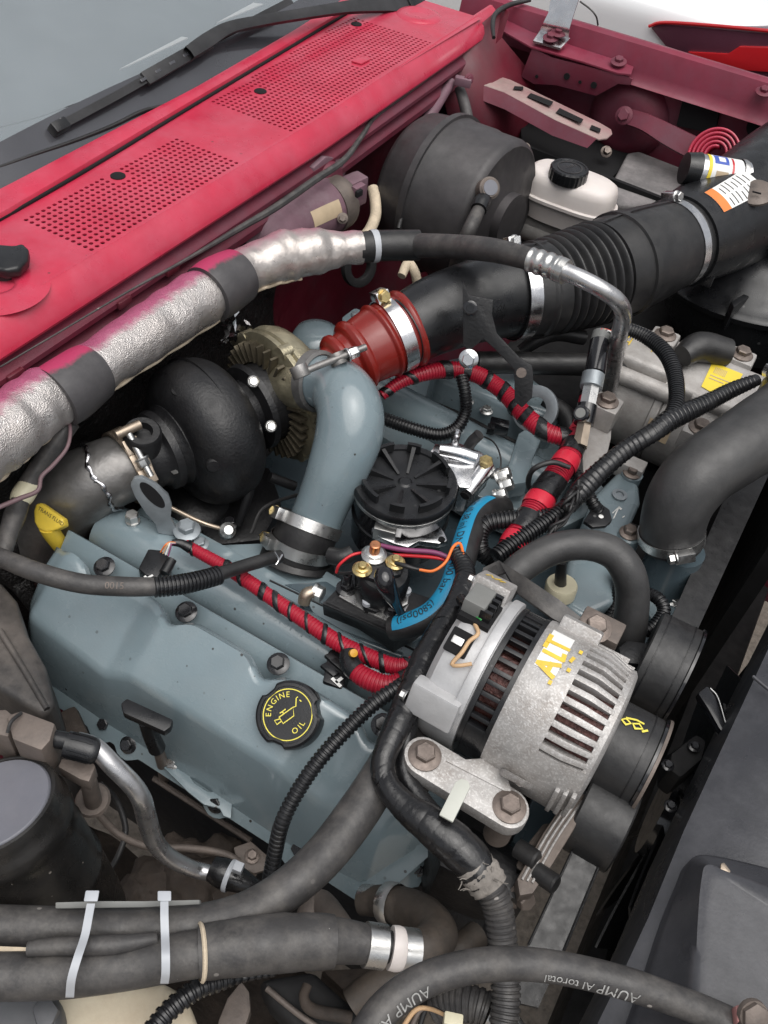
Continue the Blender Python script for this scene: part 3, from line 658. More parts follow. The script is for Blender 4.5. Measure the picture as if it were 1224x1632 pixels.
# ================================================================ engine: block, near valve cover, castings
blk = thing('engine_block', 'dark engine block deep between the grey valve covers', 'engine block', (-.3, .75, -.6))
link('crankcase', abox(-.66, .0, .40, 1.12, -.62, -.16), 'matte_black', blk, bevel=0.02)
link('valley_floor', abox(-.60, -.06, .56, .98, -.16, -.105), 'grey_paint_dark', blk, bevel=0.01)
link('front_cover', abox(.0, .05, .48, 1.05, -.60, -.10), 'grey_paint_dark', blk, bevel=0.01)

vc = thing('valve_cover', 'large blue-grey painted valve cover with faceted top carrying the oil cap', 'valve cover', (-.35, .40, -.13))
def lerp(a, b, t): return a + (b - a) * t
bolt_px = [(164, 903), (295, 975), (442, 1058), (609, 1156)]
bolt_x = [U(a, b, .036).x for a, b in bolt_px]
# section stations: x, rim (y,z), top edge (y,z), ridge (y,z), foot (y,z)
st = [(-.628, (.445, .030), (.420, .020), (.385, -.02), (.360, -.112)),
      (-.606, (.447, .036), (.436, .040), (.366, -.004), (.347, -.112)),
      (-.482, (.447, .036), (.436, .046), (.356, -.008), (.345, -.114)),
      (-.445, (.447, .036), (.434, .058), (.362, .012), (.345, -.116)),
      (-.245, (.447, .036), (.434, .058), (.362, .012), (.342, -.118)),
      (-.195, (.449, .034), (.436, .046), (.366, -.022), (.341, -.118)),
      (-.120, (.449, .032), (.438, .040), (.376, -.030), (.343, -.118)),
      (-.088, (.446, .018), (.430, .005), (.396, -.04), (.372, -.116))]
xs = [-.628 + i * (-.088 + .628) / 108 for i in range(109)]
rows = []
def sec(x):
    for a, b in zip(st, st[1:]):
        if a[0] <= x <= b[0] + 1e-9:
            t = (x - a[0]) / (b[0] - a[0]); return [(lerp(p[0], q[0], t), lerp(p[1], q[1], t)) for p, q in zip(a[1:], b[1:])]
for x in xs:
    rim, top, rdg, foot = sec(x)
    d = max(math.exp(-((x - bx) / .018) ** 2) for bx in bolt_x)
    e = 0.012 * d
    rim = (rim[0] - e * 1.3, rim[1] - 0.004 * d); top = (top[0] - e * 1.2, top[1] - 0.010 * d)
    row = [(foot[0], foot[1]), (lerp(rdg[0], foot[0], .5), lerp(rdg[1], foot[1], .5)), (lerp(rdg[0], foot[0], .08), lerp(rdg[1], foot[1], .08)), (rdg[0] + .0012, rdg[1] - .0008),
           (lerp(rdg[0], top[0], .09), lerp(rdg[1], top[1], .09) + .0004), (lerp(rdg[0], top[0], .5), lerp(rdg[1], top[1], .5)), (lerp(rdg[0], top[0], .93), lerp(rdg[1], top[1], .93)), (top[0], top[1]), ((top[0] + rim[0]) / 2 + .003, (top[1] + rim[1]) / 2 + .003), rim, (rim[0] + .004, .026)]
    rows.append([Vector((x, a, b)) for a, b in row])
# close both ends down to the flange
def end(r, dx): return [Vector((p.x + dx * (1.0 if 0 < k < 9 else .4), p.y, -.116 if k < 4 else lerp(-.116, .024, (k - 3) / 7))) for k, p in enumerate(r)]
def mid(r, dx, t): return [Vector((p.x + dx * t, p.y, lerp(p.z, (-.116 if k < 4 else lerp(-.116, .024, (k - 3) / 7)), t * .5))) for k, p in enumerate(r)]
rows = [end(rows[0], -.020), mid(rows[0], -.012, .6)] + rows + [mid(rows[-1], .012, .6), end(rows[-1], .022)]
link('cover_shell', sheet(rows), 'grey_paint', vc, smooth=70)
# flange: a thin plate in the gasket plane with lobes at the fixings
def gz(y): return -.118 + (y - .335) * (.146 / .138)
low_px = [(168, 1153), (205, 1186), (345, 1280), (477, 1350)]
lowb = [U(a, b, -.112) for a, b in low_px] + [U(665, 1380, -.10)]
up = [];
for i in range(80):
    x = -.640 + i * (.580) / 79; d = max(math.exp(-((x - bx) / .016) ** 4) for bx in bolt_x); up.append((x, .4745))
lo = []
for i in range(80):
    x = -.060 - i * (.580) / 79; d = max(math.exp(-((x - b.x) / .014) ** 4) for b in lowb[:4])
    y = .334 - .007 * d
    if x > -.10: y = .334 + (x + .10) * 1.9
    if x < -.6: y = .334 + (-.6 - x) * 1.6
    lo.append((x, y))
out = [Vector((x, y, gz(y))) for x, y in up] + [Vector((x, y, gz(y))) for x, y in lo]
link('flange', prism(out, (0, .0035, -.0035)), 'grey_paint', vc, bevel=0.001)
link('gasket_shadow', tube(Path([(-.635, .4772, .0225, .0026), (-.35, .4772, .0225, .0026), (-.065, .4772, .0225, .0026)], world=True), 8), 'vent_black', vc)  # black gasket strip, also painting the shaded gap between cover and rail
nT = Vector((0, -.55, .83)).normalized()
for a, b in bolt_px: bolt(vc, U(a, b, .0375) - nT * 0.004, (0, -.3, .95), .0085, 'bolt_black', flange=1.55, h=.010)
for b in lowb: bolt(vc, b + VV(0, 0, -.001), (0, -.62, .78), .0075, 'bolt_black', flange=1.5, h=.009)

# oil cap
capc = U(459, 1139, .052); capn = Vector((0, -.50, .86)).normalized()
cx_, cy_, _ = basis(capn, Vector((.35, .8, .47)))       # cy_ turned below so the words read along it
cap = thing('oil_filler_cap', 'black oil filler cap with yellow printed words on the near valve cover', 'cap', capc - capn * .02)
def lobe(t):
    k = (t / (2 * PI) * 3 + .18) % 1.0
    return 1.0 - .11 * max(0, 1 - (abs(k - .5) / .13) ** 4) if abs(k - .5) < .13 else 1.0
link('cap_body', lathe([(.036, -.020), (.0365, -.004), (.0355, .0005), (.033, .0022), (.0300, .0024), (.0295, .0012), (.0001, .0012)], capc, capn, 120, VV(1, 0, 0), rad=lobe), 'black_plastic', cap, smooth=30)
link('cap_neck', lathe([(.028, -.034), (.028, -.016)], capc, capn, 40), 'grey_paint', cap)
rdir = U(509, 1110, .052) - U(459, 1139, .052); rdir = (rdir - capn * rdir.dot(capn)).normalized(); udir = capn.cross(rdir)
link('yellow_ring', _ring([(.0262, .0014), (.0262, .0019), (.0272, .0019), (.0272, .0014)], capc, capn, 64, None), 'yellow_print', cap)
def arc_text(s, R0, size, mid_deg, gap=1.0, inward=False):
    w = [max(a for a, _ in text2d(ch)[0]) * size + size * .12 for ch in s]; tot = sum(w); g = G(); pos = -tot / 2
    for ch, cw in zip(s, w):
        c0 = pos + cw / 2; pos += cw
        a = math.radians(mid_deg) + (c0 / R0 if inward else -c0 / R0)
        rad_ = rdir * math.cos(a) + udir * math.sin(a); tn = (-rdir * math.sin(a) + udir * math.cos(a)) * (1 if inward else -1)
        upv = -rad_ if inward else rad_
        base = capc + rad_ * (R0 if not inward else R0 + size * .7) + tn * (-cw / 2)
        o_ = base; g.add(G([o_ + tn * x * size + upv * y * size + capn * .0017 for x, y in text2d(ch)[0]], list(text2d(ch)[1])))
    return g
link('word_engine', arc_text('ENGINE', .0182, .0085, 100), 'yellow_print', cap)
link('word_oil', arc_text('OIL', .0155, .0085, -82, inward=True), 'yellow_print', cap)
fr = lambda x, y, th=.0016: capc + rdir * x * .001 + udir * y * .001 + capn * .0017
link('oil_can_picture', strokes([[(-9, 3), (-9, -5), (5, -5), (9, 3), (-9, 3)], [(9, 3), (12, 2), (17, 9), (19, 9)], [(-9, 1), (-15, 3), (-15, -2), (-9, -2)], [(-3, 3), (-3, 6)], [(-6, 6), (1, 6)], [(19, 5), (19.6, 3)]], fr, 1.1), 'yellow_print', cap)

# oil dipstick handle
dip = thing('oil_dipstick', 'black T-shaped dipstick handle standing beside the lower cover edge', 'dipstick', U(262, 1220, -.10))
hp = [U(a, b, .03) for a, b in ((192, 1120), (202, 1112), (276, 1146), (272, 1158), (262, 1166), (196, 1136))]
link('grip', prism(hp, (0, 0, -.012)), 'black_plastic', dip, bevel=.003)
link('stem', tube(Path([(232, 1148, .02, 12), (240, 1170, -.01, 13), (250, 1192, -.045, 14)]), 14), 'black_plastic', dip)
link('tube', tube(Path([(250, 1190, -.045, 8), (258, 1214, -.10, 9), (262, 1240, -.2, 9)]), 12), 'dirty_metal', dip)
bkt = thing('dipstick_bracket', 'grey steel bracket plate with bright nut under the dipstick', 'bracket', U(300, 1240, -.13))
link('plate', prism([U(a, b, -.105) for a, b in ((246, 1196), (262, 1188), (290, 1202), (292, 1222), (310, 1248), (332, 1262), (350, 1262), (370, 1278), (368, 1304), (356, 1300), (350, 1288), (325, 1282), (300, 1262), (270, 1232), (252, 1215))], (0, 0, -.004)), 'grey_paint', bkt, bevel=.001)
bolt(bkt, U(274, 1216, -.104), (0, -.5, .85), .006, 'zinc')

# round cast rail of the near cylinder head
hd = thing('cylinder_head_rail', 'long round blue-grey cast rail with raised digits beside the near valve cover', 'engine casting', (-.4, .53, -.1))
hp1 = [(-.635, .532, -.020, .036), (-.60, .532, -.020, .038), (-.55, .532, -.020, .038), (-.49, .531, -.020, .0365), (-.35, .531, -.020, .0355), (-.22, .530, -.022, .0345), (-.10, .530, -.024, .034)]
hpth = Path(hp1, world=True, step=.008)
link('rail', tube(hpth, 40), 'grey_paint', hd, smooth=50)
link('rail_end', lathe([(.0001, .004), (.030, .004), (.035, 0), (.036, -.01)], hpth.P[0], (-1, 0, 0), 32), 'grey_paint', hd)
link('ledge', abox(-.63, -.08, .475, .60, -.09, -.022), 'grey_paint', hd, bevel=.006)
link('raised_digits', text_on('1818108C2', tube_frame(hpth, 0.60, hpth.toward(.5, Vector((0, -.15, 1))), .016, flip=-1), .0008), 'grey_paint', hd)
bolt(hd, U(212, 832, .018), (0, 0, 1), .009, 'zinc', flange=1.0, h=.016)
bolt(hd, U(298, 846, .020), (0, 0, 1), .011, 'galvanised', flange=1.6, h=.014)
bolt(hd, U(318, 868, .010), (0, 0, 1), .008, 'galvanised', flange=1.5)
# plenum base plates in the valley
pl = thing('intake_plenum', 'flat blue-grey intake plenum plate between the valve covers below the elbow', 'engine casting', (-.4, .66, -.08))
link('deck', prism([U(a, b, -.03) for a, b in ((320, 868), (420, 864), (470, 880), (560, 930), (680, 1010), (640, 1040), (500, 975), (420, 930))], (0, 0, -.05)), 'grey_paint', pl, bevel=.006)
link('outlet', lathe([(.064, -.06), (.056, -.03), (.046, -.012), (.044, .0)], U(472, 902, -.052), ZA, 40), 'grey_paint', pl, smooth=60)
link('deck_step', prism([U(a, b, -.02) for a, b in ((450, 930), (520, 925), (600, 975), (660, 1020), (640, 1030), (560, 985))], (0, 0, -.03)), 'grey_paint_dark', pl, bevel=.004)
link('seam', tube(Path([(430, 925, -.022, 2), (520, 968, -.022, 2), (600, 1006, -.022, 2), (660, 1036, -.022, 2)]), 6), 'black_rubber', pl)

# lifting eye
eye = thing('lifting_eye', 'galvanised steel lifting eye standing at the rear of near cylinder head', 'lifting eye', U(275, 850, .01))
en = (CAM_POS - U(245, 800, .06)); en = Vector((en.x * .3 + .3, en.y, en.z * .2)).normalized()
e0 = U(262, 848, .02)
def ev(px, py): return UPL(px, py, e0, en)
oo = [ev(a, b) for a, b in ((252, 850), (248, 836), (232, 818), (215, 792), (208, 774), (214, 763), (226, 761), (248, 772), (268, 790), (274, 806), (272, 826), (280, 842), (284, 856))]
ee = link('plate', prism(oo, -en * .007), 'galvanised', eye, bevel=.0012)
hc = ev(243, 789); hr = ev(262, 806) - hc
hole = [hc + (ev(262, 808) - hc) * math.cos(t) + (ev(250, 781) - hc) * math.sin(t) * 0.9 for t in [2 * PI * k / 28 for k in range(28)]]
link('hole', prism([h + en * .0006 for h in hole], -en * .0004), 'vent_black', ee)
bolt(eye, U(298, 847, .022), ZA, .010, 'galvanised', flange=1.7, h=.013)

# far cylinder head and cover, driver's side
fh = thing('far_cylinder_head', 'blue-grey far cylinder head rail behind the fuel filter', 'engine casting', (-.4, .95, -.08))
link('rail', tube(Path([(600, 625, -.02, 30), (680, 668, -.02, 31), (760, 712, -.02, 32), (860, 765, -.02, 33), (900, 790, -.02, 33)], step=.01), 32), 'grey_paint', fh, smooth=50)
link('pan', prism([U(a, b, -.03) for a, b in ((560, 600), (700, 580), (830, 640), (900, 690), (980, 800), (900, 840), (760, 790), (600, 690))], (0, 0, -.06)), 'grey_paint', fh, bevel=.005)
link('gasket_line', tube(Path([(640, 625, -.008, 4), (720, 655, -.008, 4), (790, 690, -.008, 4), (840, 715, -.008, 4)]), 8), 'matte_black', fh)
link('bridge_plate', prism([U(a, b, .015) for a, b in ((826, 690), (856, 672), (868, 690), (850, 730), (842, 768), (800, 775), (812, 735))], (0, 0, -.03)), 'grey_paint', fh, bevel=.005)
fv = thing('far_valve_cover', 'blue-grey far valve cover under the black intake tube', 'valve cover', (-.35, 1.12, -.08))
link('cover_shell', prism([U(a, b, .03) for a, b in ((690, 575), (760, 560), (850, 600), (905, 645), (890, 665), (800, 640), (700, 600))], (0, -.02, -.1)), 'grey_paint', fv, bevel=.012, bseg=3)
link('rear_boss', prism([U(a, b, .04) for a, b in ((545, 505), (565, 490), (590, 497), (590, 515), (560, 530), (545, 530))], (0, 0, -.05)), 'grey_paint', fv, bevel=.004)
bolt(fv, U(568, 502, .041), ZA, .007, 'galvanised', flange=1.3, h=.004)
link('rear_dome', lathe([(.045, -.04), (.044, -.01), (.034, .008), (.018, .014), (.0001, .015)], U(505, 535, .03), ZA, 32), 'grey_paint', fv, smooth=70)
for a, b in ((745, 640), (775, 655)): bolt(fv, U(a, b, .012), ZA, .007, 'zinc')
ringp = U(853, 652, .04); rn = Vector((-.15, -.75, .55)).normalized()
tag(link('far_lifting_eye', _ring([(.018, -.004), (.036, -.004), (.036, .004), (.018, .004)], ringp, rn, 40, None), 'galvanised', bevel=.001), 'round galvanised lifting ring in front of the black intake bracket', 'lifting eye')

# front water-pump housing casting
ph = thing('front_housing', 'blue-grey front engine housing with white arrow mark and plug', 'engine casting', (-.02, .90, -.1))
link('housing', prism([U(a, b, .01) for a, b in ((985, 750), (1005, 748), (1020, 775), (1022, 800), (1000, 850), (1002, 870), (1010, 900), (980, 960), (930, 985), (895, 960), (905, 895), (925, 840), (945, 790))], (0, 0, -.10)), 'grey_paint', ph, bevel=.010, bseg=3)
link('boss', lathe([(.016, -.05), (.016, .002), (.014, .004), (.0001, .004)], U(1007, 756, .012), ZA, 28), 'grey_paint', ph)
link('boss', lathe([(.016, -.05), (.016, .002), (.014, .004), (.0001, .004)], U(1003, 854, .012), ZA, 28), 'grey_paint', ph)
bolt(ph, U(1007, 754, .017), ZA, .009, 'bolt_rust', flange=1.5, h=.012); bolt(ph, U(1002, 850, .017), ZA, .009, 'bolt_rust', flange=1.5, h=.012)
link('plug', lathe([(.011, 0), (.011, .003), (.006, .0035), (.0055, .001), (.0001, .001)], U(987, 790, .0105), ZA, 24), 'galvanised', ph)
fr = plane_frame(U(978, 826, .0108), U(988, 826, .01) - U(974, 832, .01), U(987, 801, .01) - U(978, 826, .01), 1.2)
link('arrow_mark', strokes([[(0, 0), (.002, .018)], [(-.005, .012), (.002, .019), (.008, .012)], [(.016, -.006), (.018, -.006)], [(-.006, -.008), (-.004, -.008)]], fr, .0028), 'print_white', ph)
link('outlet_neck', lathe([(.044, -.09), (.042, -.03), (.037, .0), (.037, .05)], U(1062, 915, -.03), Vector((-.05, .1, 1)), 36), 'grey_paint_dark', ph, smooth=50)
link('outlet_flange', prism([U(a, b, -.045) for a, b in ((1030, 930), (1100, 900), (1108, 925), (1075, 985), (1040, 990), (1025, 960))], (0, 0, -.012)), 'grey_paint', ph, bevel=.003)
for a, b in ((1098, 905), (1073, 958)): bolt(ph, U(a, b, -.044), ZA, .007, 'zinc')
sn = thing('temperature_sensor', 'cream plastic sensor with black boot on the front housing', 'sensor', U(892, 945, .0))
link('sensor_body', lathe([(.020, -.002), (.0205, .014), (.019, .017), (.011, .017), (.0001, .017)], U(892, 945, .012), Vector((-.1, .1, 1)), 32), 'cream_plastic', sn)
link('boot', tube(Path([(893, 930, .028, 10), (894, 912, .05, 9), (896, 895, .07, 7)]), 14), 'black_rubber', sn)

# ================================================================ turbocharger, transverse at the firewall
TA, TB = U(205, 742, .055), U(480, 612, .055)
TX = (TB - TA).normalized(); TL = (TB - TA).length
def ton(t, up=0.0): return TA + TX * (TL * t)
tcam = (CAM_POS - ton(.4)); tcam = (tcam - TX * tcam.dot(TX)).normalized()
tb = thing('turbocharger', 'black turbine scroll and bronze finned compressor of the turbocharger below the firewall', 'turbocharger', ton(.45) - ZA * .15)
h = lambda t: TL * t
# exhaust outlet barrel with flanges
link('outlet_barrel', lathe([(.046, h(.02)), (.047, h(.04)), (.044, h(.055)), (.045, h(.12)), (.050, h(.14)), (.055, h(.15)), (.056, h(.185)), (.050, h(.195)), (.053, h(.215)), (.058, h(.225)), (.058, h(.27)), (.05, h(.29))], TA, TX, 44, tcam), 'black_satin', tb, smooth=40)
link('boss', lathe([(.024, -.02), (.024, .018), (.021, .022), (.013, .022), (.011, .012), (.0001, .012)], ton(.06) + tcam * .020 + ZA * .030, (tcam * .35 + ZA * .8), 28), 'black_satin', tb)
link('lug', box(ton(.20) + tcam * .050 - ZA * .036, TX * .014, tcam * .014, ZA * .012), 'black_satin', tb, bevel=.005, bseg=3)
bolt(tb, ton(.165) + tcam * .062 - ZA * .044, (tcam - TX).normalized(), .0065, 'zinc', flange=1.2, h=.012)
# turbine scroll: bulging ring, radius grows round the axis like a snail
prof = []
for k in range(25):
    a = -PI / 2 + PI * k / 24 * 1.0
    ca_, sa_ = math.cos(a), math.sin(a); prof.append((.048 + .055 * math.copysign(abs(ca_) ** .85, ca_), h(.405) + .050 * math.copysign(abs(sa_) ** .85, sa_)))
prof = [(.045, h(.22))] + prof + [(.04, h(.62))]
link('turbine_scroll', lathe(prof, TA, TX, 64, tcam, rad=lambda t: 1.0 + .04 * math.sin(t + .6)), 'black_satin', tb, smooth=60)
link('casting_seam', _ring([(.1010, h(.42) - .0012), (.1042, h(.42)), (.1010, h(.42) + .0012)], TA, TX, 80, tcam), 'black_satin', tb)
for a_, t_, r_b in ((-.75, .30, .011), (.55, .27, .010), (-.2, .545, .009), (.9, .545, .009)):
    d_ = (tcam * math.cos(a_) + TX.cross(tcam) * math.sin(a_)); link('casting_boss', lathe([(r_b, -.02), (r_b, .004), (r_b * .8, .007), (.0001, .007)], ton(t_) + d_ * (.084 if t_ < .4 else .068), (d_ - TX * (.6 if t_ < .4 else -.6)).normalized(), 18), 'black_satin', tb, smooth=50)
link('casting_rib', _ring([(.092, h(.30) - .001), (.0945, h(.305)), (.092, h(.31) + .001)], TA, TX, 70, tcam), 'black_satin', tb)
link('centre_housing', lathe([(.062, h(.52)), (.060, h(.58)), (.044, h(.60)), (.044, h(.66)), (.062, h(.67)), (.064, h(.70)), (.056, h(.71)), (.058, h(.80)), (.05, h(.84))], TA, TX, 44, tcam), 'black_satin', tb, smooth=35)
for t, off in ((.64, .034), (.66, -.030)):
    bolt(tb, ton(t) + tcam * .056 + (TX.cross(tcam)) * off, (tcam - TX * .4).normalized(), .0065, 'zinc', flange=1.3, h=.012)
link('mount_bolt', hexbolt(ton(.42) + ZA * .085 - tcam * .03, ZA, .011, h=.012), 'zinc', tb)
# compressor: finned back plate, flange ring and scroll
cb = h(.80)
mat('fin_dark', (.10, .085, .06), .5, .6, .3, 40, bump=.2)
comp = link('compressor_housing', lathe([(.060, cb), (.090, cb + .002), (.098, cb + .005), (.098, cb + .012), (.094, cb + .015), (.098, cb + .018), (.099, cb + .030), (.094, cb + .042), (.080, cb + .054), (.062, cb + .060), (.046, cb + .066), (.042, cb + .09), (.0001, cb + .09)], TA, TX, 72, tcam), 'gold_cast', tb, smooth=40)
side = TX.cross(tcam)
for k in range(34):
    a = 2 * PI * k / 34; d = tcam * math.cos(a) + side * math.sin(a); t = TX.cross(d)
    link('fin', box(TA + TX * (cb - .006) + d * .074, d * .014, t * .0018, TX * .006), 'fin_dark', comp)
for k in range(6):
    a = 2 * PI * k / 6 + .5; d = tcam * math.cos(a) + side * math.sin(a)
    link('flange_lug', lathe([(.012, -.004), (.012, .014), (.009, .016), (.0001, .016)], TA + TX * (cb + .006) + d * .090, TX, 18), 'gold_cast', comp)
dlab = (tcam * .35 - side * .94).normalized()
q = TA + TX * (cb + .044); lp = Path([(*(q - TX * .005), .083), (*(q + TX * .014), .073)], world=True)
a0 = lp.toward(.5, dlab)
# tan data plate on the compressor, wrapped to its curve
link('data_plate', patch(lp, .0, 1.0, a0 - .05, a0 + .62, 1.015), 'tan_label', comp)
link('outlet_snout', tube(Path([(452, 600, .09, 40), (480, 612, .105, 42), (505, 618, .115, 44)], step=.006), 36), 'gold_cast', tb)
# V-band clamp joining the downpipe
vb = thing('band_clamp', 'tan steel V-band clamp with T-bolt joining pipe to black turbo outlet', 'clamp', ton(.0))
link('band', _ring([(.047, -.010), (.0505, -.010), (.0505, .012), (.047, .012)], TA, TX, 56, tcam), 'tan_steel', vb, bevel=.0008)
for s_, ww in ((-.02, .02), (.022, .02)):
    link('strap_pad', box(TA + tcam * .0505 + side * s_, side * ww * .5, TX * .010, tcam * .0012), 'tan_steel', vb, bevel=.0006)
tbp = TA + tcam * .060 - side * .012
link('t_bolt', tube(Path([(*(tbp - side * .026), .0042), (*(tbp + side * .036), .0042)], world=True), 12), 'zinc', vb)
link('trunnion', tube(Path([(*(tbp - side * .028 - TX * .016), .0062), (*(tbp - side * .028 + TX * .018), .0062)], world=True), 16), 'tan_steel', vb)
link('nut', hexbolt(tbp + side * .010, side, .0075, h=.012, flange=1.2), 'zinc', vb)
# stainless downpipe with torn-looking weld bead
dp = thing('exhaust_downpipe', 'grey stainless exhaust downpipe elbow with a silver weld bead', 'exhaust pipe', U(60, 870, -.1))
dpp = Path([(206, 742, .055, 55), (168, 757, .052, 57), (130, 778, .035, 60), (95, 810, -.005, 62), (72, 850, -.07, 62), (62, 890, -.16, 62), (60, 920, -.28, 62)], step=.008)
link('pipe', tube(dpp, 44), 'stainless_brushed', dp, smooth=70)
wv = [];
p0, T0, N0, B0, r0 = dpp.at(.085)
wpts = []
for k in range(0, 61):
    a = 2 * PI * k / 60; jit = .0012 * math.sin(k * 1.7) + .0030 * math.sin(k * .53)
    wpts.append((*(p0 + T0 * jit + (N0 * math.cos(a) + B0 * math.sin(a)) * (r0 * 1.012)), .0030 + .0010 * math.sin(k * 2.1)))
link('weld_bead', tube(Path(wpts, world=True, n=4, step=.003), 8), 'weld', dp)
# yellow transmission dipstick
td = thing('transmission_dipstick', 'yellow transmission dipstick handle in front of the exhaust downpipe', 'dipstick', U(75, 845, 0))
yn = Vector((.1, -.62, .75)).normalized(); yo = U(78, 828, .05)
def yp(a, b): return UPL(a, b, yo, yn)
link('handle', prism([yp(*q) for q in ((53, 815), (56, 803), (64, 801), (100, 826), (102, 838), (92, 843), (84, 846), (72, 848), (60, 843), (54, 832))], -yn * .014), 'yellow_plastic', td, bevel=.004, bseg=3)
link('stem', tube(Path([(*(yp(72, 838) - yn * .008), .012), (*(yp(70, 850) - yn * .02), .011), (*(yp(68, 880) - yn * .06), .010)], world=True), 16), 'yellow_plastic', td)
td_dir = yp(98, 832) - yp(62, 808)
link('lettering', text_on('TRANS FLUID', plane_frame(yp(60, 812), td_dir, td_dir.cross(yn) * -1, .0066)), 'print_black', td)

# ================================================================ red silicone boot and intake tube
rb = thing('silicone_boot', 'red silicone reducer boot with steel band between compressor and intake tube', 'hose')
rp = Path([(508, 600, .105, 36), (540, 582, .112, 46), (580, 560, .122, 56), (620, 538, .132, 60), (654, 522, .14, 60)], step=.004)
rpro = [(0, .80), (.02, .98), (.05, 1.02), (.08, .98), (.10, .86), (.16, .86), (.18, 1.04), (.22, 1.10), (.26, 1.04), (.28, .92), (.34, .92), (.36, 1.06), (.40, 1.12), (.44, 1.06), (.46, .97), (.66, .98), (.67, 1.03), (.69, 1.06), (.71, 1.03), (.73, .97), (.92, .97), (.94, 1.04), (.97, 1.07), (1.0, 1.03)]
def rfn(u):
    for (a, b), (c_, d) in zip(rpro, rpro[1:]):
        if a <= u <= c_: return b + (d - b) * (u - a) / (c_ - a)
    return 1
link('boot', tube(rp, 48, fn=rfn, rows=120), 'red_silicone', rb, smooth=60)
clamp(rb, rp, .825, .020, 1.0, rp.toward(.825, Vector((-.5, .1, .85))), 'bright_metal', screwmat='brass', rscrew=.007)
it = thing('intake_tube', 'fat black plastic intake tube with accordion bellows reaching the air filter', 'intake tube')
ip = Path([(640, 530, .140, 56), (700, 500, .150, 62), (775, 476, .155, 66), (815, 467, .155, 69)], step=.006)
link('elbow', tube(ip, 48), 'black_plastic', it, smooth=70)
ta_ = link('moulded_mark', text_on('1326', tube_frame(ip, .62, ip.toward(.62, Vector((.3, -.7, .2))), .012), .0008), 'black_satin', it)
ip2 = Path([(812, 468, .155, 72), (850, 463, .155, 74), (880, 456, .155, 75), (945, 437, .155, 79), (1010, 414, .155, 79), (1075, 388, .155, 68), (1090, 381, .155, 68)], step=.004)
def belfn(u):
    if .16 < u < .445:
        k = (u - .16) / .285 * 7.0; return .88 + .16 * (0.5 + 0.5 * math.cos(2 * PI * (k - .5))) ** .8
    if .555 < u < .585: return 1.05
    if .10 < u < .115: return 1.04
    if .93 < u: return 1.03 + (.05 if u > .965 else 0)
    return 1.0
bel = link('bellows', tube(ip2, 56, fn=belfn, rows=260), 'black_rubber', it, smooth=60)
for off in (Vector((.2, -.75, -.35)), Vector((-.3, .0, 1))):
    a = ip2.toward(.8, off.normalized()); link('moulded_rib', patch(ip2, .455, .90, a - .035, a + .035, 1.03, na=4), 'black_rubber', bel)
    link('moulded_rib', patch(ip2, .02, .155, a - .035, a + .035, 1.03, na=4), 'black_rubber', bel)
clamp(it, ip2, .025, .020, 1.02, ip2.toward(.03, Vector((-.5, .3, .8))), 'bright_metal', rscrew=.006)
clamp(it, ip2, .90, .016, 1.02, ip2.toward(.9, Vector((-.35, .15, .9))), 'bright_metal', rscrew=.0065)
# air filter housing
af = thing('air_filter_housing', 'black plastic air filter housing with round bowl and warning sticker', 'air filter')
ap_ = Path([(1080, 386, .155, 74), (1110, 372, .155, 78), (1150, 352, .155, 84), (1200, 325, .155, 92), (1260, 290, .155, 100), (1330, 255, .155, 104)], step=.008)
link('neck', tube(ap_, 48), 'black_plastic', af, smooth=70)
link('neck_ridge', tube(Path([(1092, 440, .115, 3), (1140, 418, .12, 3), (1200, 385, .125, 3)]), 8), 'black_plastic', af)
link('clip_block', box(ap_.at(.12)[0] + Vector((.45, -.6, -.45)).normalized() * ap_.at(.12)[4] * 1.02, XA * .012, YA * .01, ZA * .010), 'black_plastic', af, bevel=.002)
bc = U(1205, 455, .02)
link('bowl', lathe([(.075, .09), (.095, .082), (.125, .055), (.150, .020), (.166, .006), (.174, .004), (.178, -.002), (.174, -.012), (.164, -.014), (.155, -.06), (.12, -.11)], bc, Vector((-.10, .14, 1)), 72), 'black_plastic', af, smooth=55)
link('bowl_gusset', prism([U(a, b, .07) for a, b in ((1165, 480), (1224, 445), (1224, 452), (1170, 490))], (0, 0, -.05)), 'black_plastic', af, bevel=.003)
link('end_barrel', lathe([(.10, -.06), (.105, -.02), (.105, .10), (.09, .12), (.0001, .12)], U(1262, 330, .17), Vector((.6, .5, .35)), 48), 'black_plastic', af, smooth=50)
link('retaining_knob', lathe([(.028, 0), (.028, .004), (.022, .007), (.0001, .0085)], U(1205, 309, .232), Vector((-.1, -.35, .93)), 32), 'dirty_metal', af)
link('knob_slot', box(U(1206, 307, .2415), Vector((.007, .001, 0)), Vector((0, .0012, 0)), Vector((0, 0, .001))), 'vent_black', af)
aw = ap_.toward(.2, (CAM_POS - ap_.at(.2)[0]).normalized())
adir = ap_.toward(.2, ZA)
sg = 1 if math.sin(adir - aw) > 0 else -1
lab = link('warning_sticker', patch(ap_, .05, .24, aw + sg * .12, aw + sg * .70, 1.006), 'white_label', af)
link('orange_stripe', patch(ap_, .05, .085, aw + sg * .12, aw + sg * .70, 1.011), 'orange_label', lab)
for k in range(7):
    for j in range(2):
        aa = aw + sg * (.15 + j * .28); link('print_line', patch(ap_, .100 + k * .019, .1035 + k * .019, aa, aa + sg * (.24 if k % 3 else .18), 1.011, na=5), 'print_black', lab)
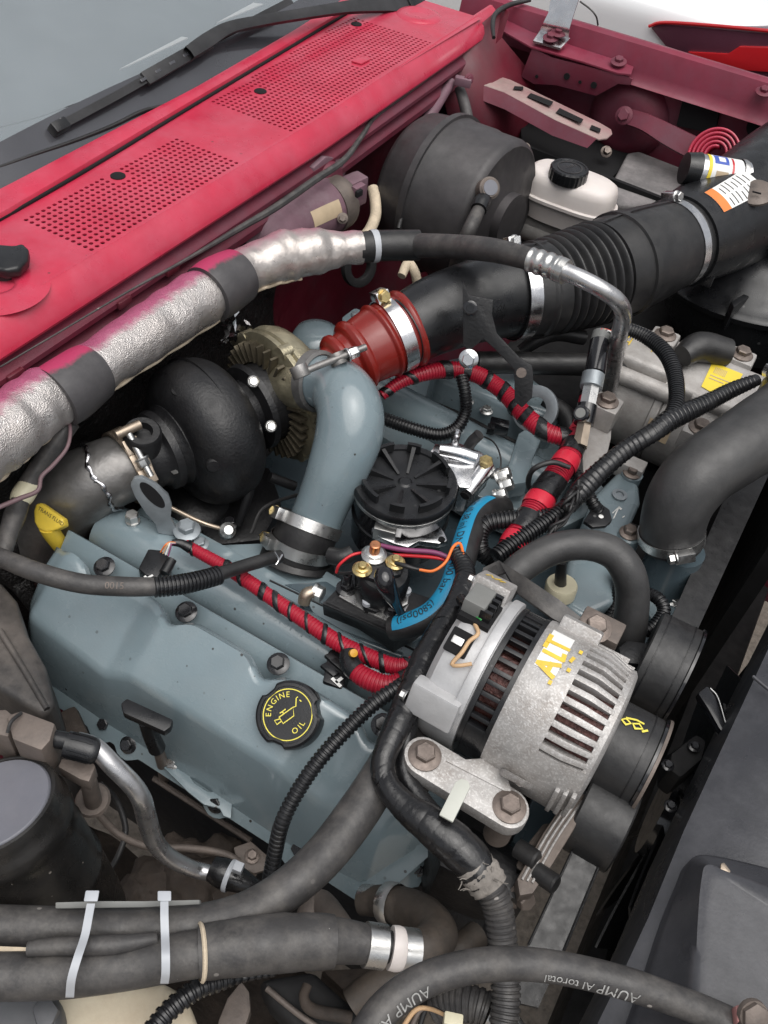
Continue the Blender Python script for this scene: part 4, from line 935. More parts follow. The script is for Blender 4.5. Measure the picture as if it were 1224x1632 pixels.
# filter minder canister
fm = thing('filter_minder', 'small canister with blue, white and yellow printed wrap on air filter', 'gauge', U(1150, 280, .2))
fmp = Path([(1100, 270, .235, 26), (1185, 286, .225, 27)], step=.004)
link('clear_barrel', tube(fmp, 32), 'bright_metal', fm, smooth=50)
link('black_cap', tube(Path([(1090, 268, .236, 24), (1110, 272, .234, 28)]), 28), 'black_plastic', fm, smooth=50)
link('end_ring', band(fmp, .86, .95, 1.08), 'zinc', fm); link('neck_boot', tube(Path([(1182, 286, .225, 22), (1205, 290, .22, 26)]), 24), 'black_rubber', fm)
fa = fmp.toward(.5, (CAM_POS - fmp.at(.5)[0]).normalized())
link('white_wrap', patch(fmp, .26, .84, fa - 1.6, fa + 1.6, 1.012, na=24), 'white_label', fm)
link('yellow_stripe', patch(fmp, .20, .26, fa - 1.6, fa + 1.6, 1.02, na=24), 'yellow_label', fm)
for k in (-1.0, .75):
    link('blue_emblem', patch(fmp, .30, .56, fa + k - .38, fa + k + .38, 1.022, na=10), 'blue_label', fm)
    link('white_oval', patch(fmp, .38, .50, fa + k - .2, fa + k + .2, 1.03, na=8), 'white_label', fm)
link('gold_emblem', patch(fmp, .34, .56, fa - .2, fa + .32, 1.022, na=8), 'tan_label', fm)
link('red_stripe', patch(fmp, .62, .66, fa - 1.3, fa + 1.3, 1.022, na=20), 'tail_lens', fm)

# ================================================================ grey intake elbow to the plenum
el = thing('intake_elbow', 'glossy blue-grey painted intake elbow pipe from compressor down to the plenum', 'intake pipe', U(480, 850, -.03))
ep = Path([(498, 606, .125, 41), (516, 610, .132, 43), (540, 620, .138, 49), (557, 650, .135, 53), (556, 694, .112, 54), (538, 748, .075, 49), (517, 797, .035, 43), (500, 838, -.002, 42)], step=.005)
link('pipe', tube(ep, 48), 'grey_paint', el, smooth=70)
link('collar', band(ep, .015, .05, 1.10, rows=5, th=.002), 'galvanised', el)
vbc = thing('elbow_clamp', 'dark steel V-band clamp ring on the compressor outlet with T-bolt', 'clamp', ep.at(.03)[0])
p_, T_, N_, B_, r_ = ep.at(.03)
link('band', _ring([(r_ * 1.05, -.009), (r_ * 1.19, -.007), (r_ * 1.19, .007), (r_ * 1.05, .009)], p_, T_, 48, N_), 'stainless_brushed', vbc, smooth=30)
cbp = U(505, 580, .19); cbq = U(585, 556, .20)
link('t_bolt', tube(Path([(*U(470, 598, .182), .0045), (*U(583, 553, .195), .0045)], world=True), 12), 'stainless_brushed', vbc)
link('nut', hexbolt(U(553, 566, .191), (U(583, 553, .195) - U(470, 598, .182)).normalized(), .0078, h=.016, flange=1.2), 'bright_metal', vbc)
for a, b in ((478, 592), (538, 572)):
    q = U(a, b, .184); link('trunnion_loop', _ring([(.008, -.008), (.0115, -.008), (.0115, .008), (.008, .008)], q, (U(583, 553, .195) - U(470, 598, .182)).cross(tcam), 24, None), 'stainless_brushed', vbc, bevel=.001)
bt = thing('plenum_boot', 'black rubber boot with two worm-drive clamps under the grey elbow', 'hose', U(470, 900, -.05))
bp = Path([(497, 826, .006, 50), (487, 852, -.01, 50), (478, 878, -.03, 51), (474, 892, -.042, 54), (472, 900, -.048, 58)], step=.003)
link('boot', tube(bp, 44, rows=50), 'black_rubber', bt, smooth=60)
link('lip', band(bp, .76, 1.0, 1.07, rows=5, th=.003), 'black_rubber', bt)
clamp(bt, bp, .13, .016, 1.03, bp.toward(.13, Vector((-.55, -.8, .1))), 'zinc', rscrew=.006, screwmat='brass')
clamp(bt, bp, .58, .016, 1.04, bp.toward(.60, Vector((-.55, -.8, .1))), 'zinc', rscrew=.006, screwmat='brass')

# ================================================================ fuel filter bowl
ff = thing('fuel_filter', 'round fuel filter bowl with ribbed black plastic cap between valve covers', 'fuel filter', U(646, 800, -.09))
fc = U(646, 766, .075); fr_ = 85 * mpp(fc)
link('bowl', lathe([(fr_ * .93, -.10), (fr_ * .93, -.02), (fr_ * .96, -.014)], fc, ZA, 56), 'black_gloss', ff)
link('lower_collar', lathe([(fr_ * .93, -.062), (fr_ * .955, -.060), (fr_ * .955, -.056), (fr_ * .93, -.054)], fc, ZA, 64), 'black_plastic', ff)
link('rim_ring', lathe([(fr_ * .985, -.018), (fr_ * .99, -.012), (fr_ * .97, -.011)], fc, ZA, 64), 'zinc', ff)
capo = link('cap', lathe([(fr_ * .97, -.014), (fr_ * 1.0, -.010), (fr_ * 1.0, -.002), (fr_ * .97, .001), (fr_ * .84, .001), (fr_ * .83, -.002), (fr_ * .14, -.003), (fr_ * .10, -.001), (.0001, -.001)], fc, ZA, 72), 'black_plastic', ff, smooth=35)
phi0 = math.atan2(-1, 1)
for k in range(8):
    a = 2 * PI * k / 8 + .32; d = VV(math.cos(a), math.sin(a), 0); t = VV(-d.y, d.x, 0)
    ro, ri, hh = fr_ * .82, fr_ * .22, .011
    link('rib', G([fc + d * ri + t * s * .0016 + ZA * z for s in (-1, 1) for z in (-.003, -.001)] + [fc + d * ro + t * s * .0028 + ZA * z for s in (-1, 1) for z in (-.003, hh)], [(0, 1, 5, 4), (2, 6, 7, 3), (1, 3, 7, 5), (4, 5, 7, 6), (0, 4, 6, 2), (0, 2, 3, 1)]), 'black_plastic', capo)
for k in range(8):
    a = 2 * PI * k / 8 + .32; sp = .30 if k % 2 else .16
    g = lathe([(fr_ * .79, 0), (fr_ * .79, .0135), (fr_ * .86, .0135), (fr_ * .86, 0)], fc, ZA, 10, XA, a - sp, a + sp)
    n_ = 11; g.f += [(0, n_, 2 * n_, 3 * n_), (n_ - 1, 4 * n_ - 1, 3 * n_ - 1, 2 * n_ - 1)]
    link('rim_lug', g, 'black_plastic', capo, smooth=30)
link('mount_plate', prism([U(a, b, .036) for a, b in ((592, 838), (600, 830), (636, 845), (640, 860), (668, 852), (700, 838), (708, 848), (714, 862), (700, 866), (668, 862), (650, 872), (628, 866), (594, 852))], (0, 0, -.010)), 'bright_metal', ff, bevel=.002)
link('mount_block', box(U(614, 846, .040), VV(.014, .004, 0), VV(-.003, .009, 0), ZA * .010), 'zinc', ff, bevel=.002)
link('ear_hole', lathe([(.0045, 0), (.0045, .001)], U(704, 860, .0365), ZA, 14), 'vent_black', ff)
# regulator block
rg = thing('fuel_regulator', 'bright machined aluminium fuel regulator block on the filter bowl', 'regulator', U(760, 780, .0))
def pb(name, pts, z, dz, m, par, bev=.003): return link(name, prism([U(a, b, z) for a, b in pts], (0, 0, -dz)), m, par, bevel=bev)
pb('body', ((686, 722), (704, 706), (730, 704), (766, 718), (786, 736), (764, 762), (748, 778), (732, 776), (714, 752)), .060, .05, 'bright_metal', rg, .005)
pb('ear', ((684, 722), (694, 706), (712, 710), (720, 726), (702, 736)), .062, .02, 'bright_metal', rg)
link('top_barrel', tube(Path([(700, 716, .07, 9), (732, 722, .068, 12), (756, 730, .062, 13)]), 20), 'bright_metal', rg)
link('lower_barrel', tube(Path([(776, 742, .055, 15), (760, 764, .05, 15), (742, 788, .045, 14)]), 24), 'bright_metal', rg)
link('bore', lathe([(.007, 0), (.007, .001), (.0001, .0011)], U(741, 790, .047), (U(741, 790, .045) - U(776, 742, .055)), 16), 'vent_black', rg)
link('brass_cap', lathe([(.010, 0), (.010, .006), (.008, .008), (.0001, .008)], U(774, 738, .066), ZA, 6), 'brass', rg)
for a, b in ((792, 762), (800, 776), (790, 792), (796, 758)): link('fitting', hexbolt(U(a, b, .045), Vector((.6, .3, .5)), .009, h=.016, flange=1.2), 'zinc', rg)
link('braided_line', loom(Path([(768, 752, .05, 7), (790, 758, .045, 7), (815, 764, .04, 7)]), .003), 'zinc', rg)
link('spring_pin', lathe([(.006, 0), (.006, .02), (.003, .024), (.0001, .024)], U(725, 706, .06), ZA, 14), 'bright_metal', rg)
pin = Path([(742, 720, .05, 8), (752, 704, .07, 9), (764, 692, .085, 9)]); tag(link('vent_nipple', tube(pin, 16), 'black_rubber'), 'short black rubber nipple behind the aluminium regulator block', 'nipple')

# ================================================================ glow-plug relay on its bracket
rk = thing('relay_bracket', 'black steel bracket with plated corner plates under the relay', 'bracket', U(600, 970, -.02))
RZ = .035
pb('tray', ((514, 962), (560, 912), (694, 955), (668, 992), (632, 1010), (628, 1012)), RZ, .006, 'black_satin', rk, .002)
link('front_wall', sheet([[U(a, b, RZ) for a, b in ((514, 962), (570, 986), (629, 1012))], [U(a, b, -.005) for a, b in ((516, 980), (572, 1003), (627, 1040))]], (0, .004, 0)), 'black_satin', rk)
link('end_wall', sheet([[U(a, b, RZ) for a, b in ((629, 1012), (660, 997), (690, 970))], [U(a, b, -.005) for a, b in ((628, 1038), (662, 1020), (694, 990))]], (-.004, 0, 0)), 'black_satin', rk)
for pts in (((540, 950), (566, 924), (572, 940), (582, 974)), ((586, 976), (612, 962), (640, 972), (652, 962), (642, 982), (624, 992)), ((640, 950), (652, 940), (650, 962), (638, 968))):
    pb('corner_plate', pts, RZ + .0035, .003, 'zinc', rk, .0005)
for a, b in ((552, 938), (627, 974)): link('stud_nut', G().add(hexbolt(U(a, b, RZ + .003), ZA, .0085, h=.012)).add(lathe([(.0055, .01), (.0055, .026), (.004, .028), (.0001, .028)], U(a, b, RZ + .003), ZA, 16)), 'bolt_black', rk)
rl = thing('glow_plug_relay', 'black relay with three studs and rubber boot beside fuel filter', 'relay', U(610, 940, .04))
pb('base', ((560, 930), (572, 902), (598, 886), (640, 892), (652, 935), (640, 962), (600, 975), (580, 968)), .045, .008, 'black_plastic', rl, .002)
link('coil_can', lathe([(.032, -.005), (.032, .032), (.028, .038), (.0001, .038)], U(607, 938, .045), Vector((.05, -.05, 1)), 40), 'black_plastic', rl)
pb('terminal_block', ((566, 900), (590, 880), (612, 876), (645, 895), (640, 915), (600, 925), (572, 915)), .088, .03, 'black_plastic', rl, .005)
for a, b, m_, r_s, hh in ((596, 885, 'copper', .0065, .020), (577, 908, 'brass', .005, .010), (630, 897, 'brass', .005, .010)):
    q = U(a, b, .089); s_ = link('stud', lathe([(r_s, 0), (r_s, hh), (r_s * .8, hh + .001), (.0001, hh + .001)], q, ZA, 16), m_, rl)
    link('nut', hexbolt(q, ZA, r_s * 1.75, h=r_s * 1.1, flange=1.35), 'zinc' if m_ == 'copper' else 'brass', s_)
link('rubber_boot', tube(Path([(612, 912, .105, 15), (613, 925, .103, 17), (622, 945, .085, 14), (634, 968, .06, 8), (644, 985, .045, 6)]), 24), 'black_gloss', rl, smooth=70)
for a, b in ((585, 962), (647, 945)): link('rivet', lathe([(.006, 0), (.006, .006), (.003, .007), (.0001, .005)], U(a, b, .046), ZA, 18), 'tie_grey', rl)
tag(wire(None, 'red_wire', [(536, 912, .06, 2.5), (541, 900, .075, 2.5), (560, 885, .085, 2.5), (582, 880, .085, 2.5)], 'red_wire'), 'thin red wire looping from relay stud past the boot', 'wire')
tag(wire(None, 'orange_wire', [(668, 908, .10, 2.5), (690, 910, .10, 2.5), (710, 896, .105, 2.5), (722, 872, .11, 2.5), (733, 866, .11, 2.5), (738, 884, .11, 2.5), (736, 890, .11, 2.5)], 'orange_wire'), 'thin orange wire curling over the blue striped hose', 'wire')
tag(wire(None, 'purple_wire', [(600, 868, .08, 4), (640, 876, .085, 4), (690, 880, .09, 4), (715, 889, .09, 4), (728, 898, .085, 4)], 'purple_wire'), 'purple battery wire crossing from copper relay stud to taped harness', 'wire', )
tag(wire(None, 'scarlet_wire', [(618, 884, .075, 3), (660, 886, .08, 3), (700, 890, .085, 3), (722, 900, .08, 3)], 'red_wire'), 'bright red wire running under the purple wire by the filter', 'wire')
tag(wire(None, 'dark_wire', [(540, 914, .06, 3), (560, 913, .075, 3), (577, 906, .092, 3)], 'black_rubber'), 'short dark lead on the brass stud nearest the boot', 'wire')
tag(wire(None, 'dark_lead', [(630, 897, .095, 3), (646, 902, .1, 4), (660, 906, .10, 3), (670, 908, .10, 2.5)], 'black_rubber'), 'dark lead joining brass relay stud to orange wire', 'wire')
# elbow fittings beside the bracket
fit = thing('fuel_line_fitting', 'gold zinc elbow fitting with silver nut at the bracket corner', 'fitting', U(492, 950, .0))
link('elbow', tube(Path([(484, 962, .02, 10), (488, 948, .03, 11), (500, 943, .032, 10)]), 16), 'tan_steel', fit)
link('nut', hexbolt(U(500, 942, .03), U(518, 950, .03) - U(500, 942, .03), .010, h=.013, flange=1.1), 'zinc', fit)
link('line', tube(Path([(484, 962, .01, 7), (500, 985, -.01, 6), (540, 1008, -.02, 6), (640, 1046, -.02, 6)]), 12), 'grey_paint_dark', fit)
# blue-striped fuel hose
bh, bhp = None, Path([(800, 812, .04, 22), (780, 812, .055, 22), (758, 830, .07, 22), (744, 865, .08, 22), (733, 905, .08, 22), (718, 945, .075, 22), (692, 978, .06, 22), (655, 996, .045, 21), (625, 1002, .03, 20)], step=.004)
bho = thing('fuel_hose', 'black hose with bright blue printed stripe curving beside the filter', 'hose', bhp.P[-1])
link('rubber', tube(bhp, 24), 'black_rubber', bho, smooth=70)
v, nu = [], bhp.m
def hose_strip(path, u0, u1, half, ref, scale=1.012, na=9):
    nn = max(8, int(path.m * (u1 - u0))); vv = []
    for i in range(nn + 1):
        u = u0 + (u1 - u0) * i / nn; p, T, N, B, r = path.at(u); a0 = math.atan2(ref.dot(B), ref.dot(N))
        for j in range(na):
            a = a0 - half + 2 * half * j / (na - 1); vv.append(p + (N * math.cos(a) + B * math.sin(a)) * r * scale)
    return G(vv, grid_faces(nn + 1, na, False))
sref = Vector((-.55, -.30, .78))
link('blue_stripe', hose_strip(bhp, .10, .97, .74, sref), 'blue_hose', bho, smooth=70)
def ref_frame(path, u, ref, size, flip=1, yoff=0.0):
    def fr(x, y, th=.0004):
        uu = u + flip * x * size / path.length; p, T, N, B, r = path.at(uu); a = math.atan2(ref.dot(B), ref.dot(N)) - flip * (y * size + yoff) / r
        return p + (N * math.cos(a) + B * math.sin(a)) * (r * 1.02 + th)
    return fr
link('print', text_on('mm (0.38 in) DN10   400 bar   (5800psi)', ref_frame(bhp, .16, sref, .014, 1, -.004)), 'print_black', bho)

# ================================================================ alternator
AY, AZ, AR = .531, .100, .086
ac = lambda x: Vector((x, AY, AZ))
an = Vector((0, -AY, CAM_POS.z - AZ)).normalized(); asd = XA.cross(an)      # 0 = towards the camera, positive angles go down
def apt(x, deg, r): a = math.radians(deg); return ac(x) + (an * math.cos(a) + asd * math.sin(a)) * r
def adirv(deg): a = math.radians(deg); return an * math.cos(a) + asd * math.sin(a)
def aframe(x0, deg0, size, r=AR + .0005, rot=0.0):
    cs, sn_ = math.cos(rot), math.sin(rot)
    def fr(x, y, th=.0004):
        u, w = (x * cs - y * sn_) * size, (x * sn_ + y * cs) * size
        return apt(x0 + u, deg0 - math.degrees(w / AR), r + th)
    return fr
al = thing('alternator', 'cast aluminium alternator with slotted black band and marker-lettered white sticker', 'alternator', ac(-.04) - ZA * .09)
def sector(x0, x1, r0, r1, d0, d1, n=None):
    """solid arc block between two radii"""
    n = n or max(2, int(abs(d1 - d0) / 4)); v = []
    for x in (x0, x1):
        for r in (r0, r1):
            for i in range(n + 1): v.append(apt(x, d0 + (d1 - d0) * i / n, r))
    m = n + 1; f = []
    for i in range(n):
        f += [(i, i + 1, m + i + 1, m + i), (2 * m + i, 3 * m + i, 3 * m + i + 1, 2 * m + i + 1), (m + i, m + i + 1, 3 * m + i + 1, 3 * m + i), (i, 2 * m + i, 2 * m + i + 1, i + 1)]
    f += [(0, m, 3 * m, 2 * m), (n, 2 * m + n, 3 * m + n, m + n)]
    return G(v, f)
link('rear_housing', lathe([(.030, -.143), (.070, -.143), (.080, -.136), (.0835, -.126), (.0835, -.092), (.080, -.090)], ac(0), XA, 72, an), 'alternator_rear', al, smooth=35)
link('stator_winding', lathe([(.074, -.095), (.074, .036)], ac(0), XA, 60, an), 'winding', al)
for k in range(60):
    pass
bnd = link('slotted_band', sector(-.0905, -.0855, .072, .0845, -110, 70), 'black_plastic', al)
link('band_edge', sector(-.0655, -.0605, .072, .0845, -110, 70), 'black_plastic', al)
for k in range(14):
    d = -86 + k * 8.6
    link('slat', sector(-.0856, -.0654, .076, .0835, d, d + (3.2 if k > 3 else 5.6)), 'black_plastic', bnd, bevel=.0006)
link('band_solid', sector(-.0856, -.0654, .074, .0842, 34, 70), 'black_plastic', bnd, bevel=.001)
link('front_housing', lathe([(.078, -.061), (.0855, -.0605), (.0865, -.057), (.0865, -.016), (.0862, -.0135)], ac(0), XA, 90, an), 'cast_aluminium', al, smooth=35)
link('front_housing_solid', sector(-.0140, .026, .072, .0862, 26, 275), 'cast_aluminium', al)
link('front_face', lathe([(.076, .030), (.0785, .0305), (.078, .037), (.074, .040), (.056, .042), (.034, .042), (.0001, .042)], ac(0), XA, 90, an), 'cast_aluminium', al, smooth=35)
for k in range(13):
    d = -82 + k * 8.5
    g = G([apt(x, dd, r) for dd in (d, d + 4.3) for x, r in ((-.0145, .0862), (.008, .0862), (.0335, .0785), (.0335, .070), (-.0145, .072))], [(0, 1, 2, 3, 4), (9, 8, 7, 6, 5), (0, 5, 6, 1), (1, 6, 7, 2), (2, 7, 8, 3), (3, 8, 9, 4), (4, 9, 5, 0)])
    link('fin', g, 'cast_aluminium', al, bevel=.0010)
link('front_housing_cone', sector(.0255, .034, .070, .0805, 26, 275), 'cast_aluminium', al)
for xx, w_ in ((.018, .004), (.026, .004), (.034, .004)):
    link('lower_step', sector(xx - .002, xx + .0025, .080, .091 - (xx - .018) * .2, 44, 74), 'cast_aluminium', al, bevel=.001)
# rear regulator, lugs
link('rear_boss', box(apt(-.128, -72, .088), XA * .020, adirv(-72) * .012, adirv(18) * .020), 'cast_aluminium', al, bevel=.003)
link('rear_rib', sector(-.104, -.0925, .078, .088, -92, 30), 'alternator_rear', al, bevel=.002)
link('rear_lug', box(apt(-.122, 34, .084), XA * .026, adirv(34) * .010, adirv(124) * .018), 'alternator_rear', al, bevel=.004)
for d, x in ((-72, -.150), (38, -.150)): link('through_bolt', hexbolt(apt(x, d, .088), -XA, .005, h=.007, flange=1.2), 'zinc', al)
link('connector_pocket', box(apt(-.126, -12, .0835), XA * .012, adirv(-12) * .003, adirv(78) * .013), 'vent_black', al, bevel=.002)
link('pocket_pin', box(apt(-.128, -12, .0865), XA * .006, adirv(-12) * .002, adirv(78) * .004), 'zinc', al, bevel=.001)
link('regulator_recess', box(apt(-.124, -40, .083), XA * .017, adirv(-40) * .004, adirv(50) * .018), 'vent_black', al)
link('regulator_plug', box(apt(-.130, -43, .092), XA * .012, adirv(-43) * .010, adirv(47) * .016), 'connector_grey', al, bevel=.003)
for k in range(4): link('plug_fin', box(apt(-.116, -52 + k * 6, .091), XA * .006, adirv(-43) * .009, adirv(47) * .0022), 'black_plastic', al)
link('front_lug', prism([apt(.000, 58, .082), apt(-.040, 58, .084), apt(-.034, 44, .098), apt(-.012, 44, .098)], adirv(140) * .012), 'cast_aluminium', al, bevel=.003)
link('nub', lathe([(.003, 0), (.003, .005), (.0001, .006)], apt(-.016, 56, .087), adirv(56), 12), 'bright_metal', al)
# mounting bar with two bolts, low on the near side
b1, b2 = U(677, 1203, .105), U(812, 1285, .095)
bx_ = (b2 - b1); bl_ = bx_.length; bx_.normalize(); by_ = ZA.cross(bx_).normalized()
bar = [];
for s, c0 in ((-1, b1), (1, b2)):
    for i in range(13):
        a = (PI / 2 + PI * i / 12) if s < 0 else (-PI / 2 + PI * i / 12)
        bar.append(c0 + (bx_ * math.cos(a) + by_ * math.sin(a)) * .0205)
link('mounting_bar', prism([p - ZA * .002 for p in bar], (0, 0, -.018)), 'cast_aluminium', al, bevel=.002)
link('bar_web', prism([b1 + bx_ * .018 + by_ * .006, b1 + bx_ * .05 + by_ * .03, b2 - bx_ * .02 + by_ * .035, b2 + bx_ * .0 + by_ * .012], (0, 0, -.014)), 'cast_aluminium', al, bevel=.003)
for c0 in (b1, b2):
    link('spacer', lathe([(.014, -.065), (.014, -.016)], c0, ZA, 28), 'dirty_metal', al)
    bolt(al, c0 - ZA * .002, ZA, .0105, 'bolt_rust', flange=1.6, h=.011)
bk = U(948, 992, .125)
link('upper_lug', box(U(955, 1005, .11), XA * .024, YA * .016, ZA * .012), 'dirty_metal', al, bevel=.003)
bolt(al, U(948, 1000, .125), Vector((.1, -.2, 1)), .0115, 'bolt_rust', flange=1.6, h=.012)
link('top_bridge', box(apt(-.030, -78, .088), XA * .022, adirv(-78) * .010, adirv(12) * .012), 'cast_aluminium', al, bevel=.003)
stk = link('white_sticker', G([apt(x, d, AR + .0012) for d in [-58 + 3 * i for i in range(13)] for x in (-.053 + .0, -.030)], grid_faces(13, 2, False)), 'white_label', al)
fr = aframe(-.0505, -26, .001, AR + .0018, math.radians(0))
def rfr(x, y, th=0): return apt(-.0505 + (y) * .001, -22 - math.degrees(x * .001 / AR), AR + .0019)
def aline(pts): return [(a * 1.0, b * 1.0) for a, b in pts]
# marker letters A L T run up the sticker
def rfr2(x, y, th=0): return apt(-.0285 - y * .00112, -20 - math.degrees(x * .00112 / AR), AR + .0019)
def rfr3(x, y, th=0): return apt(-.0270 + y * -.001, -20 - math.degrees(x * .001 / AR), AR + .0019)
link('marker_letters', strokes([[(0, 3), (6, 20)], [(6, 20), (13, 2)], [(3, 9), (11, 9)], [(19, 20), (19, 2)], [(19, 2), (25, 3)], [(24, 21), (40, 21)], [(32, 21), (33, 2)]], rfr2, 4.2), 'yellow_marker', stk)
link('marker_dots', strokes([[(12, -6), (14, -6)], [(22, -4), (27, -5)], [(36, -8), (39, -8)], [(-6, 3), (-4, 3)]], rfr2, 3.2), 'yellow_marker', al)
link('boss_marks', strokes([[(0, 0), (3, 7), (6, 0)], [(8, 0), (12, 8)], [(13, 1), (16, 6)]], lambda x, y, th=0: apt(-.140 + x * .0012, -72, .1006) + adirv(18) * ((4 - y) * .0013), 2.4), 'yellow_marker', al)
link('terminal_boot', tube(Path([(705, 1110, .085, 20), (690, 1095, .085, 24), (678, 1112, .07, 22), (668, 1140, .05, 18)]), 22), 'black_rubber', al, smooth=70)
# wires of the alternator plug
tag(wire(None, 'tan_wire', [(*a, ) for a in ((757, 995, .185, 3.5), (762, 1010, .187, 3.5), (748, 1022, .184, 3.5), (736, 1040, .18, 3.5), (720, 1058, .172, 3.5), (730, 1061, .175, 3.5), (752, 1058, .178, 3.5))], 'tan_wire'), 'tan wire bent from the grey plug into the alternator pocket', 'wire')
tag(wire(None, 'green_wire', [(768, 988, .188, 3), (760, 982, .188, 3), (748, 990, .175, 3), (738, 1005, .15, 3)], 'green_plastic'), 'short green wire at the alternator plug', 'wire')
tag(link('loose_clip_tab', prism([U(a, b, .125) for a, b in ((700, 1298), (726, 1246), (736, 1240), (746, 1244), (750, 1254), (722, 1310))], (0, 0, -.003)), 'tie_pale', bevel=.001), 'pale translucent plastic tab lying on the alternator mounting bar', 'clip')

# ================================================================ pulleys and belt
mat('belt_rubber', (0.020, 0.020, 0.021), .36, 0, .2, 40, bump=.08, bscale=300, dust=.35, dustcol=(.075, .075, .075), dscale=24, spec=.4)
def pulley(par, name, q, r, w, m, prof=None):
    S = U(*q); n = Vector((0, CAM_POS.y - S.y, CAM_POS.z - S.z)).normalized(); C0 = S - n * r
    prof = prof or [(r * .3, -w / 2), (r * .96, -w / 2), (r, -w / 2 + .002), (r, w / 2 - .002), (r * .96, w / 2), (r * .3, w / 2)]
    return link(name, lathe(prof, C0, XA, 64, n), m, par, smooth=35), C0, n
idl = thing('idler_pulley', 'smooth black upper idler pulley where the belt run arrives', 'pulley', U(1060, 1090, -.02))
_, IC, inn = pulley(idl, 'roller', (1058, 1066, .062), .062, .052, 'belt_rubber')
link('arm', prism([U(a, b, .04) for a, b in ((985, 1030), (1000, 1018), (1045, 1025), (1030, 1060), (990, 1055))], (0, 0, -.03)), 'black_satin', idl, bevel=.006)
apul = thing('alternator_pulley', 'black alternator pulley with yellow marker scrawl on the belt', 'pulley', U(990, 1260, -.02))
_, PC, pn = pulley(apul, 'roller', (993, 1202, .075), .054, .058, 'belt_rubber')
link('rim', _ring([(.049, -.034), (.058, -.034), (.058, -.029), (.052, -.029)], PC, XA, 60, pn), 'dirty_metal', apul)
link('rim', _ring([(.049, .0315), (.0575, .0315), (.0575, .035), (.049, .035)], PC, XA, 60, pn), 'dirty_metal', apul)
psd = XA.cross(pn)
def pfr(x, y, th=0): a = -x * .001 / .054 - .55; return PC + XA * (-.004 + y * .001) + (pn * math.cos(a) + psd * math.sin(a)) * .0552
link('marker_scrawl', strokes([[(0, -6), (3, -12), (7, -8), (4, -2), (0, -6)], [(1, 4), (5, 0), (9, 6), (5, 11), (1, 4)], [(8, -8), (12, 2), (12, 10)], [(2, 12), (6, 16)]], pfr, 2.4), 'yellow_print', apul)
for nm, C_, n__, rr_, ww in ((idl, IC, inn, .062, .052), (apul, PC, pn, .054, .058)):
    for s__ in (-.30, .30): link('belt_edge', _ring([(rr_ - .001, s__ * ww - .0008), (rr_ + .0009, s__ * ww - .0006), (rr_ + .0009, s__ * ww + .0006), (rr_ - .001, s__ * ww + .0008)], C_, XA, 64, n__), 'black_satin', nm)
    link('flange_rim', _ring([(rr_ - .006, .5 * ww - .001), (rr_ + .0025, .5 * ww - .001), (rr_ + .0025, .5 * ww + .0022), (rr_ - .006, .5 * ww + .0022)], C_, XA, 64, n__), 'black_gloss', nm)
low = thing('lower_pulley', 'black lower belt pulley under the alternator', 'pulley', U(960, 1340, -.1))
_, LC, ln_ = pulley(low, 'roller', (962, 1308, .03), .048, .054, 'belt_rubber')
belt = thing('serpentine_belt', 'wide flat black serpentine belt running across the engine front', 'belt', U(900, 1420, -.05))
def bandq(name, pts, par, th=(0, 0, -.005)): return link(name, sheet([[U(*a) for a in pts[0]], [U(*a) for a in pts[1]]], th), 'belt_rubber', par)
MATS['belt_rubber']
bandq('lower_run', (((800, 1592, -.06), (842, 1506, -.045), (924, 1330, -.015), (940, 1296, -.005)), ((858, 1606, -.06), (899, 1515, -.045), (966, 1353, -.015), (985, 1312, -.005))), belt)
bandq('upper_run', (((1058, 1010, .01), (1071, 982, .01), (1156, 792, .01), (1240, 605, .01)), ((1100, 1030, .01), (1113, 1001, .01), (1224, 759, .01), (1310, 570, .01))), belt)
for side_ in (0, 1):
    pts_ = ((842, 1506, -.043), (924, 1330, -.013), (934, 1310, -.007)) if side_ == 0 else ((899, 1515, -.043), (966, 1353, -.013), (978, 1327, -.007))
    link('belt_cord', tube(Path([(a, b, z, 2.2) for a, b, z in pts_]), 8), 'black_satin', belt)
bkt2 = thing('alternator_bracket', 'ribbed aluminium bracket arms below the alternator front', 'bracket', U(870, 1380, -.05))
link('arm', prism([U(a, b, .02) for a, b in ((945, 1262), (915, 1322), (882, 1376), (850, 1424), (828, 1428), (824, 1400), (866, 1326), (906, 1268))], (0, 0, -.018)), 'dirty_metal', bkt2, bevel=.003)
for o_ in (0, 8, 16):
    link('arm_rib', tube(Path([(912 + o_, 1272 + o_ * .3, .021, 2.2), (872 + o_, 1330 + o_ * .3, .021, 2.2), (832 + o_, 1402 + o_ * .3, .021, 2.2)]), 8), 'cast_aluminium', bkt2)
link('arm', prism([U(a, b, .0) for a, b in ((828, 1400), (860, 1350), (880, 1310), (866, 1312), (838, 1348), (815, 1392))], (0, 0, -.03)), 'dirty_metal', bkt2, bevel=.003)
link('black_plate', prism([U(a, b, .0) for a, b in ((690, 1310), (760, 1330), (850, 1390), (840, 1440), (780, 1420), (700, 1380))], (0, 0, -.12)), 'black_satin', bkt2, bevel=.006)
for a, b, l in ((838, 1360, 0), (868, 1398, 0)):
    link('bushing', lathe([(.010, -.010), (.010, .012), (.008, .014), (.0001, .014)], U(a, b, .02), Vector((.9, -.2, .3)), 24), 'black_rubber', bkt2)
bolt(bkt2, U(828, 1425, -.01), Vector((.7, -.4, .5)), .010, 'dirty_metal', h=.016)
link('low_case', lathe([(.06, -.06), (.06, .0), (.05, .01), (.0001, .01)], U(800, 1440, -.12), Vector((.9, 0, .2)), 40), 'black_satin', bkt2)

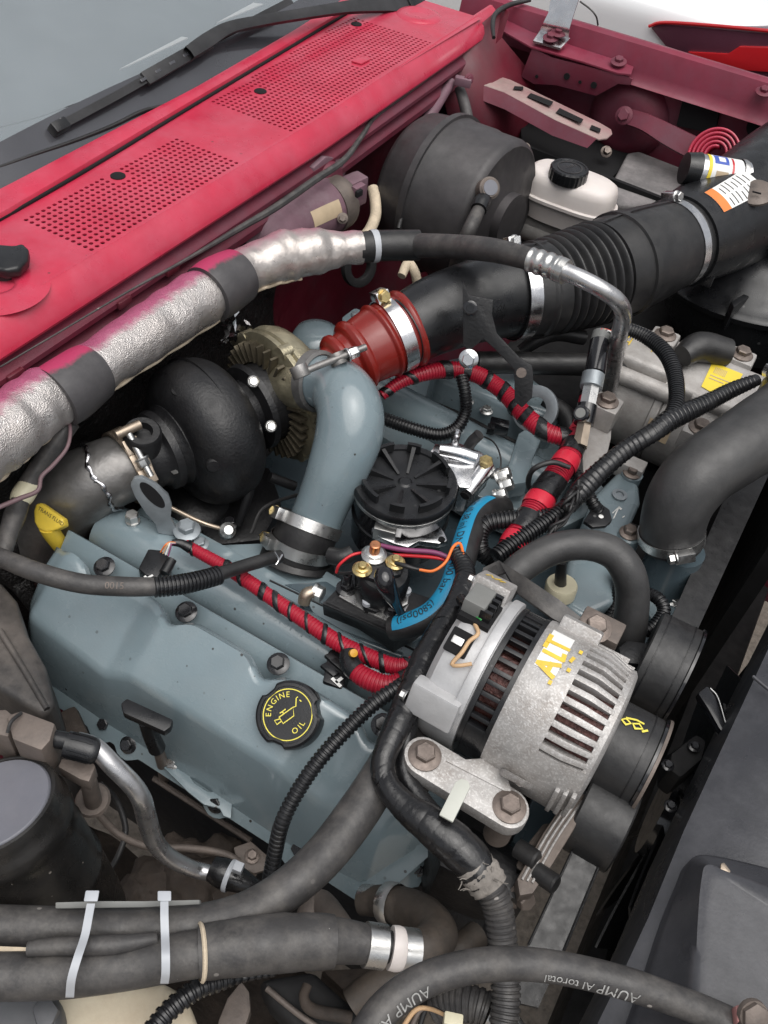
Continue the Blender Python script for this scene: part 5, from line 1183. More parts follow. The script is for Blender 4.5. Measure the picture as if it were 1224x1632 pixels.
# ================================================================ fan, shroud, radiator side
fan = thing('cooling_fan', 'dark glossy cooling fan between the belt and the shroud', 'fan', (.13, .72, -.25))
fcx = Vector((.182, .70, -.22))
link('hub', lathe([(.075, -.03), (.075, .02), (.05, .03), (.0001, .03)], fcx, XA, 40), 'black_gloss', fan)
for k in range(9):
    a = 2 * PI * k / 9 + .2; d = Vector((0, math.cos(a), math.sin(a))); t = XA.cross(d)
    rws = []
    for i in range(9):
        r = .07 + i * .0165; w_ = .045 + .035 * i / 8; tw = .55 - .02 * i
        ax = (t * math.cos(tw) + XA * math.sin(tw)); rws.append([fcx + d * r + t * (.012 * i * .3) + ax * s * w_ for s in (-1, -.5, 0, .5, 1)])
    link('blade', sheet(rws, (.003, 0, 0)), 'black_satin', fan, smooth=60)
sh = thing('fan_shroud', 'dusty black plastic fan shroud panel with a moulded raised step', 'shroud', (.2, .5, 0))
edge = [(1300, 880, .09), (1224, 1035, .085), (1179, 1132, .085), (1135, 1226, .08), (1089, 1326, .08), (1033, 1463, .07), (995, 1545, .065), (952, 1632, .06), (915, 1715, .055)]
rows = [[U(a, b, z) + VV(-.002, 0, -.10) for a, b, z in edge], [U(a, b, z) + VV(-.001, 0, -.012) for a, b, z in edge], [U(a, b, z) for a, b, z in edge], [U(a, b, z) + VV(.03, 0, .012) for a, b, z in edge], [U(a, b, z) + VV(.10, 0, .020) for a, b, z in edge], [U(a, b, z) + VV(.30, 0, .015) for a, b, z in edge]]
link('panel', sheet(rows), 'shroud', sh, smooth=40)
def stp(z): return [U(a, b, z) for a, b in ((1112, 1382), (1126, 1368), (1150, 1368), (1215, 1398), (1250, 1420), (1330, 1640), (1330, 1760), (1090, 1760), (1098, 1632), (1106, 1500))]
sb_ = [(1290, 1400, .104), (1150, 1366, .102), (1104, 1367, .098), (1084, 1405, .094), (1058, 1470, .09), (1028, 1560, .085), (992, 1660, .08), (960, 1760, .08)]
sp1 = [(1290, 1440, .140), (1165, 1392, .138), (1128, 1378, .136), (1118, 1402, .135), (1112, 1470, .134), (1108, 1560, .133), (1102, 1660, .132), (1098, 1760, .13)]
sp2 = [(1290, 1470, .142), (1190, 1420, .140), (1150, 1400, .139), (1138, 1420, .138), (1133, 1480, .137), (1130, 1565, .136), (1126, 1665, .135), (1122, 1760, .133)]
sp3 = [(1340, 1500, .142), (1320, 1500, .141), (1310, 1500, .140), (1310, 1510, .139), (1310, 1540, .138), (1310, 1600, .137), (1310, 1680, .136), (1310, 1770, .134)]
def mixp(A, B, t): return [tuple(a + (b - a) * t for a, b in zip(p, q)) for p, q in zip(A, B)]
link('raised_step', sheet([[U(*q[:2], q[2]) - ZA * .03 for q in cr(sb_, 5)]] + [[U(*q) for q in cr(r_, 5)] for r_ in (sb_, mixp(sb_, sp1, .12), mixp(sb_, sp1, .85), sp1, mixp(sp1, sp2, .4), sp2, sp3)]), 'shroud', sh, smooth=50)
link('panel_seam', tube(Path([(1200, 1078, .102, 3), (1224, 1098, .104, 3), (1260, 1125, .106, 3)]), 8), 'shroud', sh)
link('tag_nub', prism([U(a, b, .137) for a, b in ((1149, 1376), (1154, 1374), (1165, 1388), (1162, 1395), (1148, 1388))], (0, 0, -.003)), 'tan_steel', sh, bevel=.001)
link('shroud_ring', sheet([[Vector((.190 + dx, .70 + math.cos(t) * r, -.22 + math.sin(t) * r)) for t in [2 * PI * i / 60 for i in range(61)]] for dx, r in ((0, .255), (.09, .265), (.10, .33))]), 'matte_black', sh, smooth=60)
hs = thing('hood_strut_lever', 'black lever tab with bright edge in the gap beside the shroud', 'lever', U(1140, 1150, 0))
link('lever', prism([U(a, b, .03) for a, b in ((1112, 1104), (1128, 1092), (1142, 1110), (1158, 1160), (1160, 1178), (1146, 1160), (1128, 1128))], (0, 0, -.012)), 'black_gloss', hs, bevel=.003)
link('bright_edge', tube(Path([(1132, 1097, .031, 1.2), (1144, 1112, .031, 1.2), (1157, 1155, .031, 1.2)]), 6), 'zinc', hs)
tg = thing('tensioner_bracket', 'dark oily bracket with bolts down in the gap behind the pulleys', 'bracket', U(1100, 1200, -.1))
link('body', prism([U(a, b, -.03) for a, b in ((1070, 1200), (1110, 1168), (1128, 1180), (1120, 1210), (1085, 1240), (1066, 1225))], (0, 0, -.05)), 'matte_black', tg, bevel=.006)
for a, b in ((1064, 1220), (1106, 1190), (1068, 1285)): bolt(tg, U(a, b, -.025), ZA, .005, 'bolt_black')
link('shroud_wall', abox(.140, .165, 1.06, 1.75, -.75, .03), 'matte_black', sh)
bt_ = thing('dark_filler', 'added black filler box that darkens the bay below the air filter bowl', 'tray', (.0, 1.5, -.5))  # added filler box, not a real tray
link('tray', abox(-.42, .10, 1.20, 1.78, -.60, -.12), 'matte_black', bt_, bevel=.02)  # matte black box added to keep the bay dark in front of the apron
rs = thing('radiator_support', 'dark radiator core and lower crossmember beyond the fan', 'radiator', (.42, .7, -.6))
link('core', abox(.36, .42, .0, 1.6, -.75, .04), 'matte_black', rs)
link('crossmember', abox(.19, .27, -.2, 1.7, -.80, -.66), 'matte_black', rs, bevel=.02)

# ================================================================ upper radiator hose
uh = thing('radiator_hose', 'thick black upper radiator hose curving down to the outlet neck', 'hose', U(1075, 880, 0))
up_ = Path([(1330, 610, .16, 62), (1240, 672, .15, 60), (1175, 715, .14, 58), (1120, 752, .125, 56), (1088, 790, .10, 54), (1072, 835, .06, 51), (1070, 866, .03, 48)], step=.007)
link('rubber', tube(up_, 48, wig=.006), 'hose_grey', uh, smooth=70)
clamp(uh, up_, .965, .014, 1.03, up_.toward(.96, Vector((.5, -.75, .2))), 'zinc', rscrew=.0065)

# ================================================================ air-conditioning compressor
cmz = .07
cm = thing('ac_compressor', 'dirty cast aluminium compressor with yellow label and yellow marker writing', 'compressor', U(1060, 640, -.05))
ca, cb_ = U(965, 660, .0), U(1190, 620, .0)
cax = Vector((1, 0, 0)); cc = U(1075, 655, -.02); CRr = .082
cn = Vector((0, CAM_POS.y - cc.y, CAM_POS.z - cc.z)).normalized(); csd = cax.cross(cn)
def cpt(x, deg, r): a = math.radians(deg); return cc + cax * x + (cn * math.cos(a) + csd * math.sin(a)) * r
def cdir(deg): a = math.radians(deg); return cn * math.cos(a) + csd * math.sin(a)
link('rear_body', lathe([(.05, -.115), (.074, -.112), (.080, -.104), (.080, -.030), (.083, -.028), (.083, -.018), (.080, -.016)], cc, cax, 56, cn), 'compressor_cast', cm, smooth=35)
link('front_body', lathe([(.079, -.017), (.083, -.015), (.0835, .070), (.078, .080), (.06, .086), (.0001, .086)], cc, cax, 56, cn), 'compressor_cast', cm, smooth=35)
link('top_deck', box(cpt(-.070, -48, .072), cax * .045, cdir(-48) * .022, cdir(42) * .040), 'compressor_cast', cm, bevel=.010, bseg=3)
link('top_deck', box(cpt(.040, -42, .074), cax * .055, cdir(-42) * .020, cdir(48) * .042), 'compressor_cast', cm, bevel=.008, bseg=3)
for d, x0, x1 in ((-12, -.125, -.010), (-20, .015, .105)):
    link('bolt_tunnel', tube(Path([(*cpt(x0, d, .088), .0125), (*cpt(x1, d, .088), .0125)], world=True), 20), 'compressor_cast', cm, smooth=40)
for (px, py, z, blk_) in ((977, 640, .075, 1), (1110, 678, .075, 1), (1170, 573, .085, 1), (1060, 545, .09, 1)):
    q = U(px, py, z); link('mount_ear', box(q - ZA * .018, XA * .020, YA * .018, ZA * .018), 'compressor_cast', cm, bevel=.005); bolt(cm, q, ZA, .0105, 'bolt_rust', flange=1.5, h=.011)
link('mount_leg', prism([U(a, b, .04) for a, b in ((950, 660), (985, 650), (984, 690), (972, 740), (944, 748), (942, 720))], (0, 0, -.05)), 'compressor_cast', cm, bevel=.004)
link('lower_tab', box(U(1010, 735, .01), XA * .018, YA * .012, ZA * .012), 'compressor_cast', cm, bevel=.002)
yl = U(1132, 612, .075)
def cwrap(x, deg, r=.0945): return cpt(x, deg, r)
dl = cdir(-42); dt = cdir(48)
lo_ = cpt(.040, -42, .0945)
link('yellow_label', G([lo_ + cax * a - dt * b + dl * .0008 for a, b in ((-.022, .026), (.022, .026), (.020, -.024), (.010, -.027), (.008, -.020), (-.004, -.028), (-.020, -.025))], [(0, 1, 2, 3, 4, 5, 6)]), 'yellow_label', cm)
lf = lambda x, y, th=0: lo_ + cax * (-.016 + x) - dt * (-.015 + y) + dl * .0013
link('label_print', G().add(strokes([[(.002 + .0022 * k, .022), (.002 + .0022 * k, .034)] for k in range(8)], lf, .0010)).add(strokes([[(.0, .016), (.026, .016)], [(.0, .010), (.020, .010)], [(.022, .004), (.030, .004)]], lf, .0016)), 'tan_label', cm)
lo2 = cpt(-.070, -48, .0945); dl2, dt2 = cdir(-48), cdir(42)
mf = lambda x, y, th=0: lo2 + cax * (-.036 + x * .06) - dt2 * (-.006 + y * .06) + dl2 * .0008
link('marker_writing', text_on('LEFT', lambda x, y, th=0: lo2 + cax * (-.040 + y * .022) + dt2 * (-.03 + x * .022) + dl2 * .0008), 'yellow_marker', cm)
link('marker_writing', text_on('OK', lambda x, y, th=0: lo2 + cax * (.006 + y * .022) + dt2 * (-.022 + x * .022) + dl2 * .0008), 'yellow_marker', cm)
link('bar_code_tag', G([cpt(.058 + a, d, .0845) for a, d in ((-.006, 18), (.010, 18), (.006, 42), (-.012, 42))], [(0, 1, 2, 3)]), 'white_label', cm)
link('rating_plate', G([cpt(-.010 + a, d, .0845) for a, d in ((-.014, 14), (.020, 16), (.020, 34), (-.014, 32))], [(0, 1, 2, 3)]), 'tan_label', cm)
link('inlet_stub', tube(Path([(1085, 575, .09, 16), (1110, 562, .095, 22), (1150, 570, .09, 20)]), 24), 'black_rubber', cm)
link('harness_clip', box(U(1210, 625, .10), VV(.012, .004, .0), VV(-.004, .012, 0), ZA * .022), 'black_plastic', cm, bevel=.003)
link('clip_loop', _ring([(.010, -.004), (.013, -.004), (.013, .004), (.010, .004)], U(1213, 598, .12), Vector((.6, -.6, .5)), 24, None), 'bright_metal', cm)

bpy.context.view_layer.update()
cm.scale = (1.10, 1.10, 1.10)

# ================================================================ brake booster, master cylinder, grey box
bo = thing('brake_booster', 'large dusty black brake booster drum on the far firewall', 'brake booster', (-.65, 1.42, -.05))
bc0 = U(740, 326, .10); bax = Vector((1, -.10, .04)).normalized()
BRr = .138
link('shell', lathe([(.06, -.125), (.118, -.118), (BRr * .93, -.105), (BRr * .97, -.06), (BRr * 1.0, -.052), (BRr * 1.0, -.042), (BRr * .985, -.036), (BRr * .985, .012), (BRr * .97, .020), (BRr * .97, .060), (BRr * .95, .069), (BRr * .90, .074), (BRr * .86, .072), (BRr * .5, .080), (.05, .084), (.05, .10), (.0001, .10)], bc0, bax, 90), 'booster_black', bo, smooth=45)
link('seam_band', _ring([(BRr * .98, -.055), (BRr + .005, -.054), (BRr + .005, -.042), (BRr * .98, -.041)], bc0, bax, 80, None), 'booster_black', bo, smooth=30)
cvp = U(780, 300, .20)
link('check_valve', lathe([(.018, -.02), (.018, .002), (.0145, .004), (.0145, .0055)], cvp, Vector((.55, -.55, .6)), 30), 'dirty_metal', bo)
link('valve_face', lathe([(.013, .004), (.012, .0065), (.0001, .0065)], cvp, Vector((.55, -.55, .6)), 26), 'can_grey', bo)
vh, vhp = hose('vacuum_hose', 'dusty vacuum hose hanging from the valve on the brake booster', [(774, 314, .185, 11), (762, 337, .175, 11), (748, 367, .16, 12), (735, 397, .12, 12), (725, 432, .06, 12)], 'dusty_rubber')
link('fitting', tube(Path([(775, 312, .186, 11), (768, 323, .182, 14), (763, 334, .178, 13)]), 18), 'black_plastic', vh)
mc = thing('brake_fluid_reservoir', 'milky white brake fluid reservoir with black screw cap above master cylinder', 'reservoir', U(900, 370, .05))
rc = U(905, 318, .10)
def oval(z0, sx_, sy_, n=44, off=(0, 0)):
    # long axis along x, flattened super-ellipse
    pts = []
    for k in range(n):
        t = 2 * PI * k / n; cu, su = math.cos(t), math.sin(t)
        pts.append(Vector((rc.x + off[0] + sx_ * math.copysign(abs(cu) ** .62, cu), rc.y + off[1] + sy_ * math.copysign(abs(su) ** .62, su), z0)))
    return pts
zz = rc.z
lev = [(-.040, .076, .038), (-.005, .084, .044), (-.001, .086, .046), (.000, .092, .051), (.006, .0925, .0515), (.008, .088, .047), (.030, .086, .046), (.042, .082, .043), (.049, .072, .034), (.050, .02, .01)]
rws = [oval(zz + a, b, c_) for a, b, c_ in lev]
g = G([p for r in rws for p in r], grid_faces(len(rws), 44, True)); g.f.append(tuple(range(44))); g.f.append(tuple((len(rws) - 1) * 44 + k for k in range(44)))
link('tank', g, 'white_plastic', mc, smooth=50)
cpz = U(907, 272, zz + .062)
link('cap', lathe([(.034, -.016), (.035, -.012), (.035, .004), (.033, .007), (.030, .007), (.029, .0055), (.0001, .0055)], cpz, ZA, 72, rad=lambda t: 1 + .018 * math.sin(t * 26)), 'black_plastic', mc, smooth=30)
link('cap_rim_mark', arc_text if False else _ring([(.0215, .0055), (.0215, .0066), (.0225, .0066), (.0225, .0055)], cpz, ZA, 48, None), 'dusty_black', mc)
cwr = U(930, 262, zz + .062) - U(885, 272, zz + .062)
link('cap_lettering', text_on('FLUID', plane_frame(cpz + ZA * .0057 - cwr.normalized() * .014, cwr, ZA.cross(cwr), .012)), 'dusty_black', mc)
link('master_cylinder', tube(Path([(*VV(rc.x - .12, rc.y, zz - .075), .030), (*VV(rc.x + .06, rc.y, zz - .075), .028), (*VV(rc.x + .09, rc.y, zz - .075), .024)], world=True), 28), 'compressor_cast', mc, smooth=50)
link('neck_block', box(VV(rc.x - .015, rc.y, zz - .052), XA * .06, YA * .026, ZA * .018), 'compressor_cast', mc, bevel=.006)
gb = thing('grey_cover_box', 'dusty mottled grey box lid beyond the brake reservoir', 'box', U(1040, 290, .05))
gt = [U(a, b, .075) for a, b in ((1000, 243), (1018, 240), (1095, 270), (1098, 290), (1050, 330), (985, 326), (970, 300))]
link('lid', prism(gt, (0, 0, -.04)), 'box_grey', gb, bevel=.008, bseg=3)
link('body', prism([p * .98 + U(1035, 290, .075) * .02 - ZA * .04 for p in gt], (0, 0, -.15)), 'dusty_black', gb, bevel=.006)

# wiper motor on the firewall
wm_ = thing('wiper_motor', 'mauve dusty wiper motor can with blank tan label on firewall', 'motor', U(470, 360, .08))
wpth = Path([(384, 392, .14, 22), (400, 384, .142, 30), (410, 380, .143, 40), (440, 366, .145, 44), (490, 342, .147, 45), (522, 328, .148, 44), (534, 322, .148, 40)], step=.006)
link('can', tube(wpth, 40), 'mauve_dust', wm_, smooth=50)
aw_ = wpth.toward(.7, (CAM_POS - wpth.at(.7)[0]).normalized())
sd_ = 1 if math.sin(wpth.toward(.7, -ZA) - aw_) > 0 else -1
link('label', patch(wpth, .55, .86, aw_ - sd_ * .05, aw_ + sd_ * .50, 1.01), 'tan_label', wm_)
link('end_bell', tube(Path([(522, 330, .148, 44), (540, 320, .149, 42), (550, 315, .149, 30)]), 32), 'dirty_metal', wm_, smooth=50)
link('gear_plate', prism([UX(a, b, -.728) for a, b in ((496, 300), (500, 268), (520, 250), (542, 252), (552, 272), (545, 300), (538, 325), (515, 330))], (-.010, 0, 0)), 'mauve_dust', wm_, bevel=.003)
link('gear_bulge', lathe([(.032, 0), (.03, .010), (.022, .016), (.0001, .018)], UX(522, 288, -.728), XA, 32), 'red_dull', wm_, smooth=60)
bolt(wm_, U(546, 348, .155), Vector((.4, -.6, .5)), .006, 'dirty_metal')
cn_ = thing('wiper_motor_plug', 'mauve dusty square electrical plug beside the wiper motor', 'connector', U(565, 300, .12))
link('housing', box(U(563, 304, .155), VV(.014, -.004, 0), VV(.004, .022, 0), VV(0, 0, .024)), 'mauve_dust', cn_, bevel=.004)
link('latch', box(U(571, 306, .175), VV(.006, -.002, 0), VV(.002, .012, 0), VV(0, 0, .012)), 'mauve_dust', cn_, bevel=.002)
link('lock_tab', box(U(572, 308, .185), VV(.003, -.001, 0), VV(.001, .007, 0), VV(0, 0, .005)), 'vent_black', cn_, bevel=.001)
link('mount_rim', box(U(560, 286, .17), VV(.010, -.003, 0), VV(.003, .016, 0), VV(0, 0, .005)), 'mauve_dust', cn_, bevel=.002)
hose('firewall_pipe', 'mauve painted pipe running down firewall left of brake booster', [(720, 130, .19, 7), (700, 160, .17, 9), (672, 205, .14, 10), (645, 250, .11, 10), (622, 290, .09, 11), (612, 305, .08, 9)], 'mauve_dust', 'pipe')
hose('tan_cable', 'dirty tan cable hanging from the wiper plug behind the sleeve', [(594, 300, .13, 9), (598, 320, .12, 9), (598, 345, .11, 9), (588, 368, .10, 9), (572, 385, .09, 9)], 'sleeve_edge', 'cable')
hose('thin_cable', 'thin black cable curving along the rear of brake booster', [(736, 205, .22, 3), (700, 200, .21, 3.5), (670, 222, .19, 3.5), (640, 262, .17, 3.5), (634, 290, .15, 3.5), (642, 330, .12, 3.5), (635, 365, .10, 3.5)], 'black_rubber', 'cable', n=10)
hose('dark_pipe', 'short dark pipe standing between plug and booster', [(612, 310, .11, 9), (618, 335, .09, 9), (626, 368, .06, 9)], 'black_rubber', 'pipe')
hose('brake_line', 'dark brake pipe dropping from cowl corner behind booster', [(732, 140, .18, 8), (740, 165, .16, 9), (748, 200, .13, 9)], 'dusty_black', 'pipe')
cs = thing('cable_clip', 'rusty mauve clip joint at the far cowl corner', 'clip', U(735, 130, .19))
link('clip', box(U(738, 130, .20), VV(.016, .004, 0), VV(-.003, .008, 0), ZA * .008), 'mauve_dust', cs, bevel=.003); bolt(cs, U(747, 126, .205), Vector((.8, -.5, .3)), .007, 'red_dull')
tag(link('brake_line_loop', tube(Path([(640, 440, .06, 7), (650, 420, .07, 8), (660, 432, .06, 8), (665, 450, .04, 8)]), 12), 'sleeve_edge'), 'pale bent pipe stub under black hose near the booster', 'pipe')
tag(link('firewall_grommet', _ring([(.020, -.006), (.034, -.006), (.034, .006), (.020, .006)], U(572, 425, .08), Vector((.85, -.3, .3)), 36, None), 'matte_black', bevel=.002), 'black rubber grommet ring on firewall under the foil sleeve', 'grommet')
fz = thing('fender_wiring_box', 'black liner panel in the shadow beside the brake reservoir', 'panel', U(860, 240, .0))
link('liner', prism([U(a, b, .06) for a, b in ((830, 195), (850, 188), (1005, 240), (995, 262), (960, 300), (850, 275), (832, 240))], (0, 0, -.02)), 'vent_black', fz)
bolt(fz, U(966, 242, .085), Vector((.3, -.6, .6)), .008, 'bolt_rust', h=.014); bolt(fz, U(837, 236, .10), Vector((.2, -.6, .6)), .007, 'bolt_rust', h=.012)

# ================================================================ insulated air-conditioning line along the cowl
ins = thing('insulated_line', 'silver foil insulated air-conditioning line with black bands along the cowl', 'hose', U(200, 560, .15))
fp1 = Path([(-60, 735, .185, 58), (0, 692, .185, 57), (60, 645, .185, 52), (104, 618, .185, 46)], step=.005)
fp2 = Path([(128, 603, .185, 43), (180, 567, .185, 43), (240, 527, .185, 44), (300, 487, .185, 44), (345, 460, .185, 42)], step=.005)
fp3 = Path([(360, 446, .185, 34), (395, 428, .185, 36), (430, 415, .187, 37), (465, 406, .188, 38), (500, 401, .189, 37), (520, 399, .189, 32), (545, 396, .19, 27), (576, 394, .19, 26)], step=.005)
fseam = lambda u: 1 + .02 * math.sin(u * 31) + .015 * math.sin(u * 17 + 1)
link('foil_sleeve', tube(fp1, 44, fn=fseam, wig=.02), 'foil_sleeve', ins, smooth=70)
link('foil_sleeve', tube(fp2, 44, fn=fseam, wig=.015), 'foil_sleeve', ins, smooth=70)
link('foil_wrap', tube(fp3, 40, fn=lambda u: 1 + .05 * math.sin(u * 13 + 2) * (u < .6) + .025 * math.sin(u * 55) * (u > .45), wig=.025), 'foil_smooth', ins, smooth=70)
for fp, u0, u1, refv in ((fp1, .0, 1.0, Vector((.35, -.62, -.7))), (fp2, .02, .98, Vector((.42, -.62, -.66))), (fp3, .02, .55, Vector((.42, -.62, -.66)))):
    nn = 30; sp = []
    for i in range(nn + 1):
        u = u0 + (u1 - u0) * i / nn; p, T, N, B, r = fp.at(u); d = (refv - T * refv.dot(T)).normalized()
        d = (d + T.cross(d) * (.10 * math.sin(i * .9) )).normalized(); sp.append((*(p + d * r * 1.03), .0026))
    link('stitched_edge', tube(Path(sp, world=True, n=3), 8), 'sleeve_edge', ins)
for pts in ([(88, 634, .186, 49), (110, 620, .187, 50), (134, 602, .187, 49), (146, 594, .186, 47)], [(330, 470, .187, 44), (348, 458, .188, 46), (366, 447, .188, 45), (378, 440, .187, 43)]):
    bpth = Path(pts, step=.004); link('black_band', tube(bpth, 44, rows=16, fn=lambda u: 1.04 + .03 * math.cos(u * PI)), 'band_black', ins, smooth=70)
lh = Path([(570, 395, .19, 24), (600, 392, .19, 24), (640, 391, .19, 24), (668, 391, .19, 24)], step=.005)
link('hose_cuff', tube(lh, 32), 'black_rubber', ins, smooth=70)
lh2 = Path([(660, 391, .19, 19), (720, 393, .225, 19), (780, 398, .262, 19), (830, 409, .28, 18), (852, 416, .285, 18)], step=.006)
link('rubber_hose', tube(lh2, 28), 'dusty_rubber', ins, smooth=70)
link('cable_tie', band(lh, .22, .33, 1.05, rows=4, th=.0006), 'tie_grey', ins)
cr_ = Path([(846, 414, .284, 20), (866, 420, .287, 21), (888, 428, .289, 21), (902, 434, .290, 20)], step=.002)
link('crimp', tube(cr_, 28, fn=lambda u: 1.0 - .10 * (math.sin(u * PI * 4) ** 2) * (u < .8), rows=40), 'zinc', ins, smooth=50)
at = Path([(898, 432, .290, 14), (930, 446, .290, 14), (960, 462, .283, 14), (984, 480, .268, 14), (993, 500, .24, 14), (988, 530, .20, 14), (980, 570, .12, 14), (966, 640, .0, 14)], step=.005)
link('aluminium_tube', tube(at, 24), 'aluminium_tube', ins, smooth=70)
# shredded foil hanging behind the turbo
sf = []
for k in range(60):
    p = U(372 + random.uniform(-22, 24), 500 + random.uniform(-30, 45), .10 + random.uniform(-.03, .03)); d1, d2 = Vector([random.uniform(-1, 1) for _ in range(3)]).normalized() * .010, Vector([random.uniform(-1, 1) for _ in range(3)]).normalized() * .007
    sf.append((p, d1, d2))
g = G()
for p, d1, d2 in sf: g.add(G([p, p + d1, p + d1 + d2, p + d2], [(0, 1, 2, 3)]))
o = link('torn_foil', g, 'bright_metal', None); tag(o, 'crumpled torn silver foil hanging between turbo and firewall', 'foil'); o['kind'] = 'stuff'
# heater blanket behind the turbo
hb = thing('firewall_insulation', 'charred black woven heat mat on firewall behind the turbo', 'mat', (-.74, .75, -.1))
link('mat', sheet([[VV(-.748 + .008 * math.sin(y * 40 + z * 30), y, z) for y in [.30 + .02 * i for i in range(40)]] for z in [.13 - .03 * j for j in range(14)]]), 'heat_mat' if 'heat_mat' in MATS else 'matte_black', hb, smooth=70)
mat('heat_mat', (.014, .013, .013), .5, .2, .4, 30, weave=.9, bscale=240)
hb.children[0].data.materials.clear(); hb.children[0].data.materials.append(MATS['heat_mat'])
# grey hose and thin line at the near end of the sleeve, with cream joint
hj = thing('sleeve_end_hose', 'grey rubber hose with cream joint below the near end of foil line', 'hose', U(40, 800, .05))
link('hose', tube(Path([(112, 672, .15, 16), (92, 700, .14, 16), (66, 738, .12, 15), (44, 775, .10, 16), (34, 795, .095, 14)]), 24), 'dusty_rubber', hj, smooth=70)
link('joint', tube(Path([(48, 772, .10, 17), (36, 790, .097, 18), (30, 800, .095, 15)]), 24), 'cream_plastic', hj)
link('lower_hose', tube(Path([(34, 796, .095, 14), (24, 820, .09, 17), (14, 850, .085, 15), (4, 885, .08, 13)]), 24), 'dusty_rubber', hj, smooth=70)
hose('thin_mauve_line', 'thin mauve wire curving down beside the grey hose and downpipe', [(110, 668, .16, 3), (112, 690, .155, 3), (106, 715, .15, 3), (84, 742, .14, 3.5), (66, 760, .135, 3.5), (60, 782, .13, 3.5), (30, 795, .125, 4), (-10, 812, .12, 4)], 'mauve_wire', 'wire', n=10)
hose('braided_loom', 'black braided loom dropping along the rear corner behind grey hose', [(40, 760, .04, 22), (50, 800, .0, 24), (30, 850, -.04, 26), (10, 890, -.08, 28), (40, 940, -.12, 16), (66, 990, -.10, 9), (84, 1050, -.10, 10), (105, 1110, -.13, 11), (120, 1150, -.2, 12)], 'heat_mat', 'cable', n=16)

# breather hose across to the boot
br_ = thing('breather_hose', 'long grey breather hose with corrugated sleeve crossing to the plenum boot', 'hose', U(0, 880, .1))
brp = Path([(-40, 872, .11, 14), (0, 888, .11, 15), (60, 912, .11, 16), (130, 930, .105, 16), (200, 935, .10, 16), (250, 935, .095, 15)], step=.006)
link('rubber', tube(brp, 24), 'dusty_rubber', br_, smooth=70)
brq = Path([(245, 936, .096, 17), (290, 931, .09, 17), (330, 922, .083, 16), (350, 916, .078, 16)], step=.003)
link('corrugated_sleeve', loom(brq, .0042, .86, 18), 'black_plastic', br_)
brr = Path([(346, 916, .079, 12), (380, 905, .07, 11), (420, 893, .06, 11), (446, 887, .05, 11)], step=.005)
link('ribbed_end', tube(brr, 18), 'black_rubber', br_, smooth=70)
link('print', text_on('0015', ref_frame(brp, .74, Vector((.2, -.45, .85)), .010, 1, -.004)), 'dirty_metal', br_)
tag(link('wire_clip', tube(Path([(438, 880, .07, 1.5), (444, 892, .072, 1.5), (440, 900, .07, 1.5), (450, 884, .07, 1.5)]), 6), 'bright_metal'), 'tiny bent wire clip at the ribbed hose end on the boot', 'clip')

# ================================================================ wiring: red looms with black tape, black looms
def red_loom(name, label, pts, r_bands, shear=.006, n=16, extra=None, period=.0042):
    p = Path(pts, step=.003); t = thing(name, label, 'wiring loom', p.P[0])
    link('loom', loom(p, period, .90, n), 'red_loom', t)
    for u, w, ph in r_bands:
        u += random.uniform(-.018, .018) * (u > .03); w *= random.uniform(.75, 1.6); link('tape_band', band(p, u, u + w / p.length, random.uniform(1.03, 1.08), shear * random.uniform(.5, 1.5), phase=ph + random.uniform(-.5, .5), rows=4, th=random.uniform(.0003, .001)), 'tape_black', t)
    return t, p
near_ = [(295, 868, .042, 9), (320, 882, .042, 10), (360, 904, .042, 11), (400, 930, .042, 12), (440, 958, .042, 12), (490, 992, .042, 13), (540, 1025, .042, 14), (590, 1048, .045, 14), (630, 1062, .05, 14), (665, 1058, .055, 14)]
L_ = [(u, .0055, 1.2) for u in (.02, .17, .25, .335, .41, .49, .57, .65, .73, .805, .88, .95)]
nl, nlp = red_loom('near_red_loom', 'long red loom spiralled with black tape along the near head rail', near_, L_, .007)
rl2, rl2p = red_loom('branch_red_loom', 'short red loom branch curving from the injector plug to the trunk', [(555, 1040, .05, 13), (560, 1062, .05, 15), (585, 1082, .052, 17), (620, 1092, .055, 17), (655, 1080, .06, 16)], [(.0, .020, 0), (.88, .012, 0)], .0)
pg = thing('injector_plug', 'black multi-pin injector plug with amber lock on near head', 'connector', U(545, 1075, .02))
link('housing', prism([U(a, b, .03) for a, b in ((524, 1035), (556, 1030), (562, 1056), (546, 1098), (514, 1085))], (0, 0, -.03)), 'black_plastic', pg, bevel=.003)
for a, b in ((532, 1052), (526, 1068), (540, 1060)): link('ridge', box(U(a, b, .031), VV(.010, -.002, 0), VV(.002, .004, 0), ZA * .003), 'black_plastic', pg, bevel=.001)
link('amber_lock', lathe([(.0045, -.004), (.0045, .003), (.0001, .004)], U(563, 1041, .066), Vector((.4, -.3, .8)), 18), 'amber_plastic', pg)
link('white_clip', strokes([[(0, 0), (.012, -.003)], [(.006, -.001), (.008, .006)]], plane_frame(U(530, 1082, .031), XA, YA, 1), .004), 'print_white', pg)
pr_ = thing('rear_sensor_plug', 'black four-wire plug on the rear end of near head rail', 'connector', U(250, 895, .02))
link('housing', prism([U(a, b, .045) for a, b in ((220, 905), (236, 874), (256, 876), (272, 888), (268, 900), (250, 920), (232, 916))], (0, 0, -.03)), 'black_plastic', pr_, bevel=.003)
link('barrel', tube(Path([(274, 892, .05, 8), (262, 914, .046, 9)]), 16), 'black_plastic', pr_)
link('white_clip', strokes([[(0, 0), (.008, -.002)], [(.004, 0), (.006, .006)]], plane_frame(U(231, 919, .047), XA, YA, 1), .003), 'print_white', pr_)
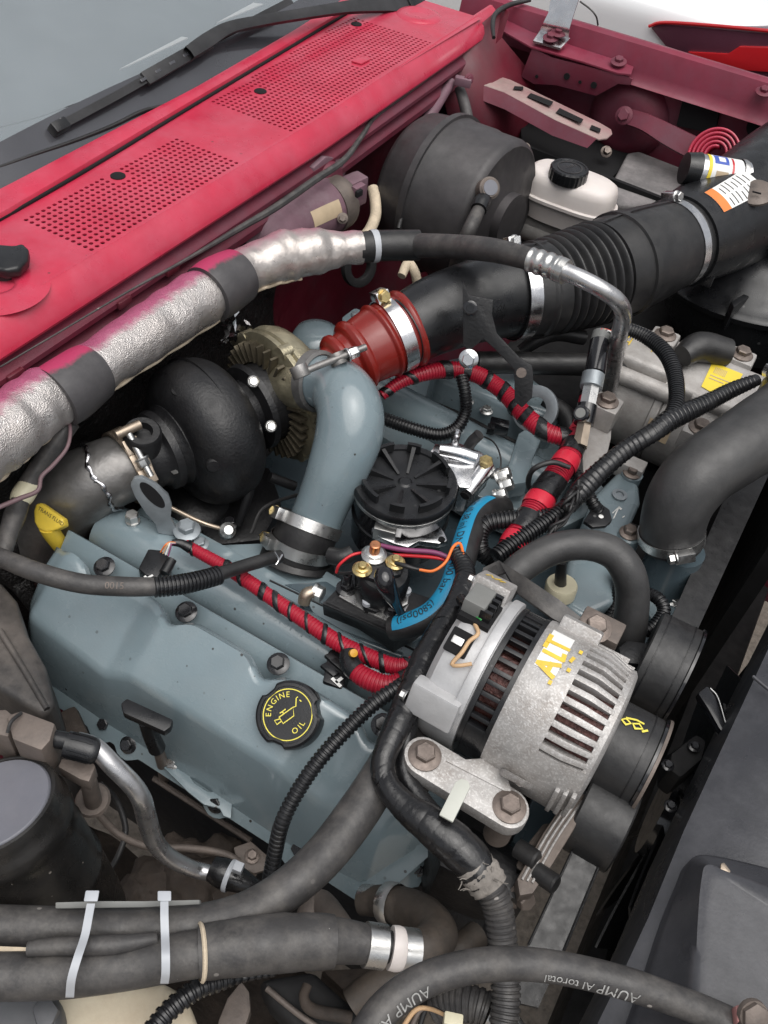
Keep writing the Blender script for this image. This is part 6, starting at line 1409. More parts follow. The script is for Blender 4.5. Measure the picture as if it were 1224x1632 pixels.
for k, m_ in enumerate(('orange_wire', 'tan_wire', 'white_label', 'purple_wire')):
    wire(pr_, 'plug_wire', [(256 + k * 4, 880 + k * 2, .05, 1.3), (264 + k * 3, 868, .062, 1.3), (272, 864 + k, .06, 1.3), (284, 866, .05, 1.3)], m_)
wire(pr_, 'taped_tail', [(274, 865, .052, 5), (288, 866, .05, 7), (304, 874, .046, 9)], 'tape_black', 12)

fl, flp = red_loom('far_red_loom', 'red loom banded with black tape arching over the far head', [(608, 630, .06, 9), (640, 608, .075, 11), (680, 594, .085, 13), (720, 589, .085, 14), (760, 597, .085, 14), (800, 622, .085, 14), (835, 660, .085, 15), (870, 688, .085, 15), (905, 697, .085, 14), (918, 690, .085, 12)],
                  [(u, .010, .6) for u in (.01, .14, .26, .385, .49, .58, .665, .745, .83, .92)], .006)
tk, tkp = red_loom('trunk_loom', 'thick loom trunk wrapped in wide red and black tape', [(935, 620, .06, 9), (930, 655, .075, 12), (922, 690, .085, 15), (908, 725, .09, 19), (886, 760, .09, 21), (866, 790, .088, 22), (842, 828, .085, 22), (818, 868, .08, 21), (800, 890, .075, 20)], [], 0)
for u, w in ((.0, .030), (.22, .02), (.40, .030), (.62, .036), (.80, .03)): link('tape_band', band(tkp, u, u + w / tkp.length, 1.06, .007, rows=4), 'tape_black', tk)
for u, w in ((.31, .016), (.50, .022), (.72, .020), (.90, .02)): link('red_tape', band(tkp, u, u + w / tkp.length, 1.08, .004, rows=4), 'red_tape', tk)
def black_loom(name, label, pts, period=.0046, n=16, depth=.84, m='black_plastic', cat='wiring loom'):
    p = Path(pts, step=.003); o = link(name, loom(p, period, depth, n), m); tag(o, label, cat); return o, p
black_loom('slim_loom', 'slim black corrugated loom dropping from the far red loom', [(735, 598, .09, 10), (741, 625, .075, 10), (742, 655, .05, 10), (728, 682, .03, 11), (700, 693, .02, 11), (660, 684, .02, 11), (625, 672, .02, 11), (605, 664, .02, 10)], .0046)
black_loom('stout_loom', 'stout black corrugated loom hooking beside the blue striped hose', [(890, 822, .09, 14), (850, 826, .09, 15), (800, 830, .085, 15), (775, 836, .08, 15), (764, 856, .07, 15), (768, 880, .06, 15), (790, 895, .05, 14)], .005)
black_loom('ribbed_loom', 'ribbed black loom running up from alternator strap to the trunk', [(790, 888, .085, 15), (830, 858, .09, 15), (870, 832, .095, 14), (905, 806, .10, 13), (930, 780, .10, 12)], .005)
cl, clp = black_loom('sensor_loom', 'black corrugated loom arching from sensor over the compressor', [(975, 530, .17, 9), (1000, 525, .175, 11), (1035, 540, .175, 12), (1062, 565, .175, 13), (1076, 600, .17, 13), (1078, 640, .165, 13), (1070, 665, .16, 14)], .0042)
bl_, blp = hose('taped_branch', 'smooth taped black harness branch crossing the compressor to its clip', [(1205, 606, .15, 10), (1170, 620, .15, 12), (1120, 645, .155, 14), (1070, 668, .158, 17), (1040, 690, .155, 15), (1000, 715, .14, 15), (960, 748, .125, 16), (930, 778, .11, 17), (905, 806, .10, 15)], 'tape_black', 'wiring harness', wig=.02)
for k in range(46):
    link('tape_turn', band(blp, .02 + k * .021, .02 + k * .021 + .0025 / blp.length, 1.03, .003, rows=3, th=.0005), 'tape_black', bl_)
black_loom('short_loom', 'short black corrugated loom ducking below the taped junction', [(905, 745, .07, 11), (922, 762, .075, 11), (935, 785, .07, 11), (950, 810, .06, 11), (965, 830, .03, 11)], .0044)
tw = thing('twisted_wires', 'frayed twisted black wires at the harness junction', 'wires', U(905, 800, .1))
for k in range(6):
    a = [(928 + random.uniform(-8, 8), 770 + random.uniform(-8, 8), .115 + random.uniform(-.01, .02), 3)]
    for j in range(5): a.append((918 - j * 11 + random.uniform(-9, 9), 790 + j * 17 + random.uniform(-9, 9), .12 - j * .006 + random.uniform(-.008, .01), 2.6))
    wire(tw, 'strand', a, 'black_rubber', 7)
hose('side_wire', 'curled dark wire around the red and black trunk', [(850, 790, .06, 4), (842, 770, .08, 4.5), (850, 748, .11, 4.5), (880, 737, .12, 4.5), (908, 745, .115, 4)], 'black_rubber', 'wire', n=10)
pb_ = thing('plastic_guard', 'dark plastic guard leaf with white paint dot by the front housing', 'guard', U(950, 820, .02))
link('leaf', prism([U(a, b, .06) for a, b in ((930, 830), (945, 806), (958, 802), (972, 812), (976, 828), (966, 838), (945, 840))], (0, 0, -.006)), 'black_plastic', pb_, bevel=.002)
link('paint_dot', lathe([(.0035, 0), (.0001, .0008)], U(958, 823, .0605), ZA, 14), 'print_white', pb_)
# inline sensor stack on the aluminium tube
ss = thing('pressure_switch', 'stacked grey and brass pressure switch with plug beside aluminium tube', 'sensor', U(930, 710, .06))
def stack(name, a, b, r0, r1, m_, par=None, n=24): return link(name, tube(Path([(*a, r0), ((a[0] + b[0]) / 2, (a[1] + b[1]) / 2, (a[2] + b[2]) / 2, (r0 + r1) / 2), (*b, r1)], step=.004), n), m_, par or ss, smooth=40)
stack('plug_top', (959, 530, .175), (956, 546, .168), 14, 15, 'connector_grey'); stack('plug_body', (956, 544, .169), (948, 595, .148), 15, 17, 'black_gloss')
stack('collar', (946, 597, .147), (942, 618, .138), 18, 18, 'galvanised'); stack('hex_body', (942, 618, .138), (936, 648, .125), 14, 14, 'zinc', n=6)
stack('valve_block', (936, 646, .126), (930, 676, .112), 16, 16, 'black_gloss'); stack('brass_end', (931, 676, .112), (924, 712, .098), 12, 13, 'tan_steel', n=6)
link('port', lathe([(.011, 0), (.011, .010), (.009, .012), (.0001, .011)], U(928, 660, .135), Vector((-.1, -.7, .6)), 20), 'black_gloss', ss)
link('port_cap', lathe([(.007, .0125), (.0065, .0135), (.0001, .0135)], U(928, 660, .135), Vector((-.1, -.7, .6)), 20), 'connector_grey', ss)
for k, m_ in enumerate(('red_wire', 'tan_wire', 'mauve_wire', 'white_label')): wire(ss, 'lead', [(952 + k * 4, 532, .178, 1.2), (960 + k * 3, 524 + k, .185, 1.2), (976, 528 + k, .18, 1.2)], m_, 6)

# black bracket and pipe beside the intake tube
ib = thing('intake_bracket', 'black steel bracket arm bolted under the intake tube', 'bracket', U(790, 570, .05))
ibo = U(790, 520, .205); ibn = Vector((.25, -.85, .45)).normalized()
def ibp(a, b): return UPL(a, b, ibo, ibn)
link('plate', prism([ibp(*q) for q in ((737, 446), (748, 470), (786, 478), (784, 500), (792, 532), (830, 572), (848, 582), (850, 600), (848, 634), (832, 650), (820, 640), (820, 590), (790, 558), (770, 540), (748, 560), (738, 552))], -ibn * .005), 'black_satin', ib, bevel=.0015)
link('socket_bolt', lathe([(.010, 0), (.010, .009), (.0085, .010), (.0055, .010), (.0055, .004), (.0001, .004)], ibp(750, 490), ibn, 24), 'black_gloss', ib)
bolt(ib, ibp(747, 572), ibn, .009, 'bright_metal'); link('eye_hole', lathe([(.007, 0), (.007, .0006), (.0001, .0007)], ibp(831, 594), ibn, 20), 'bolt_rust', ib)
hose('cross_pipe', 'dark pipe crossing behind the intake bracket toward the compressor', [(760, 578, .06, 18), (820, 578, .06, 18), (880, 580, .06, 18), (950, 582, .06, 18), (1000, 588, .05, 18)], 'black_rubber', 'pipe')
hose('back_pipe', 'thin dark hose under the intake bellows', [(830, 560, .04, 10), (860, 540, .06, 12), (890, 532, .06, 12), (930, 538, .05, 12)], 'black_rubber', 'hose')
hose('valley_pipe', 'dark rubber hose lying behind the far lifting ring', [(870, 640, .03, 14), (900, 660, .03, 15), (912, 690, .02, 15), (905, 720, .0, 14)], 'black_rubber', 'hose')
cpl = thing('far_injector_plug', 'small black injector plug on far head rail with loose wire', 'connector', U(795, 680, .02))
link('housing', box(U(795, 680, .025), VV(.014, .004, 0), VV(-.003, .008, 0), ZA * .01), 'black_gloss', cpl, bevel=.002)
link('latch', box(U(782, 684, .03), VV(.005, .002, 0), VV(-.002, .006, 0), ZA * .006), 'black_plastic', cpl, bevel=.001)
wire(cpl, 'loose_wire', [(772, 696, .04, 1.4), (788, 706, .05, 1.4), (798, 730, .05, 1.4), (796, 760, .04, 1.4), (798, 776, .03, 1.4)], 'black_rubber')

# taped main harness running from the valley down past the alternator
mh = thing('main_harness', 'thick taped black main harness passing between valve cover and alternator', 'wiring harness', U(640, 1180, .0))
mhp = Path([(745, 925, .11, 20), (728, 965, .11, 20), (700, 1010, .11, 21), (676, 1055, .11, 22), (655, 1105, .11, 22), (632, 1160, .11, 21), (612, 1205, .105, 19), (612, 1240, .10, 19), (640, 1280, .10, 22), (690, 1318, .10, 30), (735, 1355, .095, 33), (768, 1395, .085, 30)], step=.005)
link('taped_run', tube(mhp, 28, wig=.025), 'tape_black', mh, smooth=70)
uu = .01
for k in range(34):
    w_ = random.uniform(.010, .022) / mhp.length; link('tape_turn', band(mhp, uu, uu + w_, 1.012, random.uniform(.003, .010), rows=6, th=random.uniform(.0002, .0009), phase=random.uniform(0, 6)), 'tape_black', mh); uu += w_ * .93
    if uu > .97: break
mh2 = Path([(660, 1110, .10, 14), (650, 1160, .095, 15), (644, 1210, .09, 15), (652, 1250, .085, 16), (690, 1300, .085, 18)], step=.006)
link('second_run', tube(mh2, 20, wig=.03), 'tape_black', mh, smooth=70)
frp = Path([(752, 1375, .09, 30), (768, 1395, .085, 31), (782, 1415, .08, 29)], step=.003)
mat('frayed', (.22, .20, .18), .75, 0, .4, 60, bump=.8, bscale=150)
link('frayed_tape', tube(frp, 30, wig=.04, scale=1.05), 'frayed', mh, smooth=60)
for k in range(26):
    u = random.random(); p, T, N, B, r = frp.at(u); a = random.uniform(-1.4, 1.4); d = N * math.cos(a) + B * math.sin(a); q = p + d * r * 1.03; e = (T * random.uniform(-1, 1) + d * .6).normalized() * .006
    if k < 9: link('fray', tube(Path([(*q, .0006), (*(q + e * .6), .0005), (*(q + e + d * .003), .0004)], world=True, n=3), 5), 'frayed', mh)
mhl = Path([(775, 1405, .08, 26), (792, 1440, .07, 25), (800, 1490, .055, 24), (805, 1550, .04, 24), (806, 1600, .03, 24), (800, 1660, .02, 24)], step=.004)
link('corrugated_run', loom(mhl, .0055, .88, 24), 'dusty_rubber', mh)
up2 = Path([(726, 880, .10, 12), (740, 905, .105, 16), (742, 935, .108, 17), (738, 950, .11, 16)], step=.003)
link('upper_corrugation', loom(up2, .005, .88, 18), 'black_plastic', mh)
hose('plug_lead', 'thin taped lead from main harness to the alternator plug', [(735, 955, .13, 9), (748, 970, .145, 10), (756, 984, .165, 10), (762, 992, .178, 7)], 'tape_black', 'wiring loom', wig=.03)
black_loom('cover_loom', 'slim black corrugated loom sweeping over the near valve cover', [(672, 1068, .10, 13), (640, 1092, .105, 13), (600, 1118, .10, 13), (555, 1160, .085, 13), (510, 1210, .07, 13), (475, 1260, .05, 13), (450, 1310, .03, 13), (438, 1360, .0, 13), (428, 1415, -.03, 13), (424, 1450, -.06, 13)], .0050)
# curved coolant hose over the front housing
ch = thing('coolant_hose', 'grey-black coolant hose arching over the cream sensor behind alternator', 'hose', U(900, 880, .1))
chp = Path([(760, 1000, .06, 25), (790, 950, .08, 25), (830, 905, .10, 25), (880, 876, .115, 25), (930, 868, .12, 25), (975, 880, .115, 26), (1000, 910, .10, 27), (1008, 950, .07, 27), (1002, 1010, .02, 27), (990, 1060, -.04, 27)], step=.006)
link('rubber', tube(chp, 32), 'hose_grey', ch, smooth=70)
st_ = thing('rubber_strap', 'flat grey rubber strap stretched from harness to the alternator top', 'strap', U(850, 960, .1))
link('strap', sheet([[U(a, b, z) for a, b, z in ((770, 905, .115), (795, 893, .13), (830, 915, .135), (890, 955, .135), (940, 995, .125))], [U(a, b, z) for a, b, z in ((768, 925, .11), (806, 912, .122), (826, 945, .125), (880, 985, .125), (925, 1010, .12))]], (0, 0, -.003)), 'dusty_rubber', st_, smooth=60)
black_loom('rear_loom', 'black corrugated loom looping behind the coolant hose', [(985, 905, .03, 10), (985, 945, .01, 10), (970, 990, -.01, 10), (955, 1020, -.02, 10)], .0044)
black_loom('low_loom', 'black corrugated loom curling under outlet neck by the idler', [(1032, 945, .0, 10), (1050, 955, .005, 11), (1058, 975, .0, 11), (1040, 1000, -.01, 11), (1015, 1010, -.02, 11)], .0044)

# ================================================================ near side: hoses, canister, tank, liner
ln = thing('inner_liner', 'oily brown splash liner deep under the near hoses', 'liner', (-.3, .15, -.45))
v = []
rows = []
for i in range(40):
    x = -.70 + i * .70 / 39; row = []
    for j in range(26):
        y = -.10 + j * .45 / 25
        z = -.30 - .22 * max(0, (y - .12)) / .2 + .035 * math.sin(x * 17 + y * 9) * math.cos(y * 21 - x * 7) + .012 * math.sin(x * 60) * math.sin(y * 47)
        row.append(VV(x, y, z))
    rows.append(row)
link('liner_sheet', sheet(rows), 'grime', ln, smooth=70)
link('edge_strip', tube(Path([(245, 1240, -.19, 5), (330, 1295, -.19, 5), (400, 1340, -.19, 5)]), 8), 'dirty_metal', ln)
hx = thing('heater_box', 'scuffed black plastic heater box at the rear near corner', 'box', U(40, 1050, -.1))
mat('scuffed', (.020, .020, .021), .45, 0, .3, 12, bump=.25, bscale=120, dust=.95, dustcol=(.16, .14, .125), dscale=7)
link('case', prism([U(a, b, .02) for a, b in ((-60, 920), (0, 925), (26, 955), (44, 1010), (72, 1060), (88, 1120), (70, 1140), (0, 1100), (-60, 1070))], (0, 0, -.22)), 'scuffed', hx, bevel=.014, bseg=3)
link('case_ridge', tube(Path([(0, 1005, .025, 5), (40, 1070, .022, 5), (75, 1130, .02, 5)]), 10), 'scuffed', hx)
link('drip_ledge', prism([U(a, b, -.1) for a, b in ((80, 1140), (120, 1120), (150, 1185), (110, 1210), (70, 1180))], (0, 0, -.03)), 'grime', hx, bevel=.008)
# accumulator canister
cn2 = thing('accumulator_can', 'black accumulator canister with pale worn lid at the near corner', 'canister', U(60, 1400, -.25))
tc = U(-8, 1282, .10); cax_ = (tc - U(62, 1392, .0)).normalized()
R0 = 92 * mpp(tc)
mat('can_black', (.008, .008, .008), .30, 0, .3, 16, bump=.12, bscale=200, dust=.45, dustcol=(.06, .052, .046), dscale=14, chips=.1, chipcol=(.2, .18, .16))
link('can', lathe([(R0 * 1.00, -.205), (R0 * 1.12, -.19), (R0 * 1.14, -.17), (R0 * 1.14, -.115), (R0 * 1.17, -.112), (R0 * 1.17, -.106), (R0 * 1.13, -.102), (R0 * 1.13, -.062), (R0 * 1.10, -.056), (R0 * 1.10, -.040), (R0 * 1.145, -.036), (R0 * 1.145, -.022), (R0 * 1.10, -.018), (R0 * 1.09, -.008), (R0 * 1.05, .001), (R0 * 1.0, .002), (R0 * .96, -.001)], tc, cax_, 72), 'can_black', cn2, smooth=40)
link('lid', lathe([(R0 * .97, -.004), (R0 * .965, .000), (R0 * .93, .002), (.0001, .003)], tc, cax_, 64), 'can_grey', cn2, smooth=40)
ab = thing('line_fitting_block', 'corroded aluminium fitting block with black service cap on the canister', 'fitting', U(50, 1170, .1))
link('block', prism([U(a, b, .125) for a, b in ((10, 1140), (34, 1132), (88, 1152), (80, 1180), (66, 1196), (20, 1178))], (0, 0, -.05)), 'dirty_metal', ab, bevel=.003)
link('block_end', prism([U(a, b, .12) for a, b in ((-40, 1132), (10, 1128), (24, 1140), (14, 1176), (-40, 1160))], (0, 0, -.05)), 'dirty_metal', ab, bevel=.006)
link('seal_ring', tube(Path([(12, 1168, .127, 3), (18, 1150, .132, 3), (34, 1136, .128, 3)]), 8), 'black_rubber', ab)
link('cap_neck', tube(Path([(80, 1176, .11, 14), (100, 1180, .11, 14), (112, 1182, .11, 14)]), 20), 'black_plastic', ab)
cpp = Path([(106, 1186, .112, 21), (130, 1192, .11, 22), (150, 1198, .108, 21), (154, 1199, .107, 17)], step=.002)
sc = link('service_cap', tube(cpp, 48), 'black_plastic', ab, smooth=40)
for k in range(12):
    a = 2 * PI * k / 12; link('grip_rib', patch(cpp, .12, .86, a - .10, a + .10, 1.05, na=3), 'black_plastic', sc)
link('clip', prism([U(a, b, .085) for a, b in ((92, 1222), (98, 1208), (150, 1216), (152, 1222), (142, 1246), (128, 1242))], (0, 0, -.02)), 'dirty_metal', ab, bevel=.002)
link('pressure_pipe', tube(Path([(140, 1240, .07, 13), (146, 1265, .03, 14), (150, 1285, -.02, 14)]), 18), 'dirty_metal', ab)
link('pipe_ring', lathe([(.016, -.003), (.018, 0), (.016, .003)], U(148, 1275, .0), Vector((.1, -.2, 1)), 24), 'dirty_metal', ab)
lt = thing('aluminium_line', 'bent aluminium refrigerant line dropping to a black taped joint', 'pipe', U(230, 1300, -.1))
ltp = Path([(122, 1180, .10, 14), (150, 1190, .095, 15), (180, 1220, .08, 16), (210, 1250, .06, 16), (226, 1275, .04, 16), (234, 1305, .0, 16), (246, 1340, -.04, 15), (268, 1365, -.07, 14), (300, 1382, -.09, 13), (320, 1388, -.10, 13), (345, 1394, -.10, 12)], step=.006)
link('tube', tube(ltp, 24), 'aluminium_tube', lt, smooth=70)
link('taped_joint', tube(Path([(338, 1384, -.095, 20), (356, 1392, -.095, 24), (380, 1402, -.095, 20), (400, 1412, -.10, 15), (420, 1424, -.11, 12)]), 24), 'tape_black', lt, smooth=70)
link('cable_tie', band(Path([(352, 1390, -.095, 25), (376, 1400, -.095, 23)]), .45, .75, 1.05, rows=4), 'tie_grey', lt)
link('tie_head', box(U(380, 1383, -.06), VV(.005, .001, 0), VV(-.001, .005, 0), ZA * .005), 'tie_grey', lt, bevel=.001)
# the two thick hoses and their sleeve
hA, hAp = hose('heater_hose', 'thick grey braided heater hose sweeping up past the valve cover to the harness', [(-60, 1475, .06, 34), (0, 1477, .06, 33), (100, 1479, .06, 32), (200, 1480, .06, 31), (300, 1476, .06, 31), (390, 1455, .06, 32), (460, 1415, .06, 33), (520, 1360, .065, 34), (570, 1295, .07, 34), (605, 1240, .075, 32), (640, 1180, .06, 30), (680, 1120, .03, 28)], 'dusty_rubber', n=36, step=.006)
hB, hBp = hose('coolant_return_hose', 'grey coolant hose in a rubber sleeve with zip ties along the near fender', [(-60, 1555, .07, 36), (0, 1556, .07, 36), (100, 1553, .07, 36), (200, 1540, .07, 36), (300, 1522, .07, 36), (400, 1508, .07, 37), (500, 1500, .068, 38), (545, 1500, .064, 34), (585, 1505, .06, 30), (600, 1507, .058, 30)], 'dusty_rubber', n=36, step=.006)
slv = Path([(318, 1518, .071, 41), (360, 1512, .071, 43), (420, 1505, .071, 44), (480, 1501, .069, 43), (532, 1500, .066, 40)], step=.006)
link('rubber_sleeve', tube(slv, 36, wig=.012), 'dusty_rubber', hB, smooth=70)
link('sleeve_lip', band(slv, -.005, .03, 1.03, .004, rows=4, th=.0015), 'sleeve_edge', hB)
tpA = Path([(582, 1505, .06, 31), (612, 1509, .056, 31)], step=.003)
link('crimp_ring', tube(tpA, 32, scale=1.10), 'zinc', hB, smooth=60)
link('nipple', tube(Path([(608, 1508, .056, 24), (632, 1510, .054, 24)]), 28), 'black_rubber', hB, smooth=60)
link('white_collar', tube(Path([(622, 1510, .055, 33), (634, 1512, .054, 34), (642, 1513, .053, 31)]), 32), 'white_plastic', hB, smooth=60)
tpC = Path([(640, 1513, .053, 32), (664, 1515, .05, 32)], step=.003)
link('crimp_ring', tube(tpC, 32, scale=1.04), 'zinc', hB, smooth=60)
hose('elbow_hose', 'brown weathered elbow hose joining the crimped collar beneath valve cover', [(650, 1514, .052, 31), (680, 1510, .045, 33), (696, 1490, .03, 34), (680, 1465, .01, 33), (650, 1448, -.01, 31), (620, 1440, -.02, 28), (600, 1436, -.03, 24), (575, 1438, -.04, 20)], 'brown_rubber', n=32)
ec = thing('elbow_clamp_ring', 'worn steel clamp ring on brown elbow hose under the cover', 'clamp', U(625, 1442, -.02))
ecp = Path([(632, 1443, -.013, 31), (612, 1437, -.022, 29)]); link('ring', band(ecp, .0, .9, 1.06, rows=5, th=.001), 'zinc', ec); link('pipe_end', tube(Path([(600, 1434, -.03, 22), (580, 1432, -.04, 22)]), 24), 'zinc', ec)
hose('brown_pipe', 'rust brown metal pipe bending under the heater hose', [(490, 1500, -.10, 24), (496, 1460, -.08, 24), (510, 1440, -.08, 22), (540, 1480, -.05, 24), (560, 1510, -.03, 22)], 'dirty_metal', 'pipe')
sp_ = Path([(45, 1512, .088, 12), (100, 1508, .090, 14), (180, 1506, .09, 15), (250, 1496, .085, 10)], step=.006)
tag(link('split_sleeve', tube(sp_, 20), 'dusty_rubber', smooth=60), 'dark split rubber sleeve wedged between the two thick hoses', 'sleeve')
tag(link('support_rail', sheet([[U(a, b, .085) for a, b in ((88, 1438), (160, 1436), (230, 1436), (318, 1434))], [U(a, b, .082) for a, b in ((88, 1448), (160, 1447), (230, 1446), (318, 1441))]], (0, .002, -.006)), 'connector_grey', bevel=.001), 'thin grey plastic rail lying along top of the heater hose', 'rail')
tag(link('tan_shim', prism([U(a, b, .075) for a, b in ((-40, 1506), (66, 1510), (70, 1518), (-40, 1516))], (0, 0, -.004)), 'sleeve_edge', bevel=.001), 'pale tan strip lying between hoses at the near edge', 'strip')
# zip ties
def ziptie(label, pts, head, w):
    t = thing('zip_tie', label, 'zip tie', U(*pts[-1][:3]), 'zip ties round the near hoses')
    P_ = [U(*q) for q in pts]; c_ = cr([(*p, 0) for p in P_], 8); P2 = [Vector(q[:3]) for q in c_]
    d = (U(pts[1][0] + 10, pts[1][1], pts[1][2]) - U(*pts[1])).normalized()
    r_ = []
    for p in P2:
        r_.append([p - d * w, p + d * w])
    nrm = (CAM_POS - P2[3]).normalized()
    link('strap', sheet(r_, nrm * -.0016), 'tie_grey', t)
    hq = U(*head); link('head', box(hq, d * w * 1.7, (P2[1] - P2[0]).normalized() * w * 1.35, nrm * w * 1.0), 'tie_grey', t, bevel=.0012)
    return t
ziptie('slanted grey zip tie cinching both thick hoses and the plastic rail', [(145, 1440, .104), (141, 1462, .104), (135, 1492, .104), (124, 1525, .113), (114, 1560, .106), (111, 1590, .082)], (146, 1428, .10), .0034)
ziptie('upright grey zip tie cinching the hoses just before the rubber sleeve', [(262, 1436, .102), (262, 1460, .104), (263, 1490, .102), (264, 1520, .112), (264, 1550, .104), (262, 1568, .088)], (262, 1428, .10), .0034)
# tank and caps
tnk = thing('washer_tank', 'stained cream plastic tank below the near hoses', 'tank', U(150, 1610, -.1))
link('tank', prism([U(a, b, -.02) for a, b in ((-60, 1560), (100, 1570), (200, 1565), (262, 1562), (300, 1590), (318, 1640), (250, 1740), (-60, 1740))], (0, 0, -.16)), 'cream_tank', tnk, bevel=.02, bseg=4)
link('filler_lobe', lathe([(.030, -.04), (.030, .0), (.024, .012), (.010, .018), (.0001, .018)], U(58, 1450, .0), ZA, 32), 'cream_tank', tnk, smooth=60)
kb = thing('tank_cap', 'grey plastic tank cap with lever tab under the near hoses', 'cap', U(40, 1620, .0))
mat('connector_dark', (.075, .078, .085), .5, 0, .15, 20, dust=.4, dustcol=(.16, .16, .17))
link('cap_body', lathe([(.040, -.03), (.040, .0), (.036, .006), (.0001, .007)], U(20, 1640, .01), ZA, 36), 'connector_dark', kb, smooth=40)
link('lever_tab', prism([U(a, b, .02) for a, b in ((50, 1608), (62, 1592), (82, 1592), (94, 1608), (84, 1632), (60, 1640))], (0, 0, -.012)), 'connector_dark', kb, bevel=.003)
black_loom('near_loom', 'black corrugated loom diving under the rubber sleeve at the bottom', [(240, 1645, .02, 17), (270, 1610, .02, 17), (310, 1578, .02, 17), (345, 1565, .015, 16), (390, 1556, .01, 9), (440, 1548, .0, 8)], .0062, 20)
# dirty parts in the dark at the bottom
jk = thing('steering_shaft_parts', 'oily brown bracket and pressed guards in shadow beneath coolant hose', 'bracket', U(450, 1580, -.15))
link('guard', prism([U(a, b, -.10) for a, b in ((410, 1560), (500, 1545), (560, 1600), (600, 1632), (560, 1690), (470, 1640), (430, 1600))], (0, 0, -.05)), 'matte_black', jk, bevel=.012, bseg=3)
link('guard_lip', tube(Path([(425, 1575, -.095, 5), (470, 1612, -.095, 5), (510, 1640, -.095, 5)]), 10), 'dirty_metal', jk)
link('tab', prism([U(a, b, -.07) for a, b in ((345, 1632), (362, 1590), (385, 1562), (398, 1580), (400, 1610), (385, 1660))], (0, 0, -.02)), 'dirty_metal', jk, bevel=.004)
link('arm', tube(Path([(490, 1570, -.08, 8), (484, 1590, -.08, 8), (500, 1610, -.085, 10), (560, 1622, -.09, 10)]), 12), 'grime', jk, smooth=70)
link('guard', prism([U(a, b, -.13) for a, b in ((510, 1545), (590, 1540), (600, 1570), (570, 1600)) ], (0, 0, -.05)), 'grime', jk, bevel=.006)
link('frame_rail', abox(-.70, .15, .08, .17, -.75, -.52), 'grime', jk, bevel=.01)
# air-pump hose in front
ah = thing('lettered_hose', 'grey rubber hose with white lettering arching across the bottom to shroud', 'hose', U(850, 1540, .1))
mat('print_worn', (.34, .34, .33), .6, 0, .45, 160)
ahp = Path([(560, 1700, .13, 27), (582, 1650, .135, 27), (615, 1605, .14, 27), (665, 1568, .145, 27), (725, 1546, .15, 26), (790, 1536, .15, 26), (860, 1538, .15, 25), (930, 1550, .15, 25), (1000, 1568, .148, 25), (1070, 1592, .145, 24), (1130, 1615, .14, 24), (1190, 1642, .135, 24)], step=.006)
link('rubber', tube(ahp, 32), 'dusty_rubber', ah, smooth=70)
hr = (CAM_POS - ahp.at(.5)[0]).normalized()
link('lettering', text_on('AUMP', ref_frame(ahp, .735, Vector((.1, -.55, .85)), .013, -1, .002)), 'print_worn', ah)
link('lettering', text_on('AI torotal', ref_frame(ahp, .628, Vector((.1, -.55, .85)), .010, -1, .003)), 'print_worn', ah)
link('lettering', text_on('AUMP AI', ref_frame(ahp, .24, Vector((.3, -.45, .85)), .013, -1, .0)), 'print_worn', ah)
cpx = thing('hose_end_clamp', 'steel hose clamp with pink corroded ear at lettered hose end', 'clamp', U(1185, 1615, .14))
mat('pink_corroded', (.42, .20, .19), .6, .2, .3, 40)
link('ear', prism([U(a, b, .158) for a, b in ((1172, 1602), (1182, 1600), (1186, 1618), (1176, 1632))], (0, 0, -.010)), 'pink_corroded', cpx, bevel=.002)
link('screw_head', hexbolt(U(1198, 1616, .158), Vector((.3, -.5, .8)), .011, h=.010, flange=1.1), 'dirty_metal', cpx)
rh = thing('corrugated_pipe', 'dusty corrugated pipe and steel cuff below the lettered hose', 'hose', U(760, 1610, -.02))
rhp = Path([(690, 1612, -.02, 20), (720, 1600, -.01, 26), (760, 1602, .0, 28), (800, 1625, .0, 26), (820, 1660, .0, 26)], step=.004)
link('corrugation', loom(rhp, .0055, .90, 24, .0, .62), 'dusty_rubber', rh)
link('cuff', tube(rhp, 26, u0=.62, u1=.95), 'zinc', rh, smooth=60)
tag(link('yellow_terminal', box(U(722, 1626, .03), VV(.008, .003, 0), VV(-.002, .005, 0), ZA * .005), 'cream_plastic', bevel=.002), 'small yellow terminal block with wires under the lettered hose', 'terminal')
for k in range(3):
    hose('bare_wire', ('thin olive wire', 'thin brown wire', 'thin black wire')[k] + ' tangled beside the yellow terminal', [(640 + k * 14, 1640, .0, 4), (662 + k * 8, 1610, .01, 4), (685 + k * 4, 1608, .015, 3.5), (718, 1622, .03, 3)], ('tan_wire', 'dirty_metal', 'black_rubber')[k], 'wire', n=8)
hose('oily_hose', 'oily black hose in the dark under the brown elbow', [(560, 1600, -.08, 24), (600, 1570, -.07, 26), (650, 1545, -.06, 26), (720, 1520, -.05, 24), (760, 1490, -.06, 22)], 'brown_rubber', n=24)
# clutter in the dark valley behind the boot
vt = thing('turbo_pedestal', 'dark pedestal and linkage in shadow between turbo and plenum', 'pedestal', U(380, 800, -.1))
link('pedestal', prism([U(a, b, -.06) for a, b in ((300, 790), (360, 760), (430, 740), (450, 800), (420, 860), (330, 870))], (0, 0, -.05)), 'black_satin', vt, bevel=.01)
link('dome', lathe([(.06, -.04), (.058, -.01), (.04, .012), (.0001, .018)], U(310, 800, -.06), ZA, 36), 'black_satin', vt, smooth=70)
link('linkage_rod', tube(Path([(270, 808, .0, 4), (320, 832, -.01, 4), (360, 845, -.02, 4)]), 10), 'tan_steel', vt)
link('rod_end', lathe([(.011, -.006), (.011, .006), (.006, .010), (.0001, .010)], U(362, 846, -.01), Vector((.5, -.3, .8)), 20), 'zinc', vt)
link('strut', tube(Path([(380, 835, -.04, 7), (395, 790, .0, 8), (402, 755, .03, 8)]), 12), 'black_satin', vt)
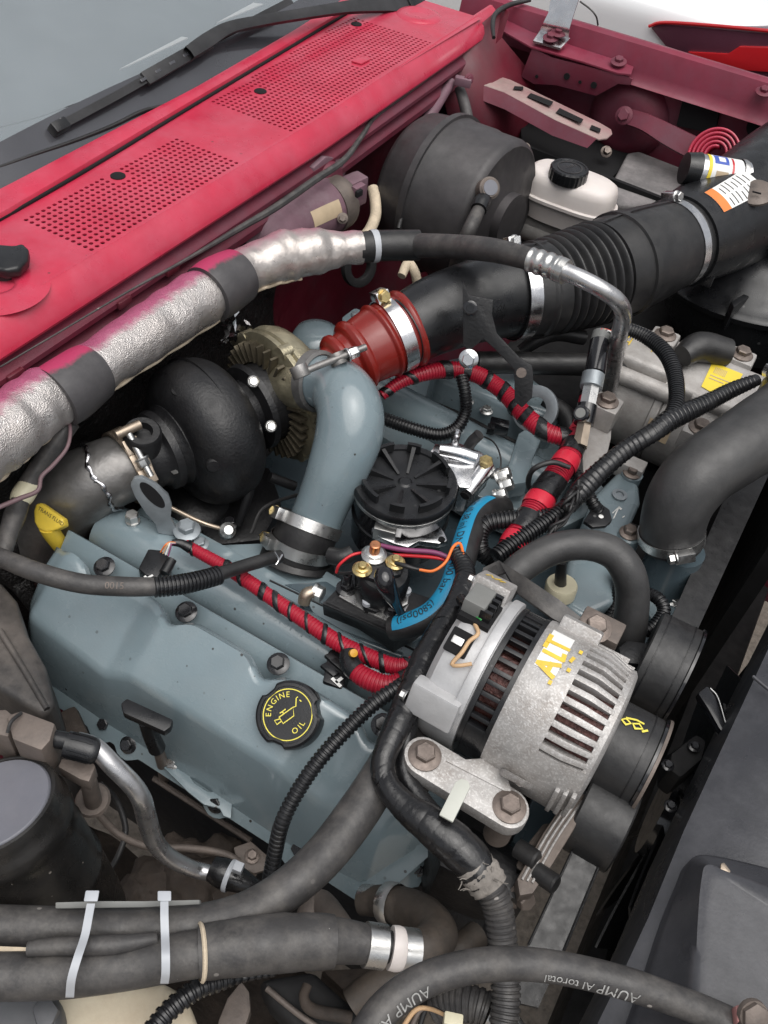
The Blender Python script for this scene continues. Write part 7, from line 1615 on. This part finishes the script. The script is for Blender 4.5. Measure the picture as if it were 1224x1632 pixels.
link('strut', tube(Path([(430, 760, .0, 8), (470, 775, -.02, 8)]), 12), 'black_satin', vt)
link('wire_loop', tube(Path([(400, 850, -.03, 3), (420, 810, -.01, 3), (470, 790, -.02, 3), (520, 780, -.04, 3)]), 8), 'black_rubber', vt)
for a, b in ((366, 835), (520, 870), (548, 888)): link('nut', hexbolt(U(a, b, -.04), ZA, .008), 'bolt_black', vt)
hose('short_black_hose', 'short black hose stub leaving plenum boot toward the relay', [(525, 885, .0, 14), (545, 888, .005, 14), (562, 880, .01, 12)], 'black_rubber')

# greasy clutter low on the near side
ib_ = thing('insulation_bundle', 'lumpy brown oily insulation bundle beneath the bent aluminium line', 'insulation', U(310, 1420, -.25))
for px, py, z, r in ((260, 1400, -.19, 46), (310, 1410, -.18, 50), (360, 1425, -.19, 44), (285, 1370, -.2, 40), (340, 1375, -.21, 44), (225, 1420, -.19, 36)):
    c_ = U(px, py, z); rm = r * mpp(c_); v_ = []; n_, m_ = 26, 16; sd = random.uniform(0, 9)
    for i in range(m_ + 1):
        th_ = PI * i / m_
        for j in range(n_):
            ph_ = 2 * PI * j / n_; k_ = 1 + .16 * math.sin(3 * ph_ + sd + 2 * th_) * math.sin(th_) + .09 * math.sin(7 * ph_ - sd) * math.sin(th_) + .06 * math.sin(9 * th_ + sd)
            v_.append(c_ + VV(math.sin(th_) * math.cos(ph_), math.sin(th_) * math.sin(ph_), .6 * math.cos(th_)) * rm * k_)
    link('fold', G(v_, grid_faces(m_ + 1, n_, True)), 'grime', ib_, smooth=80)
hose('greasy_line', 'thin greasy brown line running under the dipstick bracket', [(150, 1290, -.10, 6), (190, 1330, -.13, 6), (240, 1350, -.14, 6), (300, 1352, -.14, 6), (360, 1362, -.14, 6), (410, 1392, -.15, 6)], 'dirty_metal', 'pipe', n=12)
hose('vent_tube', 'narrow black vent tube looping below the canister fitting', [(160, 1250, -.08, 5), (185, 1275, -.11, 5), (200, 1320, -.13, 5), (190, 1360, -.14, 5), (170, 1395, -.15, 5)], 'black_rubber', 'tube', n=12)
cb2 = thing('cable_bracket', 'small rusty bracket with a bolt low beside the frame', 'bracket', U(395, 1385, -.15))
link('plate', prism([U(a, b, -.14) for a, b in ((372, 1350), (400, 1340), (425, 1362), (430, 1385), (405, 1392), (380, 1380))], (0, 0, -.006)), 'dirty_metal', cb2, bevel=.002); bolt(cb2, U(402, 1365, -.139), ZA, .006, 'bolt_rust')
